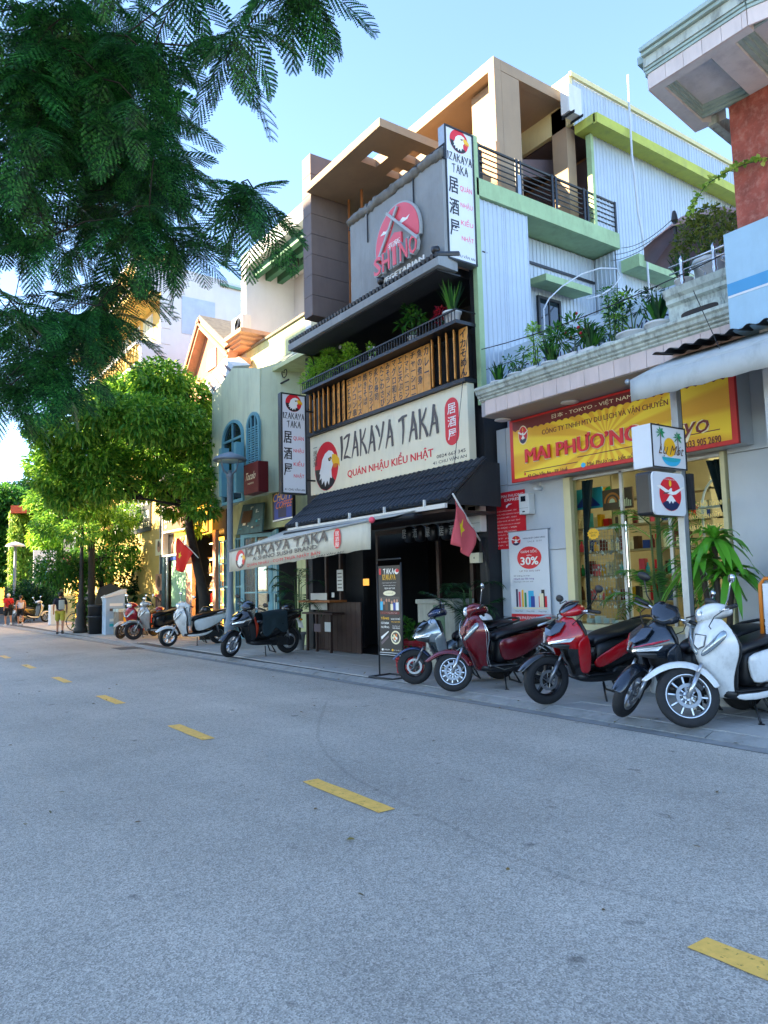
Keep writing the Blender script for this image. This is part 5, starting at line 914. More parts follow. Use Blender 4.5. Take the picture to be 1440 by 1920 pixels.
# white house with a slatted terrace opening, above and behind
WH = thing('white_terrace_house', 'white house with a deep terrace opening and dark green ceiling slats above the green house', 'house', (9.5, 19, 7)); X0 = 9.5
yl, yr = onX(452, 480, X0)[1], onX(572, 560, X0)[1]
MB().box(X0, 12.5, yl - .35, yl, 6.5, 11.45).box(X0 + .001, 12.5, yr - .3, yr, 6.5, 11.3).box(X0, 12.6, yr - .3, yl, 11.46, 11.95).box(11.2, 11.4, yr, yl - .36, 6.5, 11.45).build('wall', MATS['white_wall'], WH)
MB().box(X0, X0 + .3, yr, yl - .36, 7.2, 8.72).build('parapet', MATS['pale_lime'], WH); MB().box(X0 - .06, X0 + .36, yr - .3, yl, 8.73, 8.8).build('coping', MATS['old_stone'], WH)
for k in range(3): MB().box(9.75 + .42 * k, 9.93 + .42 * k, yr + .01, yl - .36, 11.2, 11.455).build('ceiling_slat', MATS['green_slat'], WH)
w_ = MB().box(11.14, 11.19, yr + .3, yr + 1.6, 9.0, 10.4).build('window', MATS['glass_dark'], WH); MB().box(11.1, 11.2, yr + .22, yr + .299, 8.95, 10.45).box(11.1, 11.2, yr + 1.601, yr + 1.68, 8.95, 10.45).box(11.1, 11.2, yr + .3, yr + 1.6, 10.401, 10.48).box(11.1, 11.2, yr + .3, yr + 1.6, 8.92, 8.999).build('frame', MATS['panel_white'], w_)
t = thing('loudspeaker', 'small dark loudspeaker hung under the white terrace ceiling', 'loudspeaker', onX(551, 488, 10.2)); MB().box(-.12, .12, -.12, .12, -.2, .16).build('box', MATS['stone_black'], t, local=True, bevel=.03); MB().lathe([(0, -.13), (.07, -.13), (.08, -.12)], (0, 0, 0), 12, 'x').build('cone', MATS['metal_dark'], t, local=True)
MB().box(X0 + .3, 13.0, 14.3, yr - .31, 3.6, 8.6).box(8.97, X0 + .29, 14.3, 16.4, 7.01, 7.3).build('lower_wall', MATS['pale_lime'], WH)
CF = thing('iron_canopy', 'light iron canopy with scrollwork and pale panels over the green house roof', 'canopy', onX(480, 660, 8.6)); q = [onX(443, 668, 8.5), onX(572, 655, 8.2), onX(572, 612, 9.2), onX(480, 625, 9.45)]
q = [(8.5, 20.2, 7.05), (8.5, 15.9, 7.05), (9.48, 15.9, 7.9), (9.48, 20.2, 7.9)]
for k in range(5): a = k / 5; e = (k + .97) / 5; MB().prism([lerp(q[0], q[1], a), lerp(q[0], q[1], e), lerp(q[3], q[2], e), lerp(q[3], q[2], a)], (0, 0, .02)).build('panel', MATS['frosted'], CF)
for k in range(6): MB().tube([lerp(q[0], q[1], k / 5), lerp(q[3], q[2], k / 5)], .025, 6).build('rib', MATS['iron'], CF)
for (a, e) in ((q[0], q[1]), (q[3], q[2]), (lerp(q[0], q[3], .5), lerp(q[1], q[2], .5)), ((8.5, 20.2, 6.6), (8.5, 16.0, 6.6))): MB().tube([a, e], .025, 6).build('beam', MATS['iron'], CF)
for k in range(9): 
    y_ = 16.2 + .46 * k; MB().tube([(8.5, y_ + (.05 + .012 * i) * math.cos(i * .7), 6.83 + (.05 + .012 * i) * math.sin(i * .7)) for i in range(13)], .014, 5).build('scroll', MATS['iron'], CF)
PG = thing('slat_pergola', 'pale sloping pergola slats at the left shoulder of the green house', 'pergola', onX(410, 720, 8.3)); q = [onX(383, 716, 8.2), onX(400, 742, 8.1), onX(438, 686, 8.1), onX(420, 672, 8.2)]
MB().prism(q, (.5, 0, .1)).build('slab', MATS['white_wall'], PG)
for k in range(4): a = lerp(q[0], q[3], .15 + .24 * k); e = lerp(q[1], q[2], .15 + .24 * k); MB().hexa([(a[0] - .03, a[1], a[2] - .05), (e[0] - .03, e[1], e[2] - .05), (e[0] - .03, e[1], e[2] + .02), (a[0] - .03, a[1], a[2] + .02)], [(a[0] + .3, a[1], a[2] - .05), (e[0] + .3, e[1], e[2] - .05), (e[0] + .3, e[1], e[2] + .02), (a[0] + .3, a[1], a[2] + .02)]).build('slat', MATS['taupe_dark'], PG)
# peach gable
PGX = 9.3; PE = thing('peach_house', 'peach house with a steep gable and a lattice window behind the street tree', 'house', (PGX, 23, 5))
MB().prism(XP([(373, 606), (347, 705), (352, 760), (452, 740), (452, 690), (420, 650)], PGX), (3.5, 0, 0)).build('gable_wall', MATS['peach_wall'], PE)
for a, e in (((372, 597), (343, 700)), ((372, 597), (430, 655))):
    p, q = Vector(onX(*a, PGX - .3)), Vector(onX(*e, PGX - .3)); d = (q - p).normalized(); nr = Vector((0, -d.z, d.y)); nr = nr if nr.z < 0 else -nr
    MB().prism([tuple(p), tuple(q), tuple(q + nr * .28), tuple(p + nr * .28)], (.3, 0, 0)).build('barge_board', MATS['peach_trim'], PE); MB().prism([tuple(p + nr * .1 + Vector((-.06, 0, 0))), tuple(q + nr * .1 + Vector((-.06, 0, 0))), tuple(q + nr * .18 + Vector((-.06, 0, 0))), tuple(p + nr * .18 + Vector((-.06, 0, 0)))], (.058, 0, 0)).build('barge_moulding', MATS['peach_wall'], PE)
    MB().prism([tuple(p - nr * .002), tuple(q - nr * .002), tuple(q - nr * .12), tuple(p - nr * .12)], (3.6, 0, 0)).build('roof', MATS['old_stone'], PE)
for k, (a, e) in enumerate((((378, 712), (448, 668)), ((372, 728), (450, 684)))): p, q = onX(*a, PGX - .25 - .15 * k), onX(*e, PGX - .25 - .15 * k); MB().prism([p, q, (q[0], q[1], q[2] - .2), (p[0], p[1], p[2] - .2)], (.4, 0, 0)).build('eave_moulding', MATS['peach_trim'], PE)
q = XP([(387, 697), (404, 686), (404, 651), (390, 658)], PGX - .05); wl = MB().prism(q, (.045, 0, 0)).build('lattice_window', MATS['panel_white'], PE)
for i in range(3):
    for j in range(5): 
        a = lerp(lerp(q[0], q[1], (i + .15) / 3), lerp(q[3], q[2], (i + .15) / 3), (j + .15) / 5); e = lerp(lerp(q[0], q[1], (i + .85) / 3), lerp(q[3], q[2], (i + .85) / 3), (j + .85) / 5); MB().box(PGX - .056, PGX - .051, e[1], a[1], a[2], e[2]).build('pane', MATS['taupe_dark'], wl)
for k in range(4): p, q_ = onX(420, 655 - 9 * k + 8, PGX - .2 - .1 * k), onX(451, 636 - 9 * k + 8, PGX - .2 - .1 * k); MB().box(PGX - .2 - .1 * k, PGX + 1.5, q_[1], p[1], p[2] - .1, p[2] + .02).build('corbel', MATS['peach_trim'], PE)
p = onX(441, 628, 9.3); aircon('weathered white air conditioner on the corbels beside the peach gable', (p[0] + .2, p[1], p[2]))
# yellow house with the tall blank white flank
YY, YX = 27.0, 8.95; YH = thing('yellow_house', 'tall yellow house with curved balconies and a blank white flank, above the street tree', 'house', (YX, 31, 0))
zt = onY(303, 500, YY)[2]
MB().box(YX, 13.0, YY + .02, 38, 0, zt - .1).build('front', MATS['yellow_wall'], YH); MB().hexa([(YX - .02, YY, 0), (14, YY, 0), (14, YY + .019, 0), (YX - .02, YY + .019, 0)], [(YX - .02, YY, zt + .15), (14, YY, zt - .1), (14, YY + .019, zt - .1), (YX - .02, YY + .019, zt + .15)]).build('flank', MATS['white_wall'], YH)
p, q = onY(341, 555, YY), onY(403, 636, YY); MB().box(p[0], q[0], YY - .02, YY - .001, q[2], p[2]).build('patched_panel', MATS['sky_blue_panel'], YH)
MB().hexa([(11.3, YY - .1, zt - .25), (14.5, YY - .1, zt - .35), (14.5, YY + 4, zt + .6), (11.3, YY + 4, zt + .6)], [(11.3, YY - .1, zt - .15), (14.5, YY - .1, zt - .25), (14.5, YY + 4, zt + .7), (11.3, YY + 4, zt + .7)]).build('metal_roof', MATS['green_roof'], YH)
for k in range(9): z0 = zt - 1.2 - .62 * k; MB().box(YX - .06, YX + .35, YY - .03, YY - .001, z0 - .58, z0).build('quoin', MATS['white_wall'], YH)
for (zf, d, h_) in ((zt - 1.15, 1.1, 1.2), (9.75, .9, 1.0)):
    MB().box(YX - d, YX - .001, YY + .05, 37, zf - .22, zf).build('balcony_floor', MATS['yellow_wall'], YH); MB().box(YX - d - .06, YX - d + .18, YY + .0, 37, zf + .001, zf + .14).build('balcony_moulding', MATS['white_wall'], YH); MB().box(YX - d - .04, YX - d + .14, YY, 37, zf + h_ - .14, zf + h_).box(YX - d + .141, YX - .0, YY - .01, YY + .12, zf + .14, zf + h_).build('balcony_rail', MATS['white_wall'], YH); k = YY + .25
    while k < 36.8: MB().lathe([(.05, 0), (.08, .15), (.1, .3), (.05, .5), (.045, .62), (.07, h_ - .28)], (YX - d + .05, k, zf + .14), 8).build('baluster', MATS['yellow_wall'], YH, smooth=True); k += .38
for y_ in (28.0, 29.6, 31.2, 32.8):
    for z0 in (10.15,): w_ = MB().box(YX - .03, YX - .001, y_, y_ + 1.1, z0, z0 + 2.1).build('window', MATS['panel_white'], YH); [MB().box(YX - .05, YX - .031, y_ + .08 + .36 * k, y_ + .36 + .36 * k, z0 + .1, z0 + 2.0).build('pane', MATS['frosted'], w_) for k in range(3)]
MB().prism([(YX - .4, YY + .3, zt + .1), (YX - .4, YY + 3.2, zt + .1), (YX - .4, YY + 1.7, zt + 1.3)], (1.5, 0, 0)).build('roof_gable', MATS['yellow_wall'], YH)
# ---------------------------------------------------------------- shop row under the trees
LS = thing('nail_shop', 'dark shop front with a warm-lit window, green roller shutter and treatment pictures', 'shop', (8.95, 24, 0)); SX_ = 8.95
MB().box(SX_ + 1.2, SX_ + 1.4, 20.95, 27, .05, 6).box(SX_, SX_ + 1.19, 20.95, 21.1, .05, 5).box(SX_, SX_ + 1.2, 26.8, 26.98, .05, 6).box(SX_, SX_ + 1.19, 21.1, 26.8, 3.3, 6.5).build('wall', MATS['dark_wall'], LS)
yy = lambda px: onX(px, 1080, SX_)[1]
MB().box(SX_ - .02, SX_ + .1, yy(361), yy(350), .05, 3.3).box(SX_ - .02, SX_ + .1, yy(405), yy(400), .05, 3.3).build('pillar', MATS['peach_trim'], LS)
sh = MB().box(SX_, SX_ + .04, yy(349), yy(322), .9, 2.5).build('roller_shutter', MATS['shutter_green'], LS); z = .9
while z < 2.48: MB().box(SX_ - .012, SX_ - .001, yy(349), yy(322), z, z + .1).build('slat', MATS['shutter_green'], sh); z += .115
MB().box(SX_, SX_ + .05, yy(349), yy(318), 2.52, 3.25).build('blue_panel', MATS['print_blue'], LS); MB().box(SX_, SX_ + .05, yy(349), yy(322), .06, .88).build('dark_base', MATS['stone_black'], LS)
MB().tube([(SX_ - .1, yy(313), .05), (SX_ - .1, yy(313), 3.4)], .09, 10).build('downpipe', MATS['rust_board'], LS, smooth=True); MB().tube([(SX_ - .1, yy(319), .05), (SX_ - .1, yy(319), 3.4)], .05, 8).build('downpipe', MATS['zinc'], LS, smooth=True)
b = MB()
for z in (.5, 1.0, 1.5, 2.0, 2.5): b.box(SX_ + .5, SX_ + .8, yy(400), yy(362), z, z + .03)
SV = b.build('lit_shelf', MATS['shelf_cream'], LS); MB().box(SX_ + .82, SX_ + .85, yy(400), yy(362), .1, 3.2).build('glowing_back', MATS['lit_amber'], LS)  # back board glows by itself, imitating lamp light falling on it
for z in (.97, 1.47, 1.97, 2.47, 3.0): MB().box(SX_ + .55, SX_ + .6, yy(399), yy(363), z - .03, z).build('strip_lamp', MATS['warm_lamp'], LS)
for z in (.53, 1.03, 1.53, 2.03):
    k = yy(399) + .05
    while k < yy(363): i = rg.randrange(len(gm)); inst('goods_box' if rg.random() < .5 else 'bottle', (gm if rg.random() < .5 else gb)[i], SV, (SX_ + .55, k, z), (0, 0, rg.uniform(-.3, .3)), (1, 1.2, rg.uniform(.8, 1.6))); k += rg.uniform(.12, .26)
for k, (py, s_) in enumerate(((1036, ''), (1090, 'BODY'), (1102, ''), (1128, 'FOOT'), (1140, ''))):
    a = onX(299, py, SX_ - .02)
    if s_: faceX(SX_ - .02, a[1] + .35, a[1] - .35, a[2], a[2] + .22).text(s_, .1, 0, .9, 1, MATS['print_white'], LS, bold=.012)
    else:
        pc = MB().box(SX_ - .04, SX_ - .021, a[1] - .4, a[1] + .4, a[2] - .1, a[2] + .5).build('treatment_picture', MATS[('print_cream', '', 'peach_trim', '', 'print_maroon')[k]], LS); Fq = faceX(SX_ - .042, a[1] + .4, a[1] - .4, a[2] - .1, a[2] + .5); Fq.oval(.5, .5, .25, .32, MATS['peach_trim' if k != 2 else 'print_brown'], pc); Fq.oval(.45, .7, .14, .2, MATS['print_brown'], pc, d=.004)
NS = thing('projecting_sign', 'brown nail salon sign over a lit amber display case, in front of the tree trunk', 'sign', (8.5, 24.3, 2.6)); F_ = faceX(8.5, 25.45, 23.1, 2.62, 4.55)
b = MB()
for (u0, u1, v0, v1) in ((0, 1, 0, .03), (0, 1, .97, 1), (0, .025, .03, .97), (.975, 1, .03, .97), (.025, .975, .42, .45)): b.prism([F_.at(u0, v0), F_.at(u1, v0), F_.at(u1, v1), F_.at(u0, v1)], (.3, 0, 0))
b.build('frame', MATS['white_paint'], NS); MB().prism([F_.at(.03, .46, -.02), F_.at(.97, .46, -.02), F_.at(.97, .96, -.02), F_.at(.03, .96, -.02)], (.2, 0, 0)).build('board', MATS['brown_sign'], NS); F_.text('b', .08, .74, .22, .95, MATS['print_white'], NS, bold=.02); F_.text('NAIL', .1, .6, .4, .7, MATS['print_white'], NS, bold=.012); F_.text('& BEAUTY', .48, .61, .92, .68, MATS['print_white'], NS); F_.text('43', .1, .5, .2, .56, MATS['print_white'], NS)
MB().prism([F_.at(.26, .04, -.22), F_.at(.95, .04, -.22), F_.at(.95, .4, -.22), F_.at(.26, .4, -.22)], (.04, 0, 0)).build('glowing_back', MATS['lit_amber'], NS); MB().prism([F_.at(.03, .04, -.2), F_.at(.25, .04, -.2), F_.at(.25, .4, -.2), F_.at(.03, .4, -.2)], (.04, 0, 0)).build('dark_panel', MATS['stone_black'], NS)
for k in range(6): MB().lathe([(.07, 0), (.08, .05), (.08, .3), (.03, .42), (.03, .5)], (8.62, 23.4 + .24 * k, 2.7), 10).build('bottle', MATS['print_brown' if k % 2 else 'print_cream'], NS, smooth=True)
t = thing('lit_sign_panel', 'glowing orange picture panel right of the tree trunk under the green house', 'sign', onX(378, 1000, 8.7)); F_ = Face(onX(366, 1005, 8.7), Vector(onX(392, 998, 8.7)) - Vector(onX(366, 1005, 8.7)), (0, 0, .95)); MB().prism([F_.at(0, 0), F_.at(1, 0), F_.at(1, 1), F_.at(0, 1)], (.1, 0, 0)).build('panel', MATS['lit_amber'], t); F_.oval(.4, .5, .2, .35, MATS['print_brown'], t, d=.005); b = MB()
for (u0, u1, v0, v1) in ((0, 1, 0, .05), (0, 1, .95, 1), (.96, 1, .05, .95)): b.prism([F_.at(u0, v0, .002), F_.at(u1, v0, .002), F_.at(u1, v1, .002), F_.at(u0, v1, .002)], F_.N * .04)
b.build('frame', MATS['brown_sign'], t)
SK = thing('skin_care_shop', 'dark shop front with a slanting charcoal skin-care sign, behind the trees', 'shop', (9.2, 30, 0)); MB().box(9.2, 9.4, 27.05, 33, .05, 3.4).box(9.2, 9.4, 27.05, 33, 3.41, 6.4).build('front', MATS['dark_wall'], SK); [MB().box(9.1, 9.2, y_, y_ + .08, .05, 3.4).build('post', MATS['iron'], SK) for y_ in (27.6, 29.2, 30.8, 32.4)]
F_ = faceX(8.9, 33.0, 28.0, 3.75, 5.15); MB().prism([F_.at(0, 0, 0), F_.at(1, 0, 0), F_.at(1, 1, 0), F_.at(0, 1, 0)], (.25, 0, 0)).build('sign_board', MATS['dark_sign'], SK); F_.text('Chăm Sóc Da Mặt - Toàn Thân', .25, .68, .97, .9, MATS['print_white'], SK, bold=.01); F_.text('NAIL · SPA · HAIR - LASER', .24, .36, .97, .58, MATS['print_white'], SK, bold=.014, weight=1); F_.text('0905 222 333', .5, .12, .97, .26, MATS['print_cream'], SK, bold=.008)
for k in range(5): F_.poly([(.05 + .03 * k, .15), (.08 + .028 * k, .12), (.02 + .045 * k, .75), (.0 + .045 * k, .7)], MATS['taupe_dark' if k % 2 else 'print_white'], SK, 'print', .003)
YB = thing('yellow_building', 'low yellow building beyond the skin-care sign, with a round emblem and menu boards', 'building', (8.8, 37, 0)); MB().box(8.6, 12, 33.2, 41, .05, 5.4).build('wall', MATS['yellow_wall'], YB)
MB().lathe([(0, -.04), (.75, -.04), (.75, .02), (0, .02)], (8.55, 38.6, 4.3), 24, 'x').build('round_emblem', MATS['zinc'], YB); [MB().box(8.5, 8.58, 39.3, 40.8, z, z + .8).build('menu_board', MATS[m_], YB) for z, m_ in ((2.6, 'print_maroon'), (3.5, 'dark_sign'))]; MB().box(8.5, 8.59, 35.0, 36.6, .1, 2.6).build('gate', MATS['iron'], YB); MB().box(8.5, 8.59, 37.0, 38.0, .1, 2.5).build('lit_door', MATS['lit_amber'], YB)
BBD = thing('billboard', 'white billboard with a blue figure standing before the vine-covered wall', 'billboard', (8.0, 47, 0)); p, q = onY(62, 1092, 46), onY(106, 1032, 46); MB().box(p[0], q[0], 46, 46.1, p[2], q[2]).build('panel', MATS['billboard'], BBD); MB().box(p[0] - .1, q[0], 45.95, 45.99, p[2] - .15, p[2]).build('ledge', MATS['panel_white'], BBD); Fb2 = faceY(45.99, p[0], q[0], p[2], q[2]); Fb2.oval(.5, .45, .09, .3, MATS['print_cyan'], BBD); Fb2.rect(.2, .02, .9, .14, MATS['print_cyan'], BBD); MB().box(p[0] + .2, p[0] + .3, 46.1, 46.2, 0, q[2]).build('post', MATS['iron'], BBD)
OR = thing('roof_canopy', 'orange-red flat canopy roof jutting out among the far trees', 'canopy', (8, 52, 5)); p, q = onY(20, 962, 52), onY(80, 953, 52); MB().hexa([(p[0], 52, p[2]), (q[0] + 3, 50, p[2]), (q[0] + 3, 58, p[2] + .3), (p[0] + 1.2, 58, p[2] + .3)], [(p[0], 52, p[2] + .5), (q[0] + 3, 50, p[2] + .5), (q[0] + 3, 58, p[2] + .8), (p[0] + 1.2, 58, p[2] + .8)]).build('roof', M('orange_roof', 'c2502c', .6, vary=.1), OR); [MB().box(x_, x_ + .2, 53, 53.2, 0, p[2]).build('post', MATS['iron'], OR) for x_ in (q[0] + .3, q[0] + 2.4)]
CAFE = thing('cafe_building', 'far cafe front with glowing orange lamps and a dark umbrella behind the walkers', 'cafe', (7, 62, 0)); MB().box(3.5, 10, 62, 66, .05, 3.2).build('wall', MATS['dark_wall'], CAFE); [MB().box(4.2 + 1.3 * k, 4.9 + 1.3 * k, 61.9, 61.99, .6, 2.0).build('lit_window', MATS['lit_amber'], CAFE) for k in range(4)]
t = thing('flagpole', 'thin far flagpole with a furled red flag above the distant trees', 'flagpole', onY(14, 1100, 90)); p = onY(14, 905, 90); MB().tube([(p[0], 90, 0), (p[0], 90, p[2] + .8)], .06, 6).build('pole', MATS['zinc'], t); MB().prism([(p[0], 90, p[2] + .6), (p[0] - .28, 90, p[2] - 1.1), (p[0] + .3, 90, p[2] - .9)], (0, .1, 0)).build('flag', MATS['print_red'], t)
# ================================================================ street furniture, flags, stands
LX, LY = 7.3, 16.85
LP = thing('street_lamp', 'grey street lamp with a wide dished hood on the pavement before the green house', 'street lamp', (LX, LY, .05)); M('lamp_grey', '6f7f8c', .5, vary=.12, metal=.2, dirt=.2)
MB().lathe([(.2, 0), (.2, .08), (.15, .12), (.15, .5), (.17, .55), (.12, .62), (.10, .9), (.075, 1.1), (.07, 4.1), (.09, 4.12), (.09, 4.22), (.055, 4.25), (.05, 4.3), (0, 4.3)], (0, 0, 0), 16).build('shaft', MATS['lamp_grey'], LP, local=True, smooth=True)
zz = onX(433, 862, LX)[2] - .05
MB().lathe([(.40, -.02), (.42, 0.), (.38, .06), (.26, .12), (.12, .17), (.05, .2), (.0, .21)], (0, 0, zz), 24).build('hood', MATS['lamp_grey'], LP, local=True, smooth=True); MB().lathe([(.36, -.015), (.18, -.03), (.0, -.03)], (0, 0, zz), 20).build('diffuser', MATS['frosted'], LP, local=True, smooth=True)
b = MB(); [b.tube([(.06 * math.cos(a), .06 * math.sin(a), 4.2), (.22 * math.cos(a), .22 * math.sin(a), zz - .25), (.3 * math.cos(a), .3 * math.sin(a), zz - .02)], .014, 6) for a in np.linspace(.4, 6.68, 5)[:-1]]; b.build('lamp_arms', MATS['lamp_grey'], LP, local=True)
OL = thing('cast_iron_lamp', 'dark cast-iron lamp post with a fluted foot among the green branches', 'street lamp', (6.42, 27.9, .05)); MB().lathe([(.24, 0), (.24, .15), (.17, .2), (.19, .45), (.15, .55), (.15, .8), (.18, .9), (.12, 1.05), (.09, 1.3), (.07, 2.4), (.09, 2.45), (.065, 2.6), (.055, 4.6), (.1, 4.7), (.05, 4.9), (0, 4.9)], (0, 0, 0), 14).build('shaft', MATS['iron'], OL, local=True, smooth=True); MB().lathe([(.1, 4.9), (.25, 5.3), (.28, 5.35), (.05, 5.6), (0, 5.65)], (0, 0, 0), 8).build('lantern', MATS['frosted'], OL, local=True)
FL = thing('far_lamp', 'slim far street lamp with a flat hood by the distant trees', 'street lamp', (6.5, 42.5, .05)); MB().lathe([(.12, 0), (.08, .5), (.06, 3.9), (0, 3.9)], (0, 0, 0), 10).build('shaft', MATS['lamp_grey'], FL, local=True, smooth=True); MB().lathe([(.5, 0), (.4, .1), (.1, .22), (0, .24)], (0, 0, 3.9), 16).build('hood', MATS['panel_white'], FL, local=True, smooth=True)
# flags
def flag(label, pts, polep, star_c, star_r, mat, seed, sway=.06):
    """cloth hanging from a slanted staff; pts = four world corners: staff low, staff high, free high, free low"""
    t = thing('flag', label, 'flag', polep[0]); MB().tube(polep, .014, 8).build('staff', MATS['white_paint'], t, smooth=True); a, bq, c, d = [Vector(p) for p in pts]; n_, m_ = 16, 12; G = []
    nrm = (bq - a).cross(d - a).normalized()
    for i in range(n_ + 1):
        u = i / n_; row = []
        for j in range(m_ + 1):
            v = j / m_; p = (a.lerp(bq, u)).lerp(d.lerp(c, u), v); row.append(tuple(p + nrm * (sway * v ** .6 * math.sin(u * 7.5 + v * 2.2 + seed) + .015 * math.sin(13 * u + 5 * v))))
        G.append(row)
    o = MB().loft(G, cap=False, closed=False).build('cloth', mat, t, smooth=True, solid=.003)
    st = []
    def at_(u, v):
        p = (a.lerp(bq, u)).lerp(d.lerp(c, u), v); return p + nrm * (sway * max(v, 0) ** .6 * math.sin(u * 7.5 + v * 2.2 + seed) + .015 * math.sin(13 * u + 5 * v))
    s = MB()
    for side in (1, -1):
        ctr = at_(*star_c) + nrm * .006 * side; P_ = []
        for k in range(10):
            r_ = star_r * (1 if k % 2 == 0 else .42); an = math.pi / 2 + k * math.pi / 5; u = star_c[0] + r_ * math.cos(an) / (bq - a).length; v = star_c[1] - r_ * math.sin(an) / (d - a).length; P_.append(at_(u, v) + nrm * .006 * side)
        s.add([tuple(ctr)] + [tuple(p) for p in P_], [(0, i + 1, (i + 1) % 10 + 1) for i in range(10)])
    s.build('star', MATS['star_yellow'], o); return t
M('star_yellow', 'f4dc22', .7, vary=.03); M('flag_faded', 'd9606a', .8, vary=.06, bump=.1, bscale=30); M('flag_red', 'd81c16', .75, vary=.05)
fx = 7.35
p0, p1 = onX(852, 935, fx - .25), onX(893, 1002, fx + .45)
flag('faded pink-red flag with a yellow star hanging at the restaurant\'s right pier', [p1, p0, onX(850, 1020, fx - .2), onX(879, 1044, fx + .15)], [onX(849, 926, fx - .28), p1, lerp(p0, p1, 1.18)], (.6, .45), .15, MATS['flag_faded'], .5, .05)
p0, p1 = onX(332, 1008, 7.6), onX(363, 1036, 7.75); flag('bright red flag with a yellow star hung from the street tree', [p1, p0, onX(326, 1066, 7.6), onX(341, 1074, 7.7)], [onX(331, 1004, 7.6), p1, onX(372, 1046, 7.8)], (.62, .45), .15, MATS['flag_red'], 2., .04)
# standing menu sign
MS = thing('menu_stand', 'tall black menu stand with dish photographs in front of the restaurant door', 'menu stand', (6.45, 8.95, .05)); A_ = onZ(712, 1262, .06); B_ = onZ(752, 1276, .06); F_ = None
a0 = Vector((6.52, 9.2, .05)); c0_ = Vector((6.56, 8.66, .05)); a0 = Vector(onZ(712, 1266, .06)); c0_ = Vector(onZ(757, 1271, .06)); zt = onY(703, 1057, a0.y)[2]
U_ = c0_ - a0; U_.z = 0; L_ = U_.length; F_ = Face(a0 + Vector((0, 0, .32)), U_, (0, 0, zt - .42)); b = MB()
for u in (.0, 1.0): p = a0 + U_ * u; b.tube([(p.x, p.y, .06), (p.x, p.y, zt)], .014, 6)
for z in (.34, zt): b.tube([tuple(a0 + Vector((0, 0, z))), tuple(c0_ + Vector((0, 0, z)))], .014, 6)
nq = F_.N * .22
for u in (0, 1): p = a0 + U_ * u; b.tube([tuple(p + nq), tuple(p - nq)], .016, 6)
b.tube([tuple(a0 + nq), tuple(c0_ + nq)], .016, 6).tube([tuple(a0 - nq), tuple(c0_ - nq)], .016, 6); b.build('frame', MATS['iron'], MS, smooth=True)
MB().prism([F_.at(.04, 0, 0), F_.at(.96, 0, 0), F_.at(.96, 1, 0), F_.at(.04, 1, 0)], F_.N * -.006).build('banner', MATS['print_black'], MS)
T = lambda s, u0, v0, u1, v1, m='print_white', **k: F_.text(s, u0, v0, u1, v1, MATS[m], MS, d=.003, **k)
brush(F_, 'TAKA', .25, .905, .72, .965, MATS['print_white'], MS, .003); brush(F_, 'IZAKAYA', .22, .84, .78, .9, MATS['print_yellow'], MS, .003); F_.rect(.08, .9, .16, .97, MATS['print_red'], MS, d=.003); F_.oval(.82, .93, .09, .03, MATS['print_white'], MS, d=.003); F_.oval(.85, .94, .07, .02, MATS['print_red'], MS, d=.004)
T('QUÁN NHẬU KIỂU NHẬT', .2, .80, .8, .815); T('ĐẬM ĐÀ HƯƠNG VỊ', .24, .77, .76, .785); T('0824 667 345', .3, .735, .74, .755)
F_.oval(.5, .69, .26, .03, MATS['print_cream'], MS, d=.003); T('MENU MỚI', .34, .683, .66, .70, 'print_brown')
F_.rect(.08, .50, .92, .65, MATS['print_grey'], MS, d=.003); rq = random.Random(2)
for k in range(7): u = .1 + .11 * k; hh = rq.uniform(.06, .1); F_.rect(u, .5, u + .12, .5 + hh, MATS[rq.choice(['print_cyan', 'print_cream', 'print_black', 'print_white', 'print_blue', 'print_brown'])], MS, d=.004 + .0003 * k); F_.oval(u + .06, .5 + hh + .018, .035, .02, MATS['peach_trim'], MS, d=.007, n=10)
F_.rect(.1, .455, .9, .485, MATS['print_maroon'], MS, d=.003); T('KHUYẾN MÃI ĐẶC BIỆT', .18, .462, .82, .478); 
T('TẶNG', .12, .39, .46, .43, 'print_yellow', bold=.012, weight=1); T('SALAD CÁ NGỪ', .54, .395, .92, .42, bold=.01); T('TRỊ GIÁ 99K', .54, .36, .92, .383, 'print_yellow', bold=.01); T('CÁ SABA', .12, .345, .46, .375, bold=.012, weight=1); T('NƯỚNG', .12, .30, .46, .33, bold=.012, weight=1); T('hóa đơn từ', .6, .32, .9, .335); T('500.000đ', .6, .295, .9, .312)
F_.oval(.72, .2, .2, .075, MATS['print_cream'], MS, d=.003); F_.oval(.72, .2, .16, .058, MATS['print_grey'], MS, d=.004)
for k in range(16): a = rq.uniform(0, 6.28); r_ = rq.uniform(0, .8); F_.oval(.72 + .13 * r_ * math.cos(a), .2 + .045 * r_ * math.sin(a), .035, .014, MATS[rq.choice(['print_yellow', 'print_green', 'print_white', 'print_orange', 'print_cream'])], MS, d=.005 + .0003 * k, n=9)
F_.poly([(.1, .2), (.42, .27), (.44, .26), (.13, .17)], MATS['print_white'], MS, d=.003); F_.poly([(.1, .14), (.42, .22), (.44, .2), (.13, .11)], MATS['taupe_dark'], MS, d=.003); F_.oval(.16, .06, .04, .013, MATS['print_white'], MS, d=.003, n=12); T('FREESHIP', .24, .055, .46, .068); F_.oval(.58, .06, .04, .013, MATS['print_yellow'], MS, d=.003, n=12); T('41 Chu Văn An', .64, .055, .94, .068)
F_.rect(.04, .0, .96, .03, MATS['panel_white'], MS, d=.003)
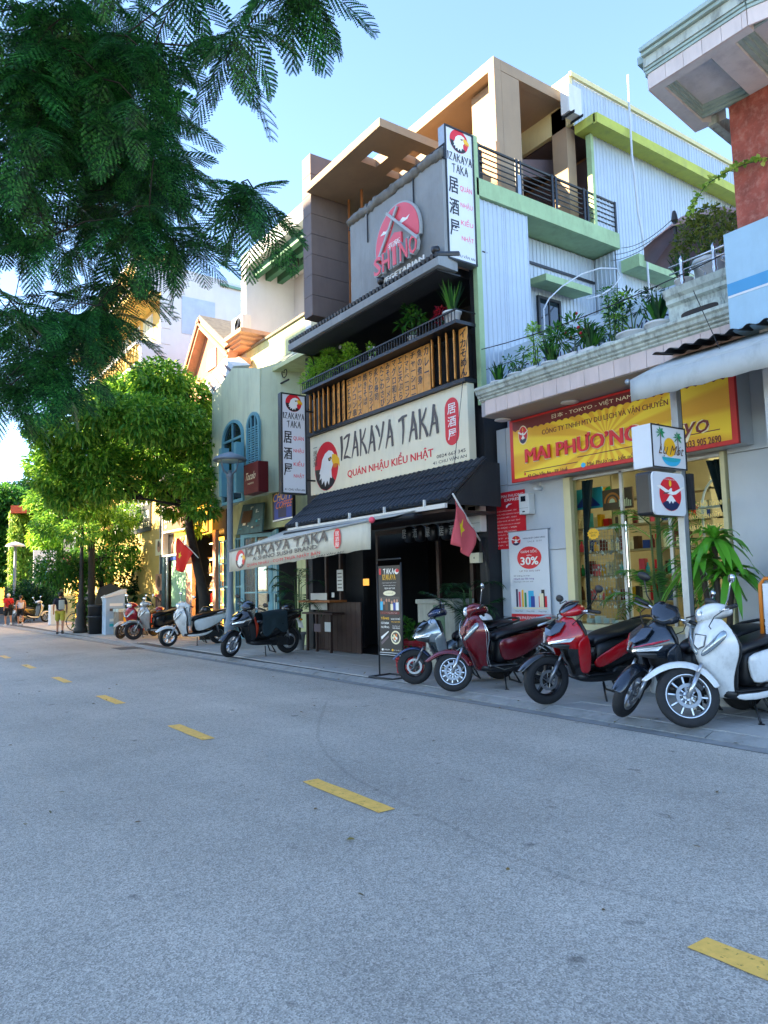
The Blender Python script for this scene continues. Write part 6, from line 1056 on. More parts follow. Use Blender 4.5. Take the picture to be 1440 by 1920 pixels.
# crates and basket at the restaurant's right side
CB = thing('foam_crate', 'tall pale crate with peeling paper and a stained green side, beside the dark doorway', 'crate', (7.9, 10.0, .05)); M('crate_grey', 'a9aca2', .8, vary=.15, scale=4, dirt=.6, dcol=(.18, .18, .16)); M('crate_green', '5f7d64', .8, vary=.25, scale=5)
yA, yB = onX(783, 1150, 8.0)[1], onX(852, 1150, 8.0)[1]
MB().box(8.0, 8.4, yB, yA, .05, 1.12).build('body', MATS['crate_grey'], CB, bevel=.01); MB().box(7.97, 8.43, yB - .02, yA + .02, 1.123, 1.2).build('lid', MATS['crate_grey'], CB, bevel=.01); MB().box(7.99, 7.998, yB + .25 * (yA - yB), yB + .55 * (yA - yB), .4, 1.1).build('stain_panel', MATS['crate_green'], CB); F_ = faceX(7.998, yA, yB, .05, 1.12)
for k in range(9): u, v = rq.uniform(.03, .35), rq.uniform(.1, .85); F_.rect(u, v, u + rq.uniform(.04, .12), v + rq.uniform(.03, .09), MATS['pale_paper' if k % 2 else 'taupe_dark'], CB, 'paper_scrap', .002 + .0004 * k)
BK_ = thing('basket', 'red plastic basket with leafy cuttings, half hidden by the blue and silver scooter', 'basket', (7.3, 9.2, .05)); M('basket_red', 'b3202c', .5, vary=.1)
p = Vector(onX(768, 1210, 7.2)); BK_.location = (7.2, p.y, .05); b = MB()
for k in range(9): z = .02 + .055 * k; r_ = .2 + .006 * k; b.lathe([(r_, z), (r_ + .008, z), (r_ + .01, z + .025), (r_ + .002, z + .025), (r_, z)], (0, 0, 0), 22, cap=False)
for k in range(22): a = 2 * math.pi * k / 22; b.tube([(.202 * math.cos(a), .202 * math.sin(a), .02), (.255 * math.cos(a), .255 * math.sin(a), .5)], .008, 4)
b.lathe([(0, .02), (.2, .02)], (0, 0, 0), 22, cap=False); b.build('weave', MATS['basket_red'], BK_, local=True); MB().lathe([(.25, .49), (.275, .49), (.275, .53), (.25, .53), (.25, .49)], (0, 0, 0), 22, cap=False).build('rim', MATS['basket_red'], BK_, local=True)
AB = thing('sandwich_board', 'orange-framed board cropped by the right edge behind the white scooter', 'board', (7.4, 3.75, .05)); p = onX(1424, 1085, 7.4); q = onX(1428, 1190, 7.4); b = MB(); b.tube([(7.4, q[1], .3), (7.4, p[1], p[2] - .06), (7.4, p[1] - .05, p[2]), (7.4, p[1] - .6, p[2]), (7.4, p[1] - .62, .3)], .02, 8); b.build('frame', M('orange_paint', 'd0761e', .45, vary=.06), AB, smooth=True); MB().box(7.39, 7.41, p[1] - .6, p[1] - .03, .5, p[2] - .05).build('panel', MATS['panel_white'], AB)
# far pavement things
CO = thing('pavement_sign', 'dark A-shaped sign with white letters CO under the trees', 'sign', (7.1, 27.6, .05)); F_ = Face((6.75, 27.2, .5), (1.0, .0, 0), (0, 0, 1.15)); MB().prism([F_.at(0, -.4, 0), F_.at(1, -.4, 0), F_.at(1, .55, 0), F_.at(.85, .95, 0), F_.at(.5, 1.1, 0), F_.at(.12, .95, 0), F_.at(0, .55, 0)], (0, .12, 0)).build('board', MATS['dark_sign'], CO); F_.text('CO', .2, .5, .55, .75, MATS['print_white'], CO, bold=.01); F_.text('.xiii', .58, .5, .8, .64, MATS['print_white'], CO)
for k in range(6): F_.rect(.3, .3 - .1 * k, .75, .34 - .1 * k, MATS['print_brown'], CO, d=.003)
IS = thing('info_stand', 'blue and white slanted-top information stand on the far pavement', 'stand', (6.9, 25.9, .05)); F_ = Face((6.72, 25.75, .05), (.62, 0, 0), (0, 0, 1.3)); MB().hexa([(6.72, 25.75, .05), (7.34, 25.75, .05), (7.34, 26.2, .05), (6.72, 26.2, .05)], [(6.72, 25.75, 1.25), (7.34, 25.75, 1.4), (7.34, 26.2, 1.4), (6.72, 26.2, 1.25)]).build('body', MATS['sky_blue_panel'], IS); MB().hexa([(6.68, 25.7, 1.26), (7.38, 25.7, 1.41), (7.38, 26.25, 1.41), (6.68, 26.25, 1.26)], [(6.68, 25.7, 1.3), (7.38, 25.7, 1.55), (7.38, 26.25, 1.55), (6.68, 26.25, 1.3)]).build('top', MATS['panel_white'], IS)
for k in range(5): F_.rect(.2, .2 + .13 * k, .9, .27 + .13 * k, MATS[('print_teal', 'print_white', 'sky_blue_panel', 'print_grey', 'print_white')[k]], IS, d=.002)
t = thing('litter_bin', 'dark litter bin between the pavement sign and the information stand', 'bin', (6.62, 26.6, .05)); MB().lathe([(.24, 0), (.27, .9), (.29, .92), (.29, .98), (.25, 1.0), (0, 1.0)], (0, 0, 0), 14).build('drum', MATS['stone_black'], t, local=True, smooth=True); MB().lathe([(.3, .55), (.31, .58), (.3, .62)], (0, 0, 0), 14, cap=False).build('band', MATS['metal_dark'], t, local=True)
t = thing('stone_planter', 'pale square planter with a yellow notice beside the crimson scooter', 'planter', (7.35, 25.0, .05)); MB().box(-.5, .5, -.3, .3, 0, .75).build('trough', MATS['old_stone'], t, local=True, bevel=.02); MB().box(-.52, .52, -.32, .32, .751, .86).build('rim', MATS['mint_old'], t, local=True, bevel=.02); MB().box(-.35, .0, -.31, -.301, .3, .6).build('notice', MATS['print_yellow'], t, local=True)
def bicycle(label, loc, rz):
    t = thing('bicycle', label, 'bicycle', loc, rz)
    for x in (-.52, .52):
        o = MB().lathe([(.32, -.018), (.345, 0), (.32, .018), (.315, 0), (.32, -.018)], (x, 0, .345), 26, 'y', cap=False).build('wheel', MATS['tyre_rubber'], t, local=True); b = MB(); [b.tube([(x, 0, .345), (x + .32 * math.cos(a), 0, .345 + .32 * math.sin(a))], .004, 4) for a in np.linspace(0, 6.28, 15)[:-1]]; b.build('spokes', MATS['rim_silver'], o, local=True)
    MB().tube([(-.52, 0, .345), (-.15, 0, .75), (.38, 0, .78), (.02, 0, .32), (-.15, 0, .75)], .018, 6).tube([(-.52, 0, .345), (.02, 0, .32)], .014, 6).tube([(.52, 0, .345), (.38, 0, .8), (.35, 0, .95)], .018, 6).build('frame', MATS['iron'], t, local=True); MB().tube([(.38, -.28, .98), (.35, 0, .96), (.38, .28, .98)], .014, 6).build('handlebar', MATS['metal_dark'], t, local=True); MB().loft([ring(-.32, .86, .03, .02), ring(-.2, .88, .09, .03), ring(-.02, .88, .03, .02)]).build('saddle', MATS['seat_vinyl'], t, local=True, smooth=True)
bicycle('dark bicycle leaning by the cast-iron lamp post', (7.0, 29.0, .05), 2.6)
tag(MB().box(7.0, 7.6, 36.0, 36.5, .05, .95).build('white_cabinet', MATS['panel_white'], None, loc=(7.3, 36.2, .05), bevel=.02), 'small pale blue-white cabinet beside the far pavement gate', 'cabinet')
# ================================================================ plants: leaves are real little faces
LF = {}
LF['mid'] = leafmat('leaf_mid', ['1d4a1c', '2c6423', '3f7d2a', '5b9436']); LF['dark'] = leafmat('leaf_dark', ['0c2a18', '143a20', '1d4a26', '2a5a2c']); LF['lime'] = leafmat('leaf_lime', ['4f8a22', '6fa52c', '8ebd3c', 'a5cb52']); LF['street'] = leafmat('leaf_street', ['2f6a20', '4a842a', '6ea036', '94bc4a'], trans=.32); LF['fern'] = leafmat('leaf_frond', ['0a2a18', '123e20', '1f562c', '2f7434', '4a9040'], rough=.5, trans=.22); LF['vine'] = leafmat('leaf_vine', ['5c8a34', '7ba63e', '9cba52', 'b4c45e']); LF['dry'] = leafmat('leaf_dry', ['4a5a24', '6a7a30', '8a9440', '3c5020']); LF['red'] = leafmat('leaf_red', ['7a1420', 'a01c28', 'c23038', '6a1030'])
M('bark', '4a4036', .9, vary=.3, scale=8, bump=.4, bscale=25); M('bark_dark', '2b2722', .9, vary=.3, scale=8, bump=.4, bscale=25); M('pot_white', 'cfd2d2', .4, vary=.05, dirt=.3); M('soil', '3a2c20', .95, vary=.2); M('pot_grey', '8c8f90', .6, vary=.1); M('stem_green', '3d5a2a', .6, vary=.15); M('flower_red', 'c01828', .5, vary=.1); M('flower_white', 'e0dde0', .5, vary=.05)
NP = np.random.default_rng(12)
def leaves_mesh(name, P, D, L, W, mat, fold=.25, parent=None, kind='stuff', off=None, droop=.0):
    """P: n x 3 bases, D: n x 3 directions, L: lengths, W: widths -> folded six-point leaves in one mesh"""
    n = len(P); D = D / (np.linalg.norm(D, axis=1, keepdims=True) + 1e-9); up = np.tile([0, 0, 1.], (n, 1)) + NP.normal(0, .25, (n, 3)); S = np.cross(D, up); S /= np.linalg.norm(S, axis=1, keepdims=True) + 1e-9; N_ = np.cross(S, D)
    L = np.broadcast_to(L, n)[:, None]; W = np.broadcast_to(W, n)[:, None]
    tip = P + D * L - np.array([0, 0, 1.]) * L * droop; m1 = P + D * L * .35; m2 = P + D * L * .7 - np.array([0, 0, 1.]) * L * droop * .4
    V = np.stack([P, m1 + S * W * .5 + N_ * W * fold, m2 + S * W * .4 + N_ * W * fold, tip, m2 - S * W * .4 + N_ * W * fold, m1 - S * W * .5 + N_ * W * fold, m1, m2], 1).reshape(-1, 3)
    if off is not None: V = V - np.array(off)
    base = np.array([[0, 1, 2, 7], [0, 7, 4, 5], [7, 2, 3, 3], [7, 3, 4, 4]])
    q = np.array([[0, 1, 2, 7], [0, 7, 4, 5]]); t = np.array([[7, 2, 3], [7, 3, 4]]); o = np.arange(n)[:, None, None] * 8
    Q = (q[None] + o).reshape(-1, 4); T_ = (t[None] + o).reshape(-1, 3)
    me = bpy.data.meshes.new(name); me.vertices.add(len(V)); me.vertices.foreach_set('co', V.astype(np.float32).ravel()); nl = Q.size + T_.size; me.loops.add(nl); me.polygons.add(len(Q) + len(T_))
    me.loops.foreach_set('vertex_index', np.concatenate([Q.ravel(), T_.ravel()]).astype(np.int32)); ls = np.concatenate([np.arange(len(Q)) * 4, Q.size + np.arange(len(T_)) * 3]).astype(np.int32); me.polygons.foreach_set('loop_start', ls)
    me.materials.append(mat); me.update(calc_edges=True); me.validate()
    ob = bpy.data.objects.new(name, me); COL.objects.link(ob)
    if parent is not None: ob.parent = parent
    if kind: ob['kind'] = kind
    return ob
def blob(c, r, n, shell=.55):
    """n points in the outer part of an ellipsoid + outward directions"""
    d = NP.normal(0, 1, (n, 3)); d /= np.linalg.norm(d, axis=1, keepdims=True); rr = (shell + (1 - shell) * NP.random(n)) ** .7
    return np.array(c) + d * rr[:, None] * np.array(r), d
def pot(t, r, h, mat, style='round'):
    if style == 'round': b = MB().lathe([(r * .66, 0), (r * .7, .02), (r * .95, h * .85), (r * 1.05, h * .88), (r * 1.05, h), (r * .95, h), (r * .9, h * .9), (0, h * .88)], (0, 0, 0), 18)
    elif style == 'bowl': b = MB().lathe([(r * .5, 0), (r * .55, h * .1), (r * .9, h * .5), (r * 1.0, h * .85), (r * 1.12, h * .9), (r * 1.12, h), (r, h), (0, h * .9)], (0, 0, 0), 20)
    else: b = MB().box(-r, r, -r, r, 0, h)
    b.build('pot', mat, t, local=True, smooth=style != 'square', bevel=.01 if style == 'square' else 0); MB().lathe([(0, h * .92), (r * .9, h * .92)], (0, 0, 0), 14, cap=False).build('soil', MATS['soil'], t, local=True)
def blades(n, h, spread, w, seed, curve=.3, r0=.05):
    g = random.Random(seed); b = MB()
    for k in range(n):
        a = g.uniform(0, 6.28); s = g.uniform(.3, 1) * spread; hh = h * g.uniform(.6, 1.05); x0, y0 = r0 * math.cos(a) * g.random(), r0 * math.sin(a) * g.random(); tw = a + math.pi / 2 + g.uniform(-.5, .5); rows = []
        for i in range(5): t_ = i / 4; ww = w * (1 - t_ ** 2.2) * .5 + .001; cx_, cy_, z = x0 + math.cos(a) * s * t_ ** (1 + curve), y0 + math.sin(a) * s * t_ ** (1 + curve), hh * t_; rows.append([(cx_ - ww * math.cos(tw), cy_ - ww * math.sin(tw), z), (cx_ + .15 * ww * math.sin(tw), cy_ - .15 * ww * math.cos(tw), z - .0), (cx_ + ww * math.cos(tw), cy_ + ww * math.sin(tw), z)])
        b.loft(rows, cap=False, closed=False)
    return b
def snake(label, loc, pr, ph, n, h, style='round', mat='pot_white', group=None, seed=1):
    t = thing('snake_plant', label, 'potted plant', loc, 0, group); pot(t, pr, ph, MATS[mat], style); o = blades(n, h, pr * 1.5, .055, seed).build('foliage', LF['dark'], t, local=True); o.location.z = ph * .9; o['kind'] = 'stuff'
    o2 = blades(n // 2, h * .9, pr * 1.7, .05, seed + 50).build('pale_blades', LF['mid'], t, local=True); o2.location.z = ph * .9; o2['kind'] = 'stuff'; return t
def bushy(name, label, cat, loc, pr, ph, clumps, leaf, L, W, n, stem=True, style='round', mat='pot_white', flowers=None, group=None, droop=.25):
    t = thing(name, label, cat, loc, 0, group)
    if pr: pot(t, pr, ph, MATS[mat], style)
    Ps, Ds = [], []
    b = MB(); g = random.Random(int(abs(loc[1] * 1000)))
    for (x, y, z, r) in clumps:
        p, d = blob((x, y, z), (r, r, r * .8), n, .2); Ps.append(p); Ds.append(d + np.array([0, 0, .25]))
        if stem: b.tube([(g.uniform(-.03, .03), g.uniform(-.03, .03), ph * .8), (x * .5 + g.uniform(-.04, .04), y * .5 + g.uniform(-.04, .04), (z + ph) / 2), (x, y, z)], [.014, .01, .006], 5)
    if stem: b.build('stems', MATS['stem_green'], t, local=True)
    o = leaves_mesh('foliage', np.concatenate(Ps), np.concatenate(Ds), L * NP.uniform(.7, 1.2, n * len(clumps)), W, LF[leaf], parent=t, droop=droop)
    if flowers:
        fm, k = flowers; f = MB()
        for i in range(k): c = g.choice(clumps); p, d = blob(c[:3], (c[3],) * 3, 1, .9); f.ball(tuple(p[0]), .03, 6, 5)
        f.build('flowers', MATS[fm], t, local=True)['kind'] = 'stuff'
    return t
zl = 4.44; gp = 'pots along the travel shop ledge'
def ledge(px): return (8.12, onX(px, 690, 8.12)[1], zl)
snake('low snake plant in a white pot at the far left end of the shop ledge', ledge(935), .14, .16, 26, .32, group=gp, seed=3)
bushy('potted_shrub', 'thin grey-green shrub in a broad white pot, second from the left on the ledge', 'potted plant', ledge(972), .2, .24, [(-.1, .1, .55, .14), (.05, -.1, .7, .12), (.1, .1, .45, .14)], 'mid', .09, .025, 60, group=gp)
bushy('potted_shrub', 'tall pale yellow-green shrub in a square white pot on the ledge', 'potted plant', ledge(1004), .17, .24, [(0, .02, .5, .13), (.03, -.03, .75, .15), (-.02, .02, 1.0, .14), (.04, .05, 1.15, .1)], 'lime', .06, .022, 110, style='square', group=gp)
snake('variegated snake plant in a white pot between the two taller shrubs', ledge(1035), .15, .18, 24, .45, group=gp, seed=8)
bushy('potted_oleander', 'spreading oleander with red blossoms in a square white pot on the ledge', 'potted plant', ledge(1077), .19, .24, [(-.15, .2, .6, .22), (.1, -.2, .65, .22), (0, .0, .85, .22), (-.05, .3, .8, .15), (.1, -.35, .55, .15)], 'mid', .15, .03, 110, style='square', flowers=('flower_red', 9), group=gp)
snake('yellow-edged snake plant in a small white pot right of the oleander', ledge(1111), .13, .18, 22, .38, style='square', group=gp, seed=15)
bushy('potted_shrub', 'slim light shrub with a white tub in the middle right of the ledge', 'potted plant', ledge(1152), .18, .2, [(0, .05, .45, .16), (.05, 0, .7, .15), (0, -.03, .95, .14), (0, .05, 1.2, .16)], 'mid', .06, .022, 110, group=gp)
bushy('potted_shrub', 'dark rosette-leaved shrub in a wide white bowl on the ledge', 'potted plant', ledge(1192), .24, .26, [(-.1, .2, .65, .18), (.05, -.12, .75, .18), (.0, .05, .95, .16), (.1, -.3, .9, .14)], 'dark', .11, .026, 60, style='bowl', group=gp)
bushy('potted_shrub', 'yellow-green feathery shrub standing behind the rosette-leaved one', 'potted plant', (8.5, onX(1160, 600, 8.5)[1], zl), .15, .2, [(0, 0, .8, .18), (.0, .1, 1.05, .18), (0, -.08, 1.2, .15)], 'lime', .07, .03, 140, group=gp)
snake('big snake plant in a ribbed white pot beside the weathered parapet', ledge(1240), .17, .22, 30, .45, group=gp, seed=21)
snake('snake plant in a white pot behind the steel railing scrolls', (8.2, onX(1282, 520, 8.2)[1], 4.96), .11, .17, 26, .34, group=gp, seed=33)
for o_ in list(COL.objects):      # shrink the ledge shrubs to their size beside the pots
    if o_.name.split('.')[0] in ('potted_shrub', 'potted_oleander'): o_.scale = (.85, .85, .74)
# umbrella and overgrown tub on the neighbour's terrace
UM = thing('parasol', 'faded brown terrace parasol behind the overgrown bush', 'parasol', (9.4, 5.2, 4.5)); p = onX(1308, 392, 9.2); R_ = .85; M('parasol_cloth', 'b09088', .85, vary=.12, scale=3, bump=.1); n_ = 8
for k in range(n_):
    a0, a1 = 2 * math.pi * k / n_, 2 * math.pi * (k + 1) / n_; rows = []
    for r_, z in ((.02, 0), (.3, -.08), (.6, -.22), (R_, -.42)): rows.append([(9.4 + r_ * math.cos(a0 + (a1 - a0) * s_), p[1] + r_ * math.sin(a0 + (a1 - a0) * s_), p[2] + z + .05 * r_ * (1 - abs(2 * s_ - 1)) * -1) for s_ in (0, .5, 1)])
    MB().loft(rows, cap=False, closed=False).build('panel', MATS['parasol_cloth'], UM, smooth=True, solid=.006)
MB().tube([(9.4, p[1], 4.5), (9.4, p[1], p[2] + .12)], .02, 8).build('pole', MATS['iron'], UM)
q = onX(1264, 400, 8.6); t = thing('wire_pole', 'thin dark pole carrying the wires beside the parasol', 'pole', (8.6, q[1], 4.5)); MB().tube([(8.6, q[1], 4.5), (8.6, q[1], q[2])], .022, 8).lathe([(.03, -.12), (.045, -.1), (.03, 0), (.02, .03), (0, .04)], (8.6, q[1], q[2]), 8).build('shaft', MATS['iron'], t)
p = onX(1325, 425, 8.5); CB_ = []
for (px, py, r) in ((1295, 430, .2), (1320, 420, .22), (1345, 425, .22), (1365, 440, .2), (1280, 450, .13), (1310, 455, .18), (1340, 460, .18), (1300, 410, .12), (1330, 400, .14), (1358, 412, .15), (1275, 475, .1)): c = onX(px, py, 8.5); CB_.append((c[0] - 8.5, c[1] - p[1], c[2] - 4.96, r))
bushy('tub_bush', 'straggly overgrown bush in a white tub behind the steel railing', 'potted plant', (8.5, p[1], 4.96), .2, .42, CB_, 'dry', .055, .03, 120)
b = MB(); P_ = [onX(x, y, 7.42) for x, y in ((1440, 297), (1400, 307), (1372, 318), (1350, 330), (1325, 345), (1312, 365), (1300, 385), (1292, 398))]; V1 = thing('creeper', 'trailing green creeper stem crossing the red plaster wall', 'creeper', P_[0]); b.tube(P_, .006, 5).build('stem', MATS['stem_green'], V1); pp, dd = [], []
for i in range(len(P_) - 1):
    for k in range(14): s_ = NP.random(); pp.append(np.array(lerp(P_[i], P_[i + 1], s_)) + NP.normal(0, .018, 3)); dd.append(NP.normal(0, 1, 3) + np.array([-.4, 0, .0]))
leaves_mesh('leaves', np.array(pp), np.array(dd), .06, .05, LF['vine'], parent=V1, off=wloc(V1))
# balcony planter of the restaurant
bp = 'plants in the restaurant balcony planter'
def tray(px, py=660): p = onX(px, py, 8.05); return (8.05, p[1], 5.8)
bushy('planter_bush', 'feathery bright green bush at the left end of the balcony planter', 'plant', tray(598), .0, .0, [(0, .45, .22, .22), (0, .2, .3, .25), (0, -.1, .32, .24), (0, -.4, .38, .24), (-.05, .1, .5, .18), (0, -.45, .6, .15)], 'lime', .12, .02, 190, group=bp)
bushy('planter_bush', 'rounded yellow-green shrub, second plant of the balcony planter', 'plant', tray(655), .0, .0, [(0, .1, .3, .18), (0, -.1, .38, .18), (0, 0, .52, .14)], 'lime', .08, .04, 130, group=bp)
bushy('potted_orchid', 'small plant with pale buds in the balcony planter', 'potted plant', tray(697), .07, .12, [(0, 0, .25, .08), (0, .06, .36, .07)], 'lime', .07, .035, 24, flowers=('flower_white', 4), group=bp)
bushy('planter_shrub', 'thin branching shrub with pale green leaves in a white pot of the planter', 'potted plant', tray(775), .1, .14, [(0, .28, .45, .13), (0, 0, .55, .14), (0, -.2, .42, .12), (0, .12, .7, .12)], 'mid', .14, .05, 34, group=bp)
t = snake('upright spiky snake plant in a white pot at the right end of the balcony planter', tray(850), .16, .24, 44, .62, group=bp, seed=44, style='round')
bushy('red_leaf_plant', 'small reddish-leaved plant beside the spiky snake plant', 'plant', tray(833), 0, 0, [(0, .02, .2, .14), (-.03, 0, .32, .1)], 'red', .09, .03, 60, group=bp)
p = onX(636, 640, 8.6); t = thing('orchid', 'white orchid blossoms hanging in the dark balcony', 'orchid', (8.6, p[1], p[2])); f = MB()
for k in range(9): f.ball((NP.normal(0, .05), NP.normal(0, .16), NP.normal(0, .12)), (.02, .055, .05), 8, 6)
f.build('blossom', MATS['flower_white'], t, local=True, smooth=True)['kind'] = 'stuff'; MB().tube([(0, .2, -.5), (0, .1, -.1), (0, -.15, .1)], .008, 5).build('stem', MATS['stem_green'], t, local=True)
# palms and big-leaved plants at street level
def frond(b, base, az, L, drop, n, lw, ll, g):
    pts = []
    for i in range(n + 1): t_ = i / n; pts.append((base[0] + math.cos(az) * L * t_ * (1 - .25 * t_), base[1] + math.sin(az) * L * t_ * (1 - .25 * t_), base[2] + L * (.75 * t_ - drop * t_ * t_)))
    b.tube(pts, [.008 - .006 * i / n for i in range(n + 1)], 4)
    for i in range(2, n + 1):
        p = Vector(pts[i]); d = (Vector(pts[i]) - Vector(pts[i - 1])).normalized(); s = d.cross(Vector((0, 0, 1))).normalized(); l_ = ll * (1 - .6 * abs(i / n - .5))
        for sg in (-1, 1): q = p + (s * sg * .9 + d * .55 + Vector((0, 0, -.25 + g.uniform(-.1, .1)))).normalized() * l_; m_ = p.lerp(q, .5) + Vector((0, 0, .02)); w_ = d * lw; b.add([tuple(p), tuple(m_ + w_), tuple(q), tuple(m_ - w_)], [(0, 1, 2, 3)])
def palm(name, label, loc, pr, ph, fr, mat, seed, L=.9, h0=.5, potmat='pot_white'):
    t = thing(name, label, 'potted palm', loc); g = random.Random(seed); pot(t, pr, ph, MATS[potmat]); b = MB(); st = MB()
    for k in range(fr): a = g.uniform(0, 6.28); bx, by = .08 * math.cos(a), .08 * math.sin(a); hz = ph + h0 * g.uniform(.3, 1.2); st.tube([(bx * .5, by * .5, ph * .8), (bx, by, hz)], .011, 5); frond(b, (bx, by, hz), a + g.uniform(-.3, .3), L * g.uniform(.7, 1.1), g.uniform(.3, .95), 16, .014, .26, g)
    st.build('stems', MATS['stem_green'], t, local=True); b.build('fronds', LF[mat], t, local=True)['kind'] = 'stuff'; return t
p = onX(1238, 1160, 8.2); palm('areca_palm', 'feathery green palm in a pale pot before the shop window, left of the steel post', (8.2, p[1], .05), .24, .5, 24, 'mid', 5, .75, 1.45)
p = onX(885, 1150, 8.0); PD = palm('dry_palm', 'dusty dark palm with dry fronds in the shade of the restaurant pier', (8.15, 9.25, .05), .2, .4, 16, 'dark', 9, .8, .8, 'pot_grey')
p = onX(560, 1150, 8.1); palm('bamboo_palm', 'dark feathery palm at the left edge of the restaurant counter', (8.15, p[1] + .1, .05), .16, .4, 15, 'dark', 13, .8, 1.1, 'pot_grey')
DRA = thing('dracaena', 'large dracaena with broad drooping glossy leaves, right of the steel post', 'potted plant', (7.85, onX(1345, 1100, 7.85)[1], .05)); pot(DRA, .22, .45, MATS['pot_white']); g = random.Random(77); st = MB(); LFm = [leafmat('strap_leaf', ['2a6a1c', '3f8a24', '63a632', '7fbb40'], rough=.3, trans=.2)]
zc = onX(1345, 1100, 7.85)[2]
for (x, y, z) in ((0, 0, 1.75), (.06, -.14, 1.35), (-.05, .14, 1.5)): st.tube([(0, 0, .4), (x * .6, y * .6, z * .6), (x, y, z)], [.04, .035, .03], 8)
st.build('stem', MATS['bark'], DRA, local=True)
for (x, y, z, n_) in ((0, 0, 1.8, 44), (.06, -.14, 1.42, 34), (-.05, .14, 1.55, 34)):
    for k in range(n_):
        a = g.uniform(0, 6.28); L_ = g.uniform(.36, .54); el = g.uniform(0., 1.4); w_ = g.uniform(.035, .05); rows = []
        for i in range(8): t_ = i / 7; rr = L_ * (math.cos(el) * t_ + .0); zz_ = L_ * (math.sin(el) * t_ - (.35 + .55 * math.cos(el)) * t_ * t_ * 1.25); ww = w_ * math.sin(math.pi * min(1, .12 + t_ * .88)) ** .6 * (1 if t_ < .9 else .4) + .002; s_ = (-math.sin(a), math.cos(a)); rows.append([(x + math.cos(a) * rr + s_[0] * ww * u, y + math.sin(a) * rr + s_[1] * ww * u, z + zz_ - abs(u) * -.012 + .012 * math.sin(9 * t_ + u)) for u in (-1, 0, 1)])
        o = MB().loft(rows, cap=False, closed=False).build('leaf', LFm[0], DRA, local=True, smooth=True)
bushy('basket_cuttings', 'leafy cuttings with red leaves in the red plastic basket', 'plant', (7.2, BK_.location.y, .5), 0, 0, [(0, .05, .1, .16), (.05, -.05, .22, .14), (-.02, .1, .32, .12)], 'mid', .13, .06, 40, stem=True)
# green mass by the far shops
BNP = thing('banana_plant', 'banana plant with broad leaves in front of the dark skin-care shop', 'plant', (7.9, 26.8, .05)); st = MB().tube([(0, 0, 0), (0, .05, 1.2)], [.1, .06], 8); st.build('stem', MATS['stem_green'], BNP, local=True); g = random.Random(4)
for k in range(7):
    a = k * .95 + .3; L_ = g.uniform(1.0, 1.5); rows = []
    for i in range(8): t_ = i / 7; rows.append([(math.cos(a) * L_ * t_ * .8 - math.sin(a) * .2 * u * math.sin(math.pi * (.1 + .88 * t_)), math.sin(a) * L_ * t_ * .8 + math.cos(a) * .2 * u * math.sin(math.pi * (.1 + .88 * t_)), 1.15 + L_ * (.7 * t_ - .95 * t_ * t_) - .04 * abs(u)) for u in (-1, 0, 1)])
    MB().loft(rows, cap=False, closed=False).build('leaf', LF['dark'], BNP, local=True, smooth=True)

k = 150; P = np.stack([NP.uniform(6.1, 8.4, k), NP.uniform(2, 26, k), np.full(k, .06)], 1); P[:50, 0] = np.array([kx(y_) + .1 for y_ in P[:50, 1]]) + NP.normal(0, .08, 50); P[:50, 2] = .012; k2 = 60; P2_ = np.stack([NP.uniform(.5, 5.8, k2), NP.uniform(2, 22, k2), np.full(k2, .008)], 1); P = np.concatenate([P, P2_]); D_ = NP.normal(0, 1, (k + k2, 3)); D_[:, 2] *= .05
leaves_mesh('fallen_leaves', P, D_, NP.uniform(.02, .06, k + k2), NP.uniform(.012, .025, k + k2), leafmat('leaf_litter', ['5a4526', '7a6230', '4a4020', '8a7a3a'], trans=.1))
# ================================================================ motor scooters
PAINT = {}
def paint(name, col, metal=.0, rough=.22): PAINT[name] = M('paint_' + name, col, rough, metal, vary=.05, scale=2, coat=.9, dirt=.3, dcol=(.10, .095, .085), streak=.6, dscale=3.5); return PAINT[name]
paint('white', 'dcdedd'); paint('pearl', 'a9abab', .35); paint('red', 'b80d1a'); paint('maroon', '6e0d1c', .3); paint('navy', '1d2733', .35); paint('gunmetal', '3e4a50', .5); paint('silver', '9aa5ab', .6); paint('black', '0c0d10'); paint('blue', '16305a', .4); paint('stripe', 'c02840'); paint('crimson', '9a1226', .2)
def grid(rows, b=None):
    b = b or MB(); return b.loft(rows, cap=False, closed=False)
def panel(rows, nu=9, pw=2.0):
    """rows of (z, x at centre, half width, x at the edges): a curved sheet"""
    return grid([[(xc - (xc - xe) * abs(u) ** pw, w_ * u, z) for u in [(-1 + 2 * i / (nu - 1)) for i in range(nu)]] for z, xc, w_, xe in rows])
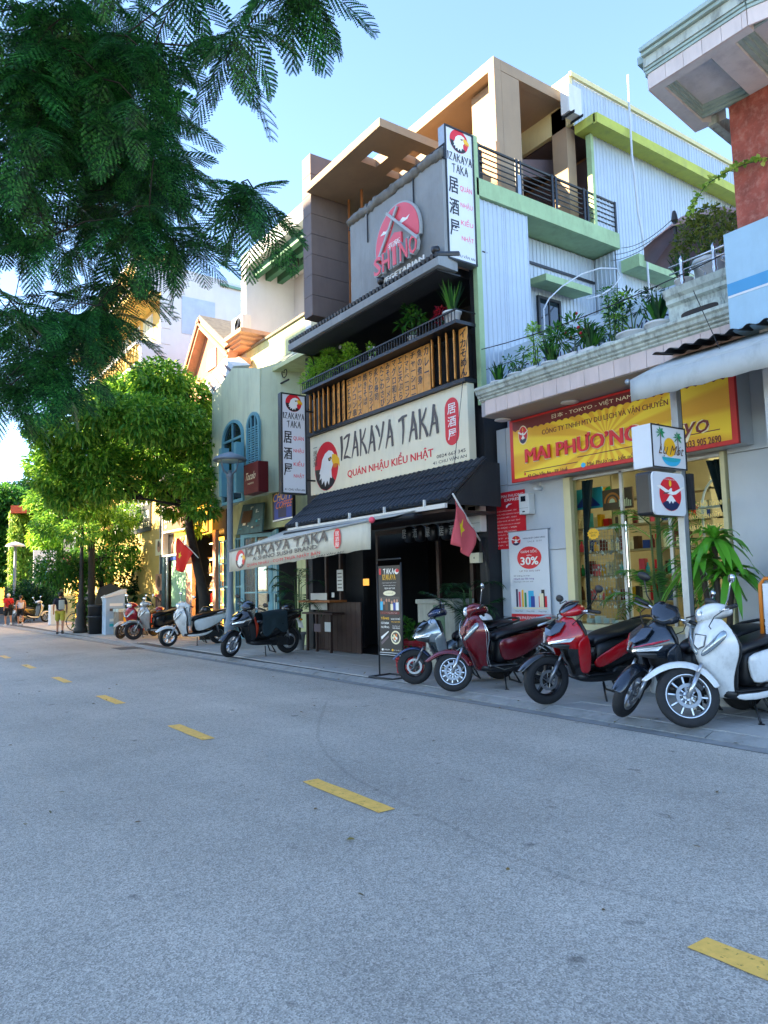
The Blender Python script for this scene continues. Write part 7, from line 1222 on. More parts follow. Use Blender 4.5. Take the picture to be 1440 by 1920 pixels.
def wheel(root, name, ax, az, r, tw, rim, nsp, disc, xf, style):
    def T(b): b.v = [tuple(xf @ Vector(p)) for p in b.v]; return b
    ri = r - tw * .95
    pr = [(ri, -tw * .42), (ri + tw * .25, -tw * .5), (r - tw * .28, -tw * .5), (r - tw * .06, -tw * .3), (r, 0), (r - tw * .06, tw * .3), (r - tw * .28, tw * .5), (ri + tw * .25, tw * .5), (ri, tw * .42)]
    t = T(MB().lathe(pr, (ax, 0, az), 36, 'y', cap=False)).build(name, MATS['tyre_rubber'], root, smooth=True, local=True)
    b = MB(); w2 = tw * .4
    b.lathe([(ri + .004, -w2), (ri - .008, -w2), (ri - .02, -w2 * .6), (ri - .022, w2 * .6), (ri - .008, w2), (ri + .004, w2)], (ax, 0, az), 36, 'y', cap=False)
    b.lathe([(.0, -w2 * 1.2), (.045, -w2 * 1.2), (.05, -w2 * .5), (.05, w2 * .5), (.045, w2 * 1.2), (.0, w2 * 1.2)], (ax, 0, az), 16, 'y')
    for k in range(nsp):
        a = 2 * math.pi * (k + .25) / nsp; c, s_ = math.cos(a), math.sin(a); sw = .016 if nsp < 8 else .0075; sw2 = sw * (1.5 if nsp < 8 else 1)
        q = []
        for rr, ww, yy in ((.04, sw2, .022), (ri - .012, sw, .016)):
            q.append([(ax + rr * c - ww * s_, -yy, az + rr * s_ + ww * c), (ax + rr * c + ww * s_, -yy, az + rr * s_ - ww * c), (ax + rr * c + ww * s_, yy, az + rr * s_ - ww * c), (ax + rr * c - ww * s_, yy, az + rr * s_ + ww * c)])
        b.hexa(q[0], q[1])
    T(b).build('rim', rim, t, local=True, smooth=False, bevel=.002)
    if disc:
        for sy in (1,):
            d = MB(); y0 = sy * .052; d.lathe([(.078, y0), (.108, y0), (.108, y0 + .004), (.078, y0 + .004), (.078, y0)], (ax, 0, az), 30, 'y', cap=False)
            d.lathe([(.0, y0 + .012), (.026, y0 + .012), (.026, y0 - .02), (0, y0 - .02)], (ax, 0, az), 12, 'y')
            for k in range(6): a = k * math.pi / 3; d.tube([(ax + .03 * math.cos(a), y0, az + .03 * math.sin(a)), (ax + .085 * math.cos(a + .4), y0 + .002, az + .085 * math.sin(a + .4))], .005, 5)
            T(d).build('brake_disc', MATS['steel_grey'], t, local=True)
    return t
def scooter(label, F, head, steer=0, sc_=1., style='sport', col='red', col2=None, low='black_plastic', fend=None, rim='rim_black', nsp=5, r=.262, disc=True, lean=6, seat='seat_vinyl', mirrors=('tall', 'tall'), cowl=None, stripes=None, trim=False, group='motor scooters parked along the pavement'):
    h = (math.cos(rad(head)), math.sin(rad(head)))
    root = thing('motor_scooter', label, 'motor scooter', (F[0] - .64 * h[0] * sc_, F[1] - .64 * h[1] * sc_, .055), 0, group)
    root.rotation_euler = (-rad(lean), 0, rad(head)); root.scale = (sc_,) * 3
    C1 = PAINT[col]; C2 = PAINT[col2 or col] if (col2 or col) in PAINT else MATS[col2]; LOW = MATS[low] if low in MATS else PAINT[low]; FE = PAINT[fend or col]; CW = PAINT[cowl or col]
    sport = style == 'sport'; axl, ax = (.64, 0, r), (.33, 0, .86)
    d = (Vector(ax) - Vector(axl)).normalized()
    xf = Matrix.Translation(axl) @ Matrix.Rotation(rad(steer), 4, d) @ Matrix.Translation(-Vector(axl))
    I = Matrix.Identity(4)
    def P(name, b, m, par=root, x=None, **k):
        if x is not None: b.v = [tuple(x @ Vector(p)) for p in b.v]
        k.setdefault('smooth', True); return b.build(name, m, par, local=True, **k)
    wheel(root, 'front_wheel', .64, r, r, .095 if sport else .085, MATS[rim], nsp, disc, xf, style)
    wheel(root, 'rear_wheel', -.645, r - .005, r - .005, .11, MATS[rim], nsp, False, I, style)
    # fork legs, brake caliper
    b = MB()
    for s in (-1, 1):
        p0 = Vector((.64, s * .085, r)); p1 = p0 + d * .22; p2 = p0 + d * .31
        b.tube([p0 - d * .02, p1], .021, 10); b.tube([p1 - d * .02, p2], .014, 8)
    b.tube([(.64, -.1, r), (.64, .1, r)], .014, 8)
    P('fork', b, MATS['rim_silver'] if not sport or rim == 'rim_silver' else MATS['steel_grey'], x=xf)
    b = MB().hexa([(.53, .045, r + .03), (.58, .045, r + .09), (.58, .075, r + .09), (.53, .075, r + .03)], [(.50, .045, r + .06), (.55, .045, r + .12), (.55, .075, r + .12), (.50, .075, r + .06)])
    P('brake_caliper', b, MATS['engine_dark'], x=xf, smooth=False, bevel=.006)
    # front fender
    rows = []; R0 = r + .028; ang = [(150, .0), (125, .0), (100, 0), (75, .005), (50, .012), (30, .03), (16, .06)] if sport else [(168, .0), (145, .0), (120, .004), (95, .012), (70, .03), (48, .055), (30, .085), (22, .11)]
    for a, ex in ang:
        rr = R0 + ex; hw = (.062 if sport else .074) * (1 - max(0, ex - .03) * 6)
        rows.append([(.64 + (rr - abs(u) ** 3 * (.035 if sport else .075) * (1 - ex * 4)) * math.cos(rad(a)), hw * u, r + (rr - abs(u) ** 3 * (.035 if sport else .075) * (1 - ex * 4)) * math.sin(rad(a))) for u in (-1, -.85, -.5, 0, .5, .85, 1)])
    P('front_fender', grid(rows), FE, x=xf, solid=.008, sub=1)
    # front apron
    if sport:
        rows = [(.93, .40, .075, .36), (.88, .455, .15, .36), (.80, .535, .215, .33), (.735, .60, .235, .31), (.69, .645, .225, .30), (.645, .64, .2, .32), (.60, .575, .19, .32)]
        P('front_apron', panel(rows, 11, 1.6), C1, solid=.014, sub=1)
        rows = [(.66, .47, .20, .29), (.56, .44, .185, .28), (.46, .385, .165, .26), (.36, .325, .15, .24), (.27, .30, .13, .2)]
        P('leg_shield', panel(rows, 9, 1.8), LOW, solid=.014, sub=1)
        for s in (-1, 1):        # coloured side wings sweeping down to the floor
            rows = [[(.30, s * .235, .80), (.36, s * .236, .74), (.42, s * .23, .69)], [(.25, s * .245, .66), (.33, s * .245, .62), (.41, s * .225, .60)], [(.22, s * .225, .50), (.29, s * .22, .48), (.365, s * .195, .48)], [(.19, s * .19, .34), (.25, s * .19, .33), (.315, s * .165, .34)]]
            P('side_wing', grid(rows), C1, solid=.012, sub=1)
        # headlamps: slanted lenses, and the dark bonnet insert
        for s in (-1, 1):
            b = MB().add([(.655, s * .035, .672), (.655, s * .04, .652), (.50, s * .215, .70), (.46, s * .228, .745), (.53, s * .20, .73)], [(0, 1, 2, 3, 4)])
            P('headlamp', b, MATS['lamp_glass'], solid=.012, smooth=False)
        b = MB().add([(.475, -.09, .882), (.475, .09, .882), (.575, .12, .795), (.635, .045, .735), (.635, -.045, .735), (.575, -.12, .795), (.53, 0, .86), (.60, 0, .79)], [(0, 1, 6), (1, 2, 7, 6), (2, 3, 7), (3, 4, 7), (4, 5, 7), (5, 0, 6, 7)])
        P('bonnet_insert', b, MATS['visor_smoke'] if not stripes else C1, smooth=False, solid=.012)
        b = MB().hexa([(.635, -.1, .625), (.635, .1, .625), (.48, .17, .60), (.48, -.17, .60)], [(.65, -.07, .665), (.65, .07, .665), (.48, .18, .66), (.48, -.18, .66)])
        P('air_intake', b, MATS['black_plastic'], smooth=False, bevel=.01)
        if stripes:
            for s in (-1, 1):
                b = MB().add([(.655, s * .05, .70), (.64, s * .075, .708), (.53, s * .205, .775), (.40, s * .238, .80), (.53, s * .2, .76)], [(0, 1, 2, 3, 4)]); P('stripe', b, PAINT[stripes], solid=.01, smooth=False)
    else:
        rows = [(.96, .37, .10, .33), (.91, .42, .165, .33), (.83, .47, .228, .30), (.74, .497, .25, .275), (.65, .49, .238, .265), (.55, .45, .20, .26), (.45, .39, .165, .25), (.36, .335, .145, .23), (.27, .305, .13, .19), (.235, .28, .12, .15)]
        for s in (-1, 1): P('shield_edge', MB().tube([(.335, s * .15, .90), (.305, s * .222, .83), (.275, s * .252, .74), (.262, s * .24, .65), (.255, s * .20, .55), (.245, s * .165, .45), (.225, s * .145, .36), (.19, s * .13, .27)], .009, 6), MATS['chrome'] if trim else MATS['black_plastic'])
        P('front_apron', panel(rows, 11, 2.2), C1, solid=.016, sub=1)
        # v-shaped clear lamp unit and badge plate
        for s in (-1, 1):
            rows = [[(.50, s * .012, .665), (.503, s * .012, .60)], [(.487, s * .09, .745), (.492, s * .10, .655)], [(.452, s * .155, .835), (.452, s * .185, .745)], [(.40, s * .18, .895), (.37, s * .222, .835)]]
            P('indicator_lens', grid(rows), MATS['lens_clear'], solid=.018, sub=1)
        P('badge_outline', MB().tube([(.482, -.06, .81), (.482, .06, .81), (.505, .058, .715), (.512, 0, .68), (.505, -.058, .715), (.482, -.06, .81)], .004, 5), MATS['black_plastic'])
        P('badge_plate', MB().add([(.487, -.05, .80), (.487, .05, .80), (.505, .05, .72), (.51, 0, .69), (.505, -.05, .72)], [(0, 1, 2, 3, 4)]), C1, smooth=False, solid=.012)
        if trim:
            for s in (-1, 1): P('chrome_trim', MB().tube([(.335, s * .225, .86), (.30, s * .238, .74), (.285, s * .225, .60), (.25, s * .19, .45), (.20, s * .165, .33), (.0, s * .19, .26), (-.3, s * .2, .31), (-.62, s * .17, .52), (-.78, s * .12, .66)], .0065, 6), MATS['chrome'])
    # inner shield, floor, tunnel
    rows = [(.90, .33, .13, .31), (.80, .30, .2, .29), (.66, .27, .215, .265), (.5, .245, .19, .24), (.36, .22, .165, .21), (.27, .2, .15, .18)]
    P('inner_shield', panel(rows, 7, 2), MATS['black_plastic'], solid=.02)
    b = MB().loft([ring(.30, .29, .13, .055, 3.5), ring(.15, .265, .175, .05, 4), (ring(-.12, .265, .185, .05, 4)), ring(-.3, .29, .17, .06, 4), ring(-.42, .34, .14, .06, 3)])
    P('floorboard', b, MATS['black_plastic'] if not trim else MATS['black_plastic'], sub=1)
    for s in (-1, 1):
        b = MB().hexa([(.22, s * .15, .315), (-.2, s * .16, .318), (-.2, s * .19, .312), (.2, s * .185, .309)], [(.22, s * .15, .323), (-.2, s * .16, .326), (-.2, s * .19, .322), (.2, s * .185, .319)]); P('foot_mat', b, MATS['steel_grey'] if trim else MATS['engine_dark'], smooth=False)
    if sport:
        b = MB().loft([ring(.24, .42, .075, .14), ring(.08, .44, .085, .17), ring(-.10, .52, .12, .16)]); P('centre_tunnel', b, LOW, sub=1)
    # under-seat body
    b = MB().loft([ring(.06, .47, .10, .17, 3), ring(-.05, .49, .145, .19, 3), ring(-.3, .52, .17, .17, 3), ring(-.55, .58, .155, .12, 3), ring(-.78, .66, .10, .06, 2.5)])
    P('body_core', b, MATS['black_plastic'], sub=1)
    for s in (-1, 1):
        if sport: rows = [[(.14, s * .135, .46), (.10, s * .135, .41), (.06, s * .13, .35)], [(-.10, s * .18, .60), (-.12, s * .19, .52), (-.14, s * .18, .43)], [(-.36, s * .18, .71), (-.36, s * .21, .63), (-.36, s * .19, .54)], [(-.62, s * .155, .775), (-.62, s * .18, .71), (-.6, s * .155, .64)], [(-.90, s * .06, .83), (-.91, s * .068, .785), (-.87, s * .06, .74)]]
        else: rows = [[(.07, s * .125, .62), (.05, s * .14, .50), (.0, s * .135, .34)], [(-.08, s * .165, .665), (-.12, s * .2, .53), (-.16, s * .19, .36)], [(-.34, s * .18, .71), (-.38, s * .225, .58), (-.38, s * .2, .44)], [(-.62, s * .165, .765), (-.64, s * .2, .66), (-.6, s * .175, .55)], [(-.90, s * .08, .80), (-.92, s * .085, .745), (-.86, s * .08, .68)]]
        P('side_panel', grid(rows), C2, solid=.014, sub=1)
        if not sport:
            rows = [[(.24, s * .165, .30), (.24, s * .16, .235)], [(.0, s * .195, .285), (0, s * .185, .215)], [(-.28, s * .205, .32), (-.26, s * .195, .245)], [(-.45, s * .19, .40), (-.42, s * .185, .34)]]
            P('floor_skirt', grid(rows), C1 if not trim else LOW, solid=.012, sub=1)
    # seat
    S = [(.08, .62, .08, .045), (.02, .67, .105, .055), (-.13, .715, .14, .045), (-.32, .745, .15, .042), (-.47, .775, .148, .045), (-.54, .80, .142, .045), (-.74, .825, .118, .036), (-.88, .835, .075, .02)]
    P('seat', MB().loft([ring(x, z, w_, t_, 2.8, dx=.01) for x, z, w_, t_ in S]), MATS[seat], sub=1)
    P('seat_seam', MB().tube([(-.48, -.148, .775), (-.49, -.12, .815), (-.49, 0, .826), (-.49, .12, .815), (-.48, .148, .775)], .005, 6), MATS['black_plastic'])
    b = MB()
    for s in (-1, 1): b.tube([(.27, s * .2, .985), (.36, s * .22, .93), (.40, s * .15, .86), (.34, s * .06, .80)], .005, 5)
    P('brake_cable', b, MATS['black_plastic'], x=xf)
    for s in (-1, 1): P('rear_indicator', MB().ball((-.88, s * .12, .69), (.035, .03, .022), 8, 6), MATS['lens_amber'])
    b = MB().tube([(-.55, .15, .78), (-.74, .165, .835), (-.9, .12, .87), (-.95, 0, .875), (-.9, -.12, .87), (-.74, -.165, .835), (-.55, -.15, .78)], .016, 8); P('grab_rail', b, MATS['rim_silver'] if not sport or trim else MATS['black_plastic'])
    P('tail_lamp', MB().loft([ring(-.86, .745, .07, .035), ring(-.905, .755, .055, .028), ring(-.92, .76, .03, .015)]), MATS['lens_red'])
    # engine, exhaust, stands, rear fender, plate
    b = MB().loft([ring(-.12, .30, .10, .09, 3), ring(-.3, .28, .12, .1, 3), ring(-.5, .27, .085, .085, 3)]); b.lathe([(0, .155), (.085, .155), (.1, .14), (.1, .09), (0, .09)], (-.62, 0, .27), 18, 'y'); b.lathe([(0, .16), (.08, .16), (.095, .145), (.095, .09), (0, .09)], (-.25, 0, .29), 18, 'y'); b.hexa([(-.62, .1, .19), (-.25, .1, .2), (-.25, .15, .2), (-.62, .15, .19)], [(-.62, .1, .35), (-.25, .1, .385), (-.25, .15, .385), (-.62, .15, .35)])
    P('engine', b, MATS['engine_dark'], smooth=False, bevel=.006)
    b = MB().tube([(-.1, -.11, .22), (-.28, -.15, .2), (-.42, -.17, .24), (-.48, -.175, .27), (-.82, -.19, .36)], [.018, .02, .035, .055, .05], 12); P('exhaust', b, MATS['steel_grey'])
    P('shock_absorber', MB().tube([(-.6, .13, .3), (-.52, .14, .58)], .026, 10), MATS['steel_grey'])
    P('side_stand', MB().tube([(-.05, .12, .2), (-.02, .2, .06), (-.015, .225, .02)], .011, 8).lathe([(0, -.004), (.03, -.004), (.03, .006), (0, .006)], (-.01, .235, .012), 10), MATS['black_plastic'])
    b = MB()
    for s in (-1, 1): b.tube([(-.22, s * .08, .2), (-.3, s * .11, .06)], .012, 6)
    b.tube([(-.3, -.13, .06), (-.3, .13, .06)], .012, 6); P('centre_stand', b, MATS['black_plastic'])
    rows = [[(-.645 + (r + .035) * math.cos(rad(a)), .055 * u, r + (r + .035 - .02 * abs(u) ** 3) * math.sin(rad(a))) for u in (-1, -.6, 0, .6, 1)] for a in (95, 115, 135, 155, 170, 182)]
    P('rear_fender', grid(rows), MATS['black_plastic'], solid=.008)
    b = MB().hexa([(-.97, -.095, .50), (-.97, .095, .50), (-.965, .095, .50), (-.965, -.095, .50)], [(-.925, -.095, .64), (-.925, .095, .64), (-.92, .095, .64), (-.92, -.095, .64)]); b.tube([(-.83, 0, .7), (-.94, 0, .62)], .02, 6); P('number_plate', b, MATS['paint_white'] if 'paint_white' in MATS else C1, smooth=False)
    # handlebar group, turns with the fork
    if sport:
        b = MB().loft([ring(.16, .995, .05, .035), ring(.22, 1.005, .12, .06), ring(.30, 1.0, .155, .075), ring(.38, .985, .12, .06), ring(.45, .96, .05, .03)]); P('handlebar_cowl', b, CW, x=xf, sub=1)
        rows = [[(.455, .045 * u, .965) for u in (-1, -.5, 0, .5, 1)], [(.415 - .03 * u * u, .12 * u, 1.02) for u in (-1, -.5, 0, .5, 1)], [(.35 - .04 * u * u, .13 * u, 1.075) for u in (-1, -.5, 0, .5, 1)], [(.285 - .03 * u * u, .08 * u, 1.105) for u in (-1, -.5, 0, .5, 1)]]
        P('visor', grid(rows), MATS['visor_smoke'], x=xf, solid=.008, sub=1)
    else:
        b = MB().loft([ring(.14, 1.0, .06, .03), ring(.20, 1.005, .15, .055), ring(.28, 1.01, .165, .08), ring(.36, 1.005, .135, .085), ring(.425, .99, .09, .065), ring(.45, .98, .05, .04)]); P('handlebar_cowl', b, CW, x=xf, sub=1)
        b = MB().loft([ring(.40, .995, .095, .062, 3), ring(.445, .985, .08, .055, 3), ring(.462, .98, .04, .03)]); hl = P('headlamp', b, MATS['lamp_glass'], x=xf)
        P('lamp_frame', MB().tube([(.43, .09 * math.cos(a), .99 + .06 * math.sin(a)) for a in [math.pi * k / 3 for k in range(7)]], .007, 6), MATS['steel_grey'], par=hl, x=xf)
    for s in (-1, 1):
        P('grip', MB().tube([(.24, s * .21, 1.0), (.205, s * .345, .995)], .019, 10).ball((.203, s * .352, .995), .02, 8, 6), MATS['black_plastic'], x=xf)
        P('handlebar', MB().tube([(.28, s * .1, .99), (.24, s * .22, 1.0)], .014, 8), MATS['chrome'], x=xf)
        P('brake_lever', MB().tube([(.29, s * .17, .985), (.285, s * .26, .975), (.26, s * .345, .97)], [.009, .008, .006], 6), MATS['chrome'] if not sport else MATS['steel_grey'], x=xf)
        mk = mirrors[0 if s < 0 else 1]
        if mk:
            top = {'tall': (.20, s * .34, 1.24), 'low': (.24, s * .37, 1.1)}[mk]
            mm = P('mirror', MB().tube([(.24, s * .17, 1.02), (.23, s * .25, 1.08), (top[0] + .01, top[1] - s * .03, top[2] - .06), top], .0065, 6).ball(top, (.022, .07, .042), 12, 8), MATS['black_plastic'] if sport else MATS['chrome'], x=xf)
            P('mirror_glass', MB().ball((top[0] - .018, top[1], top[2]), (.008, .06, .034), 12, 6), MATS['mirror_glass'], par=mm, x=xf)
    return root
GR = 'motor scooters parked along the pavement'
W = scooter('white rounded scooter with a silver ten-spoke front wheel, nearest the right edge', (6.43, 4.23), 169, -38, 1.06, 'round', 'white', rim='rim_silver', nsp=10, r=.272, lean=5, mirrors=('tall', 'tall'))
Bk = scooter('dark navy sporty scooter with thin pink-red stripes and its front wheel turned to the road', (6.40, 4.86), 160, 34, 1.06, 'sport', 'navy', stripes='stripe', fend='navy', r=.262, lean=9, rim='rim_silver', nsp=5)
Rd = scooter('bright red sporty scooter with black spoked wheels and a long black seat', (6.47, 6.05), 171, -9, 1.07, 'sport', 'red', fend='black', r=.266, lean=7, mirrors=('low', 'tall'), low='black')
Mr = scooter('maroon scooter with chrome edging, black seat and silver grab rail', (6.38, 7.57), 170, -36, 1.04, 'round', 'maroon', rim='rim_silver', nsp=12, r=.245, lean=4, trim=True, mirrors=(None, 'tall'))
Si = scooter('blue and silver sporty scooter with black wheels beside the standing menu sign', (6.47, 8.51), 159, -24, 1.0, 'sport', 'silver', col2='gunmetal', low='gunmetal', fend='blue', cowl='blue', r=.25, lean=6, mirrors=('low', 'low'))
Kb = scooter('black scooter with a dark jacket over its seat and an orange bag', (6.25, 14.42), 184, 22, 1.05, 'sport', 'black', fend='black', r=.265, rim='rim_silver', nsp=10, lean=5, mirrors=('low', 'low'))
Wh = scooter('white vintage-style scooter draped with a pale raincoat, under the street tree', (6.37, 18.57), 180, 8, 1.03, 'round', 'white', rim='rim_silver', nsp=8, r=.24, lean=4, disc=False)
Gy = scooter('pearl grey scooter with a dark seat, behind the white vintage-style one', (6.56, 22.12), 188, -10, 1.03, 'round', 'pearl', col2='black', rim='rim_black', nsp=10, r=.262, lean=4)
Pk = scooter('crimson and white scooter at the far end of the parked row by the street tree', (6.42, 22.9), 205, 10, 1.0, 'round', 'crimson', fend='white', rim='rim_black', nsp=6, r=.25, lean=5)
Fw = scooter('white and black scooter parked with its tail towards the walkers', (7.6, 40.2), 20, 0, 1.0, 'round', 'white', col2='black', rim='rim_silver', nsp=8, lean=4)
# things lying on the scooters
def helmet(label, loc, mat, rz=0, r=.13):
    t = thing('helmet', label, 'helmet', loc, rz)
    b = MB(); k = []
    for z, rr in ((0, 1.), (.25, 1.02), (.5, .93), (.75, .72), (.92, .42), (1., .05)): k.append((r * rr, r * .95 * z))
    b.lathe(k, (0, 0, 0), 20); b.build('shell', mat, t, local=True, smooth=True)
    MB().lathe([(r * 1.0, .0), (r * 1.04, .008), (r * 1.04, .02), (r * 1.0, .026)], (0, 0, 0), 20, cap=False).build('rim_band', MATS['black_plastic'], t, local=True, smooth=True)
    MB().loft([[(r * .95 * math.cos(a), r * .95 * math.sin(a), .01) for a in np.linspace(-.8, .8, 7)], [((r + .05) * math.cos(a), (r + .05) * math.sin(a) * .95, -.01) for a in np.linspace(-.6, .6, 7)]], cap=False, closed=False).build('peak', MATS['black_plastic'], t, local=True, solid=.006)
    return t
def at(root, x, y, z):
    a = root.rotation_euler.z; s = root.scale.x; lx = root.rotation_euler.x
    yy = y * math.cos(lx) - z * math.sin(lx); zz = y * math.sin(lx) + z * math.cos(lx)
    return (root.location.x + s * (x * math.cos(a) - yy * math.sin(a)), root.location.y + s * (x * math.sin(a) + yy * math.cos(a)), root.location.z + s * zz)
helmet('white helmet with a black band resting on the blue and silver scooter', at(Si, -.40, 0, .85), PAINT['white'], 2.5)
helmet('black helmet on the tail of the jacket-draped scooter', at(Kb, -.62, 0, .885), PAINT['black'], 3.)
helmet('black helmet on the seat of the white vintage-style scooter', at(Wh, -.30, 0, .83), PAINT['black'], 3.)
helmet('shiny red helmet on the pearl grey scooter', at(Gy, -.12, 0, .80), PAINT['red'], 3.)
M('jacket_cloth', '1c3038', .85, vary=.25, scale=6, bump=.3, bscale=40); M('orange_bag', 'd5401c', .55, vary=.1, scale=8, bump=.2, bscale=20); M('rain_cloth', 'c9d0d4', .6, vary=.1, scale=8, bump=.2, bscale=30)
def drape(name, label, cat, root, fn, nu, nv, mat, th=.012):
    t = [[at(root, *fn(u / (nu - 1), v / (nv - 1))) for v in range(nv)] for u in range(nu)]
    o = MB().loft(t, cap=False, closed=False).build(name, mat, None, smooth=True, solid=th, sub=1, loc=at(root, 0, 0, .3)); return tag(o, label, cat)
rn = random.Random(3)
def wob(a): return rn.uniform(-a, a)
def jk(u, v):
    x = .06 - .58 * u; y = (v - .5) * 2; z = .845 + .06 * u; s = abs(y)
    return (x + wob(.015), math.copysign(min(s * .5, .17) + max(0, s - .34) * .06, y) + wob(.012), z - max(0, s - .3) * (.55 + .12 * math.sin(u * 9)) + wob(.012))
drape('jacket', 'dark teal jacket thrown over the seat of the black scooter', 'jacket', Kb, jk, 9, 13, MATS['jacket_cloth'])
def bagf(u, v):
    a = math.pi * 2 * v; z = .36 + .42 * u; k = math.sin(math.pi * min(1, u * 1.02 + .12)) ** .5
    return (.20 - .045 + .075 * k * math.cos(a) - .02 * u + wob(.006), .13 * k * math.sin(a) + wob(.008), z)
drape('bag', 'orange bag hanging between the floor and seat of the black scooter', 'bag', Kb, bagf, 8, 13, MATS['orange_bag'])
def rcf(u, v):
    y = (v - .5) * 2; z = 1.10 - .62 * u; x = .27 - .10 * u + .04 * math.sin(6 * y + 3 * u)
    return (x + wob(.02), y * (.26 - .05 * u) + .10 + wob(.015), z - .08 * abs(y) + wob(.02))
drape('raincoat', 'pale raincoat hung from the handlebars of the white vintage-style scooter', 'raincoat', Wh, rcf, 10, 12, MATS['rain_cloth'])
# ================================================================ trees
def tree(label, base, trunk, limbs, clumps, leaf, L, W, n, bark='bark', group=None, droop=.35, name='street_tree', up=.1, shell=.35):
    t = thing(name, label, 'tree', base, 0, group); b = MB(); b.tube([tuple(p[:3]) for p in trunk], [p[3] for p in trunk], 10); b.build('trunk', MATS[bark], t, smooth=True); b = MB()
    for l_ in limbs: r0_ = .055 if len(l_) > 3 else .03; b.tube([tuple(p[:3]) for p in l_], [r0_ * (1 - .75 * i / (len(l_) - 1)) for i in range(len(l_))], 6)
    if limbs: b.build('limbs', MATS[bark], t, smooth=True)
    Ps, Ds = [], []
    for c in clumps: k = int(n * (c[3] / .7) ** 2); p, d = blob(c[:3], (c[3] * 1.2, c[3] * 1.3, c[3] * .8), k, shell); Ps.append(p); Ds.append(d * .8 + NP.normal(0, .5, (k, 3)) + np.array([0, 0, up]))
    P, D = np.concatenate(Ps), np.concatenate(Ds); leaves_mesh('crown', P, D, L * NP.uniform(.7, 1.25, len(P)), W, LF[leaf], parent=t, off=base, droop=droop); return t
def cl(l, Y0, seed, dy=1.6):
    g = random.Random(seed); o = []
    for (px, py, r) in l: p = onY(px, py, Y0 + g.uniform(-dy, dy)); o.append((p[0], p[1], p[2], r))
    return o
TX = 8.05; TY = onX(385, 1140, TX)[1]
tr = [(TX, TY, .05, .17), onX(383, 1120, TX) + (.15,), onX(370, 1060, TX) + (.13,), onX(357, 1000, TX - .05) + (.12,), onX(351, 950, TX - .15) + (.11,), onX(340, 880, TX - .3) + (.08,), onX(325, 820, TX - .5) + (.06,)]
cA = cl([(300, 715, .75), (250, 735, .7), (345, 745, .75), (210, 745, .6), (375, 790, .7), (320, 790, .8), (265, 785, .8), (205, 790, .8), (150, 790, .7), (390, 840, .6), (340, 850, .8), (285, 850, .8), (230, 850, .8), (175, 850, .8), (120, 850, .7), (365, 900, .6), (310, 905, .7), (255, 905, .7), (200, 905, .75), (145, 905, .7), (100, 890, .6), (380, 950, .45), (330, 950, .5), (100, 810, .6), (300, 740, .7), (180, 760, .6), (80, 870, .45), (75, 800, .4), (370, 985, .35), (345, 925, .5), (120, 930, .5), (160, 950, .5)], 21.5, 3, 2.2)
lim = []
for k_, hub_ in enumerate((cA[2], cA[6], cA[8], cA[12], cA[20], cA[9], cA[18])):
    s0_ = tr[-3 + k_ % 3][:3]; m_ = lerp(s0_, hub_, .55); m_ = (m_[0], m_[1], m_[2] - .15 + .12 * (k_ % 3)); lim.append([s0_, lerp(s0_, m_, .5), m_, hub_[:3]])
    for c in sorted(cA, key=lambda q: (Vector(q[:3]) - Vector(hub_[:3])).length)[1:4]: lim.append([m_, lerp(m_, c, .6), c[:3]])
tree('broad bright green street tree with a dark leaning trunk in front of the lit shop', (TX, TY, .05), tr, lim, cA, 'street', .17, .07, 1500, 'bark_dark')
t2 = [(6.75, 27.5, .05, .14), (6.7, 27.6, 1.5, .12), onY(172, 1010, 27.5) + (.11,), onY(178, 950, 27.8) + (.1,)]
cB = cl([(160, 960, .8), (210, 985, .8), (110, 965, .8), (90, 940, .7), (130, 930, .8), (240, 965, .6), (150, 995, .6), (90, 985, .5)], 28, 5, 1.5); tree('smaller green street tree behind the cast-iron lamp post', (6.75, 27.5, .05), t2, [[t2[-1][:3], c[:3]] for c in cB], cB, 'street', .17, .07, 1000, 'bark_dark')
t3 = [(7.4, 29, .05, .1), (7.4, 29, 1.8, .08), onY(190, 1045, 29) + (.06,)]
cC = cl([(110, 1060, .8), (150, 1055, .8), (190, 1055, .8), (225, 1045, .7), (100, 1075, .6), (140, 1080, .7), (180, 1080, .6), (235, 1020, .5), (170, 1035, .6), (255, 1050, .5)], 29.5, 8, 1.2); tree('low dark-leaved tree spreading over the pavement below the street trees', (7.4, 29, .05), t3, [[t3[-1][:3], c[:3]] for c in cC], cC, 'mid', .17, .06, 800, 'bark_dark')
def shrub(label, Y, l, leaf, n=700, group=None, L=.16, W=.07, name='shrub'):
    c = cl(l, Y, int(Y * 7), .8); base = (sum(p[0] for p in c) / len(c), Y, .05); t = thing(name, label, 'shrub', base, 0, group); Ps, Ds = [], []
    for q in c: k = int(n * (q[3] / .7) ** 2); p, d = blob(q[:3], (q[3], q[3], q[3] * .8), k, .3); Ps.append(p); Ds.append(d + NP.normal(0, .4, (k, 3)))
    MB().tube([base, (base[0], Y, c[0][2])], .05, 6).build('stem', MATS['bark_dark'], t); P = np.concatenate(Ps); leaves_mesh('foliage', P, np.concatenate(Ds), L * NP.uniform(.7, 1.2, len(P)), W, LF[leaf], parent=t, off=base, droop=.2)
shrub('dense dark shrubs behind the dark shop posters', 30.5, [(235, 1100, .7), (265, 1110, .7), (215, 1120, .6), (285, 1130, .6), (250, 1135, .6)], 'dark'); shrub('rounded dark green shrubs by the walkers', 43, [(40, 1110, .8), (70, 1105, .9), (95, 1115, .8), (60, 1130, .7), (35, 1125, .7), (85, 1130, .6)], 'dark', 600); shrub('light green climbing bush beside the pavement sign', 29, [(158, 1125, .5), (163, 1145, .5), (158, 1165, .4)], 'mid', 500)
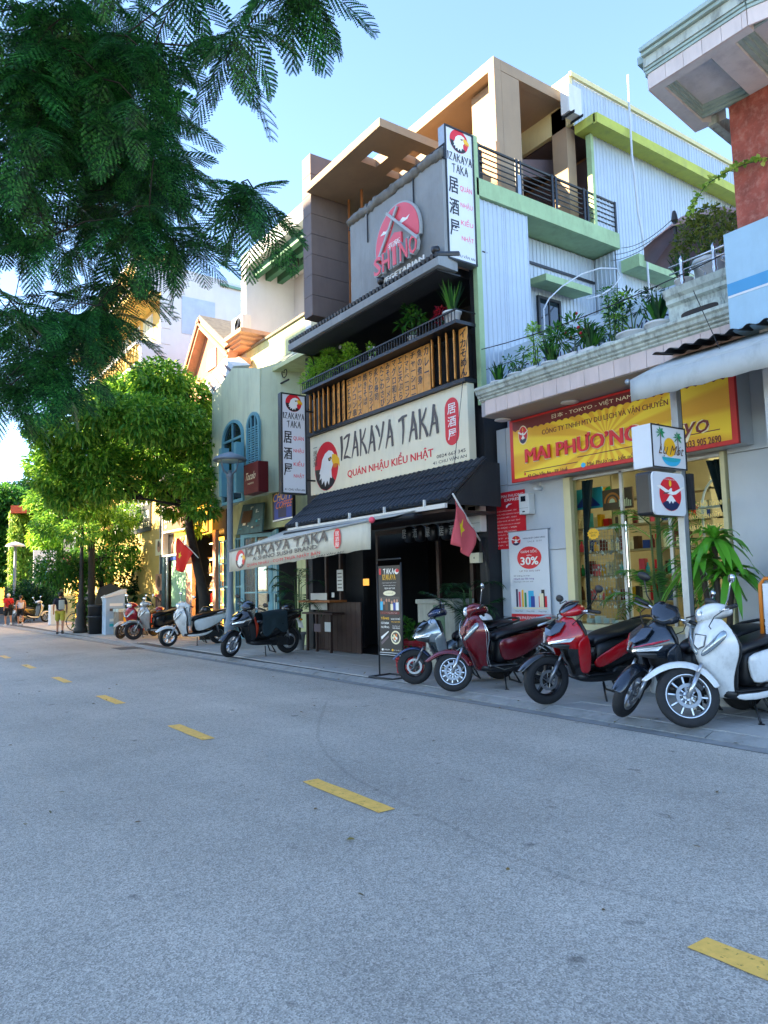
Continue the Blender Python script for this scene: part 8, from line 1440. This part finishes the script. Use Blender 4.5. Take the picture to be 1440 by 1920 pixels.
# vine wall and far trees
VW = thing('vine_wall', 'wall covered with hanging yellow-green vines beyond the billboard', 'wall', (6.5, 52, 0)); MB().box(onY(15, 1100, 53)[0], onY(140, 1100, 53)[0], 53, 53.3, 0, onY(80, 975, 53)[2]).build('wall', MATS['old_stone'], VW)
a, c = onY(15, 1130, 52.8), onY(135, 975, 52.8); k = 9000; P = np.stack([NP.uniform(a[0], c[0], k), 52.8 + NP.normal(0, .25, k), a[2] + (c[2] + .6 - a[2]) * NP.random(k) ** .8], 1); leaves_mesh('vines', P, NP.normal(0, .5, (k, 3)) + np.array([0, -.4, -.8]), .3, .12, LF['vine'], parent=VW, off=wloc(VW))
def fartree(label, Y, l, leaf, trunk_px, n=650, L=.34, W=.17):
    c = cl(l, Y, int(Y * 3), 2.5); bx = onY(trunk_px, 1120, Y)[0]; mid = c[0]; tree(label, (bx, Y, 0), [(bx, Y, 0, .3), (bx, Y, mid[2] * .5, .22), (mid[0], mid[1], mid[2], .1)], [[(bx, Y, mid[2] * .5), lerp((bx, Y, mid[2] * .6), q, .5), q[:3]] for q in c[::2]], c, leaf, L, W, n, 'bark', name='far_tree', group=None, shell=.3)
fartree('tall dark tree at the far left end of the street', 60, [(20, 955, 2.), (0, 985, 2.2), (45, 985, 1.8), (15, 1020, 2.), (55, 1020, 1.5), (-20, 950, 2.2), (30, 1050, 1.6), (0, 1060, 1.8), (75, 960, 1.4)], 'mid', 15, 420)
fartree('second far tree rising behind the orange-red canopy roof', 68, [(60, 935, 2.), (90, 955, 1.8), (40, 940, 2.), (75, 985, 1.8), (110, 985, 1.8)], 'dark', 70, 420)
fartree('far yellow-green tree right of the orange-red canopy roof', 50, [(115, 960, 1.3), (140, 985, 1.3), (105, 1000, 1.3), (135, 1015, 1.1), (90, 1010, 1.)], 'lime', 120, 480, .28, .12)
fartree('pale distant trees closing the end of the street', 85, [(0, 970, 3.2), (-40, 990, 3.5), (30, 1000, 3.), (0, 1040, 3.), (50, 1060, 2.6), (20, 1085, 2.4)], 'mid', 5, 300, .5, .25)
# overhanging feathery tree in the foreground
def frond_mesh(seed, L=.52, np_=12, nl=11):
    g = random.Random(seed); V = []; F = []
    def quad(a, b, c, d): k = len(V); V.extend([tuple(a), tuple(b), tuple(c), tuple(d)]); F.append((k, k + 1, k + 2, k + 3))
    dr = g.uniform(.12, .3); pts = [Vector((L * t_, .0, -dr * L * t_ * t_ * 2)) for t_ in np.linspace(0, 1, np_ + 1)]
    for i in range(np_): a, b = pts[i], pts[i + 1]; w_ = Vector((0, .0028, 0)); quad(a - w_, b - w_, b + w_, a + w_)
    for i in range(1, np_ + 1):
        p = pts[i]; t_ = i / np_; pl = .165 * (math.sin(math.pi * (.18 + .74 * t_)) ** .7) * g.uniform(.92, 1.08)
        for sg in (-1, 1):
            ax = Vector((.62 + .25 * t_, sg * (.85 - .25 * t_), -.12 + g.uniform(-.12, .05))).normalized(); q0 = p; sd = Vector((ax.y * sg, -ax.x * sg, 0)).normalized(); droop = g.uniform(.1, .35)
            for j in range(nl):
                s_ = (j + .6) / nl; c = p + ax * pl * s_ + Vector((0, 0, -droop * pl * s_ * s_)); ll = .033 * (1 - .45 * abs(s_ - .4)); lw = pl / nl * .58
                for s2 in (-1, 1): e = c + (sd * s2 * .92 + ax * .42).normalized() * ll + Vector((0, 0, -.004)); m_ = c.lerp(e, .5); k_ = ax * lw * 1.0; quad(c, m_ + k_, e, m_ - k_)
    me = bpy.data.meshes.new('frond'); me.from_pydata(V, [], F); me.materials.append(LF['fern']); me.update(); return me, np.array(V), np.array(F)
FR = [frond_mesh(s_) for s_ in (1, 2, 3, 4)]
FT = thing('overhanging_tree', 'dark feathery-leaved tree overhanging the street at the upper left, close to the camera', 'tree', (-3.2, 7.5, 0)); ft0 = wloc(FT)
MB().tube([(-3.2, 7.5, 0), (-3.1, 7.4, 1.6), (-2.6, 7.0, 3.4), (-1.8, 6.6, 4.8)], [.32, .27, .22, .16], 12).build('trunk', MATS['bark'], FT, smooth=True)
gf = random.Random(31); regions = [  # px centre, radii, number of sprays, distance range
 (80, 90, 140, 120, 26, 6.5, 10), (210, 90, 110, 110, 17, 6.5, 10), (100, 270, 140, 130, 26, 6.5, 10), (235, 250, 110, 120, 20, 6.5, 10), (310, 330, 65, 70, 8, 6.5, 9), (170, 420, 120, 50, 10, 6.5, 9.5), (30, 420, 60, 60, 6, 6.5, 9.5),
 (455, 70, 25, 22, 3, 6.3, 7), (420, 115, 14, 10, 1, 6.3, 7.), (560, -30, 55, 10, 4, 6.3, 7.5), (350, -30, 60, 20, 2, 6.3, 8), (470, 350, 20, 20, 3, 6.4, 7), (478, 400, 18, 18, 2, 6.4, 7), (345, 455, 25, 14, 3, 6.4, 7.4),
 (60, 590, 80, 40, 9, 5.8, 8.5), (165, 570, 50, 40, 7, 5.8, 8.5), (50, 680, 55, 35, 6, 5.8, 8.5), (140, 650, 40, 30, 5, 5.8, 8), (10, 720, 25, 20, 2, 5.8, 7.5), (195, 530, 40, 20, 3, 6.2, 8),
 (-160, 60, 140, 160, 14, 6.5, 10), (-170, 320, 150, 150, 13, 6.5, 10), (-180, 560, 130, 110, 8, 6.5, 10), (-420, 250, 140, 260, 18, 7, 10), (80, -160, 160, 90, 10, 6.5, 10)]
tips = []; fronds = []
for (cx_, cy2, rx, ry, ns, d0, d1) in regions:
    for k in range(int(ns * 1.12 + .5)):
        while True:
            u, v = gf.uniform(-1, 1), gf.uniform(-1, 1)
            if u * u + v * v < 1: break
        D_ = gf.uniform(d0, d1); r_ = _ray(cx_ + u * rx, cy2 + v * ry); p = Vector((0, 0, H)) + Vector(r_.tolist()) * D_
        if p.z < 2.1: p.z = 2.1
        tips.append(p); nf = gf.randint(4, 6); a0 = gf.uniform(0, 6.28)
        for i in range(nf):
            az = a0 + 6.283 * i / nf + gf.uniform(-.35, .35); el = gf.uniform(-.95, .15); fronds.append((p, (gf.uniform(-.4, .4), -el, az), gf.uniform(.7, 1.05), gf.randrange(4)))
# limbs reaching the sprays
hub = [Vector((-1.8, 6.6, 4.8)), Vector((-.4, 9.6, 7.6)), Vector((.2, 9.8, 6.4)), Vector((.3, 8.6, 5.2))]; b = MB()
for i in range(3): b.tube([hub[0], hub[0].lerp(hub[i + 1], .5) + Vector((0, 0, .2)), hub[i + 1]], [.10, .06, .03], 8)
nodes = list(hub[1:])
for p in sorted(tips, key=lambda q: min((q - h).length for h in hub[1:])):
    q = min(nodes, key=lambda n_: (n_ - p).length); nodes.append(p)
    if (q - p).length < 1.6: b.tube([tuple(q), tuple(q.lerp(p, .5) + Vector((0, 0, .05))), tuple(p)], [.007, .006, .004], 4)
for p in tips[::9]: h_ = min(hub, key=lambda q: (q - p).length); m_ = h_.lerp(p, .5) + Vector((0, 0, .18)); b.tube([tuple(h_), tuple(m_), tuple(p)], [.018, .011, .005], 5)
b.build('limbs', MATS['bark_dark'], FT, smooth=True)
fronds.sort(key=lambda f: (f[0].x < f[0].y * .139, f[0].length)); from mathutils import Euler
for (p, e, s_, k) in fronds[:290]: inst('frond', FR[k][0], FT, p, e, (s_,) * 3)
Vs, Fs, base = [], [], 0
for (p, e, s_, k) in fronds[290:]: Rm = np.array(Euler(e).to_matrix()); v = FR[k][1] @ (Rm.T * s_) + np.array(p - ft0); Vs.append(v); Fs.append(FR[k][2] + base); base += len(v)
V = np.concatenate(Vs); F = np.concatenate(Fs); me = bpy.data.meshes.new('crown'); me.vertices.add(len(V)); me.vertices.foreach_set('co', V.astype(np.float32).ravel()); me.loops.add(F.size); me.polygons.add(len(F)); me.loops.foreach_set('vertex_index', F.astype(np.int32).ravel()); me.polygons.foreach_set('loop_start', (np.arange(len(F)) * 4).astype(np.int32)); me.materials.append(LF['fern']); me.update(calc_edges=True)
o = bpy.data.objects.new('crown', me); COL.objects.link(o); o.parent = FT; o['kind'] = 'stuff'
# ================================================================ three walkers
M('skin', 'b07d62', .6, vary=.05); M('hair_black', '15120f', .6, vary=.2); M('shirt_navy', '171c2a', .85, vary=.1, bump=.2, bscale=20); M('shorts_olive', 'a8a23a', .8, vary=.1, bump=.2, bscale=20); M('shirt_red', 'b81c22', .85, vary=.08, bump=.2, bscale=20); M('cloth_black', '17181b', .85, vary=.1, bump=.2, bscale=20); M('vest_white', 'c2c0cc', .85, vary=.05, bump=.2, bscale=20); M('bag_grey', '9aa3a0', .8, vary=.1); M('shoe_dark', '3a3b3c', .7, vary=.1); M('shoe_white', 'c4c4c2', .6, vary=.06)
def skin(name, chains, mat, root, sub=2):
    me = bpy.data.meshes.new(name); V, E, R_ = [], [], []; idx = {}
    for ch in chains:
        prev = None
        for (p, r) in ch:
            k = tuple(round(x, 4) for x in p)
            if k not in idx: idx[k] = len(V); V.append(p); R_.append(r)
            i = idx[k]
            if prev is not None: E.append((prev, i))
            prev = i
    me.from_pydata(V, E, []); bm = bmesh.new(); bm.from_mesh(me); bm.verts.layers.skin.verify(); bm.to_mesh(me); bm.free()
    for i, r in enumerate(R_): me.skin_vertices[0].data[i].radius = (r if isinstance(r, tuple) else (r, r)); me.skin_vertices[0].data[i].use_root = i == 0
    me.materials.append(mat); o = bpy.data.objects.new(name, me); COL.objects.link(o); o.parent = root; md = o.modifiers.new('skin', 'SKIN'); md.use_smooth_shade = True; md = o.modifiers.new('sub', 'SUBSURF'); md.levels = sub; md.render_levels = sub; return o
def person(label, px, py, h_px_top, face, step, shirt, shorts, shoe, sleeves=True, bag=None, hairc='hair_black', legs_long=False, armsw=.18):
    """walker with forward = +y locally; step = stride half-length"""
    g_ = onZ(px, py, .05); t = thing('person', label, 'person', g_, face); d_ = math.hypot(g_[0], g_[1]); hh = H + _ray(px, h_px_top)[2] / math.hypot(*_ray(px, h_px_top)[:2]) * d_ - .05; s = hh / 1.70; t.scale = (s,) * 3
    pel = (0, 0, .93); ch = (0, .02, 1.25); nk = (0, .02, 1.45); hd = (0, .03, 1.58)
    kL, kR = (-.10, .10 + step * .5, .50), (.10, -.02 - step * .35, .50); aL, aR = (-.10, step, .09), (.10, -step * 1.1, .16); hL, hR = (-.09, 0, .88), (.09, 0, .88)
    fL, fR = (-.11, step + .16, .035), (.11, -step * 1.1 + .12, .06)
    shL, shR = (-.17, .02, 1.40), (.17, .02, 1.40); eL, eR = (-.24, -armsw * .6, 1.14), (.24, armsw * .5, 1.14); wL, wR = (-.24, -armsw * .5, .90), (.23, armsw * 1.4, .92); fgL, fgR = (-.235, -armsw * .4, .80), (.225, armsw * 1.6, .83)
    body = [[(pel, (.14, .10)), ((0, .01, 1.08), (.13, .095)), (ch, (.15, .1)), (nk, .055), ((0, .025, 1.50), .052), (hd, (.082, .095)), ((0, .03, 1.655), (.06, .07))],
            [(ch, (.15, .1)), (shL, .06), (eL, .04), (wL, .028), (fgL, .03)], [(ch, (.15, .1)), (shR, .06), (eR, .04), (wR, .028), (fgR, .03)],
            [(pel, (.14, .10)), (hL, .09), (kL, .055), (aL, .036), (fL, .034)], [(pel, (.14, .10)), (hR, .09), (kR, .055), (aR, .036), (fR, .034)]]
    skin('body', body, MATS['skin'], t)
    sc2 = [[((0, 0, .90), (.165, .12)), ((0, .01, 1.08), (.158, .118)), (ch, (.178, .122)), ((0, .02, 1.43), (.09, .075))]]
    if sleeves: sc2 += [[(ch, (.178, .122)), (shL, .082), (lerp(shL, eL, .85), .06)], [(ch, (.178, .122)), (shR, .082), (lerp(shR, eR, .85), .06)]]
    else: sc2 += [[(ch, (.178, .122)), (lerp(ch, shL, .8), .065)], [(ch, (.178, .122)), (lerp(ch, shR, .8), .065)]]
    skin('shirt', sc2, MATS[shirt], t); lf = .95
    skin('shorts', [[((0, 0, .95), (.155, .115)), (hL, (.11, .11)), (lerp(hL, kL, lf), (.095, .1))], [((0, 0, .95), (.155, .115)), (hR, (.11, .11)), (lerp(hR, kR, lf), (.095, .1))]], MATS[shorts], t)
    for a, f in ((aL, fL), (aR, fR)): d = Vector(f) - Vector(a); MB().loft([[(a[0] + x * .042, a[1] - .05 + .0 * d.y + y * .035, a[2] - .075 + z) for x, y, z in ((-1, -1, 0), (1, -1, 0), (1, -1, .1), (-1, -1, .1))], [(a[0] + x * .048, a[1] + .06 + y * .03, a[2] - .085 + z) for x, y, z in ((-1, 0, 0), (1, 0, 0), (1, 0, .1), (-1, 0, .1))], [(f[0] + x * .045, f[1] + .02, f[2] - .035 + z) for x, y, z in ((-1, 0, 0), (1, 0, 0), (1, 0, .05), (-1, 0, .05))]]).build('shoe', MATS[shoe], t, local=True, smooth=False, bevel=.015)
    b = MB().ball((0, .015, 1.61), (.092, .105, .10), 14, 10); b.build('hair', MATS[hairc], t, local=True, smooth=True)
    for sg in (-1, 1): MB().ball((sg * .084, .03, 1.575), (.012, .022, .03), 8, 6).build('ear', MATS['skin'], t, local=True, smooth=True)
    MB().ball((0, .122, 1.57), (.014, .02, .022), 8, 6).build('nose', MATS['skin'], t, local=True, smooth=True)
    if bag == 'pack': MB().loft([ring(-.0, 0, .001, .001)] * 0 or [[(x * .12 + .06, -.14 - y * .07, z) for x, y in ((-1, 0), (1, 0), (.8, 1), (-.8, 1))] for z in (1.0, 1.1, 1.3, 1.38)]).build('backpack', MATS['bag_grey'], t, local=True, smooth=False, bevel=.03)
    if bag == 'sling': MB().tube([(-.15, .1, 1.42), (-.02, -.13, 1.3), (.14, -.13, 1.05)], .018, 6).loft([[(.06 + x * .09, -.12 - y * .07, z) for x, y in ((-1, 0), (1, 0), (1, 1), (-1, 1))] for z in (.95, 1.12)]).build('sling_bag', MATS['cloth_black'], t, local=True, bevel=.015)
    if hairc == 'cap_white': pass
    return t
M('cap_white', 'd0cdc8', .8, vary=.05)
person('person in a dark navy shirt and olive shorts carrying a grey backpack, walking away', 112, 1190, 1110, -.25, .16, 'shirt_navy', 'shorts_olive', 'shoe_dark', True, 'pack')
person('person in a red shirt, black shorts and pale cap, with a sling bag', 15, 1174, 1113, .1, .12, 'shirt_red', 'cloth_black', 'shoe_white', True, 'sling', 'cap_white')
person('person in a white sleeveless vest and black shorts, walking beside the red shirt', 38, 1173, 1116, -.1, .1, 'vest_white', 'cloth_black', 'shoe_white', False, None)
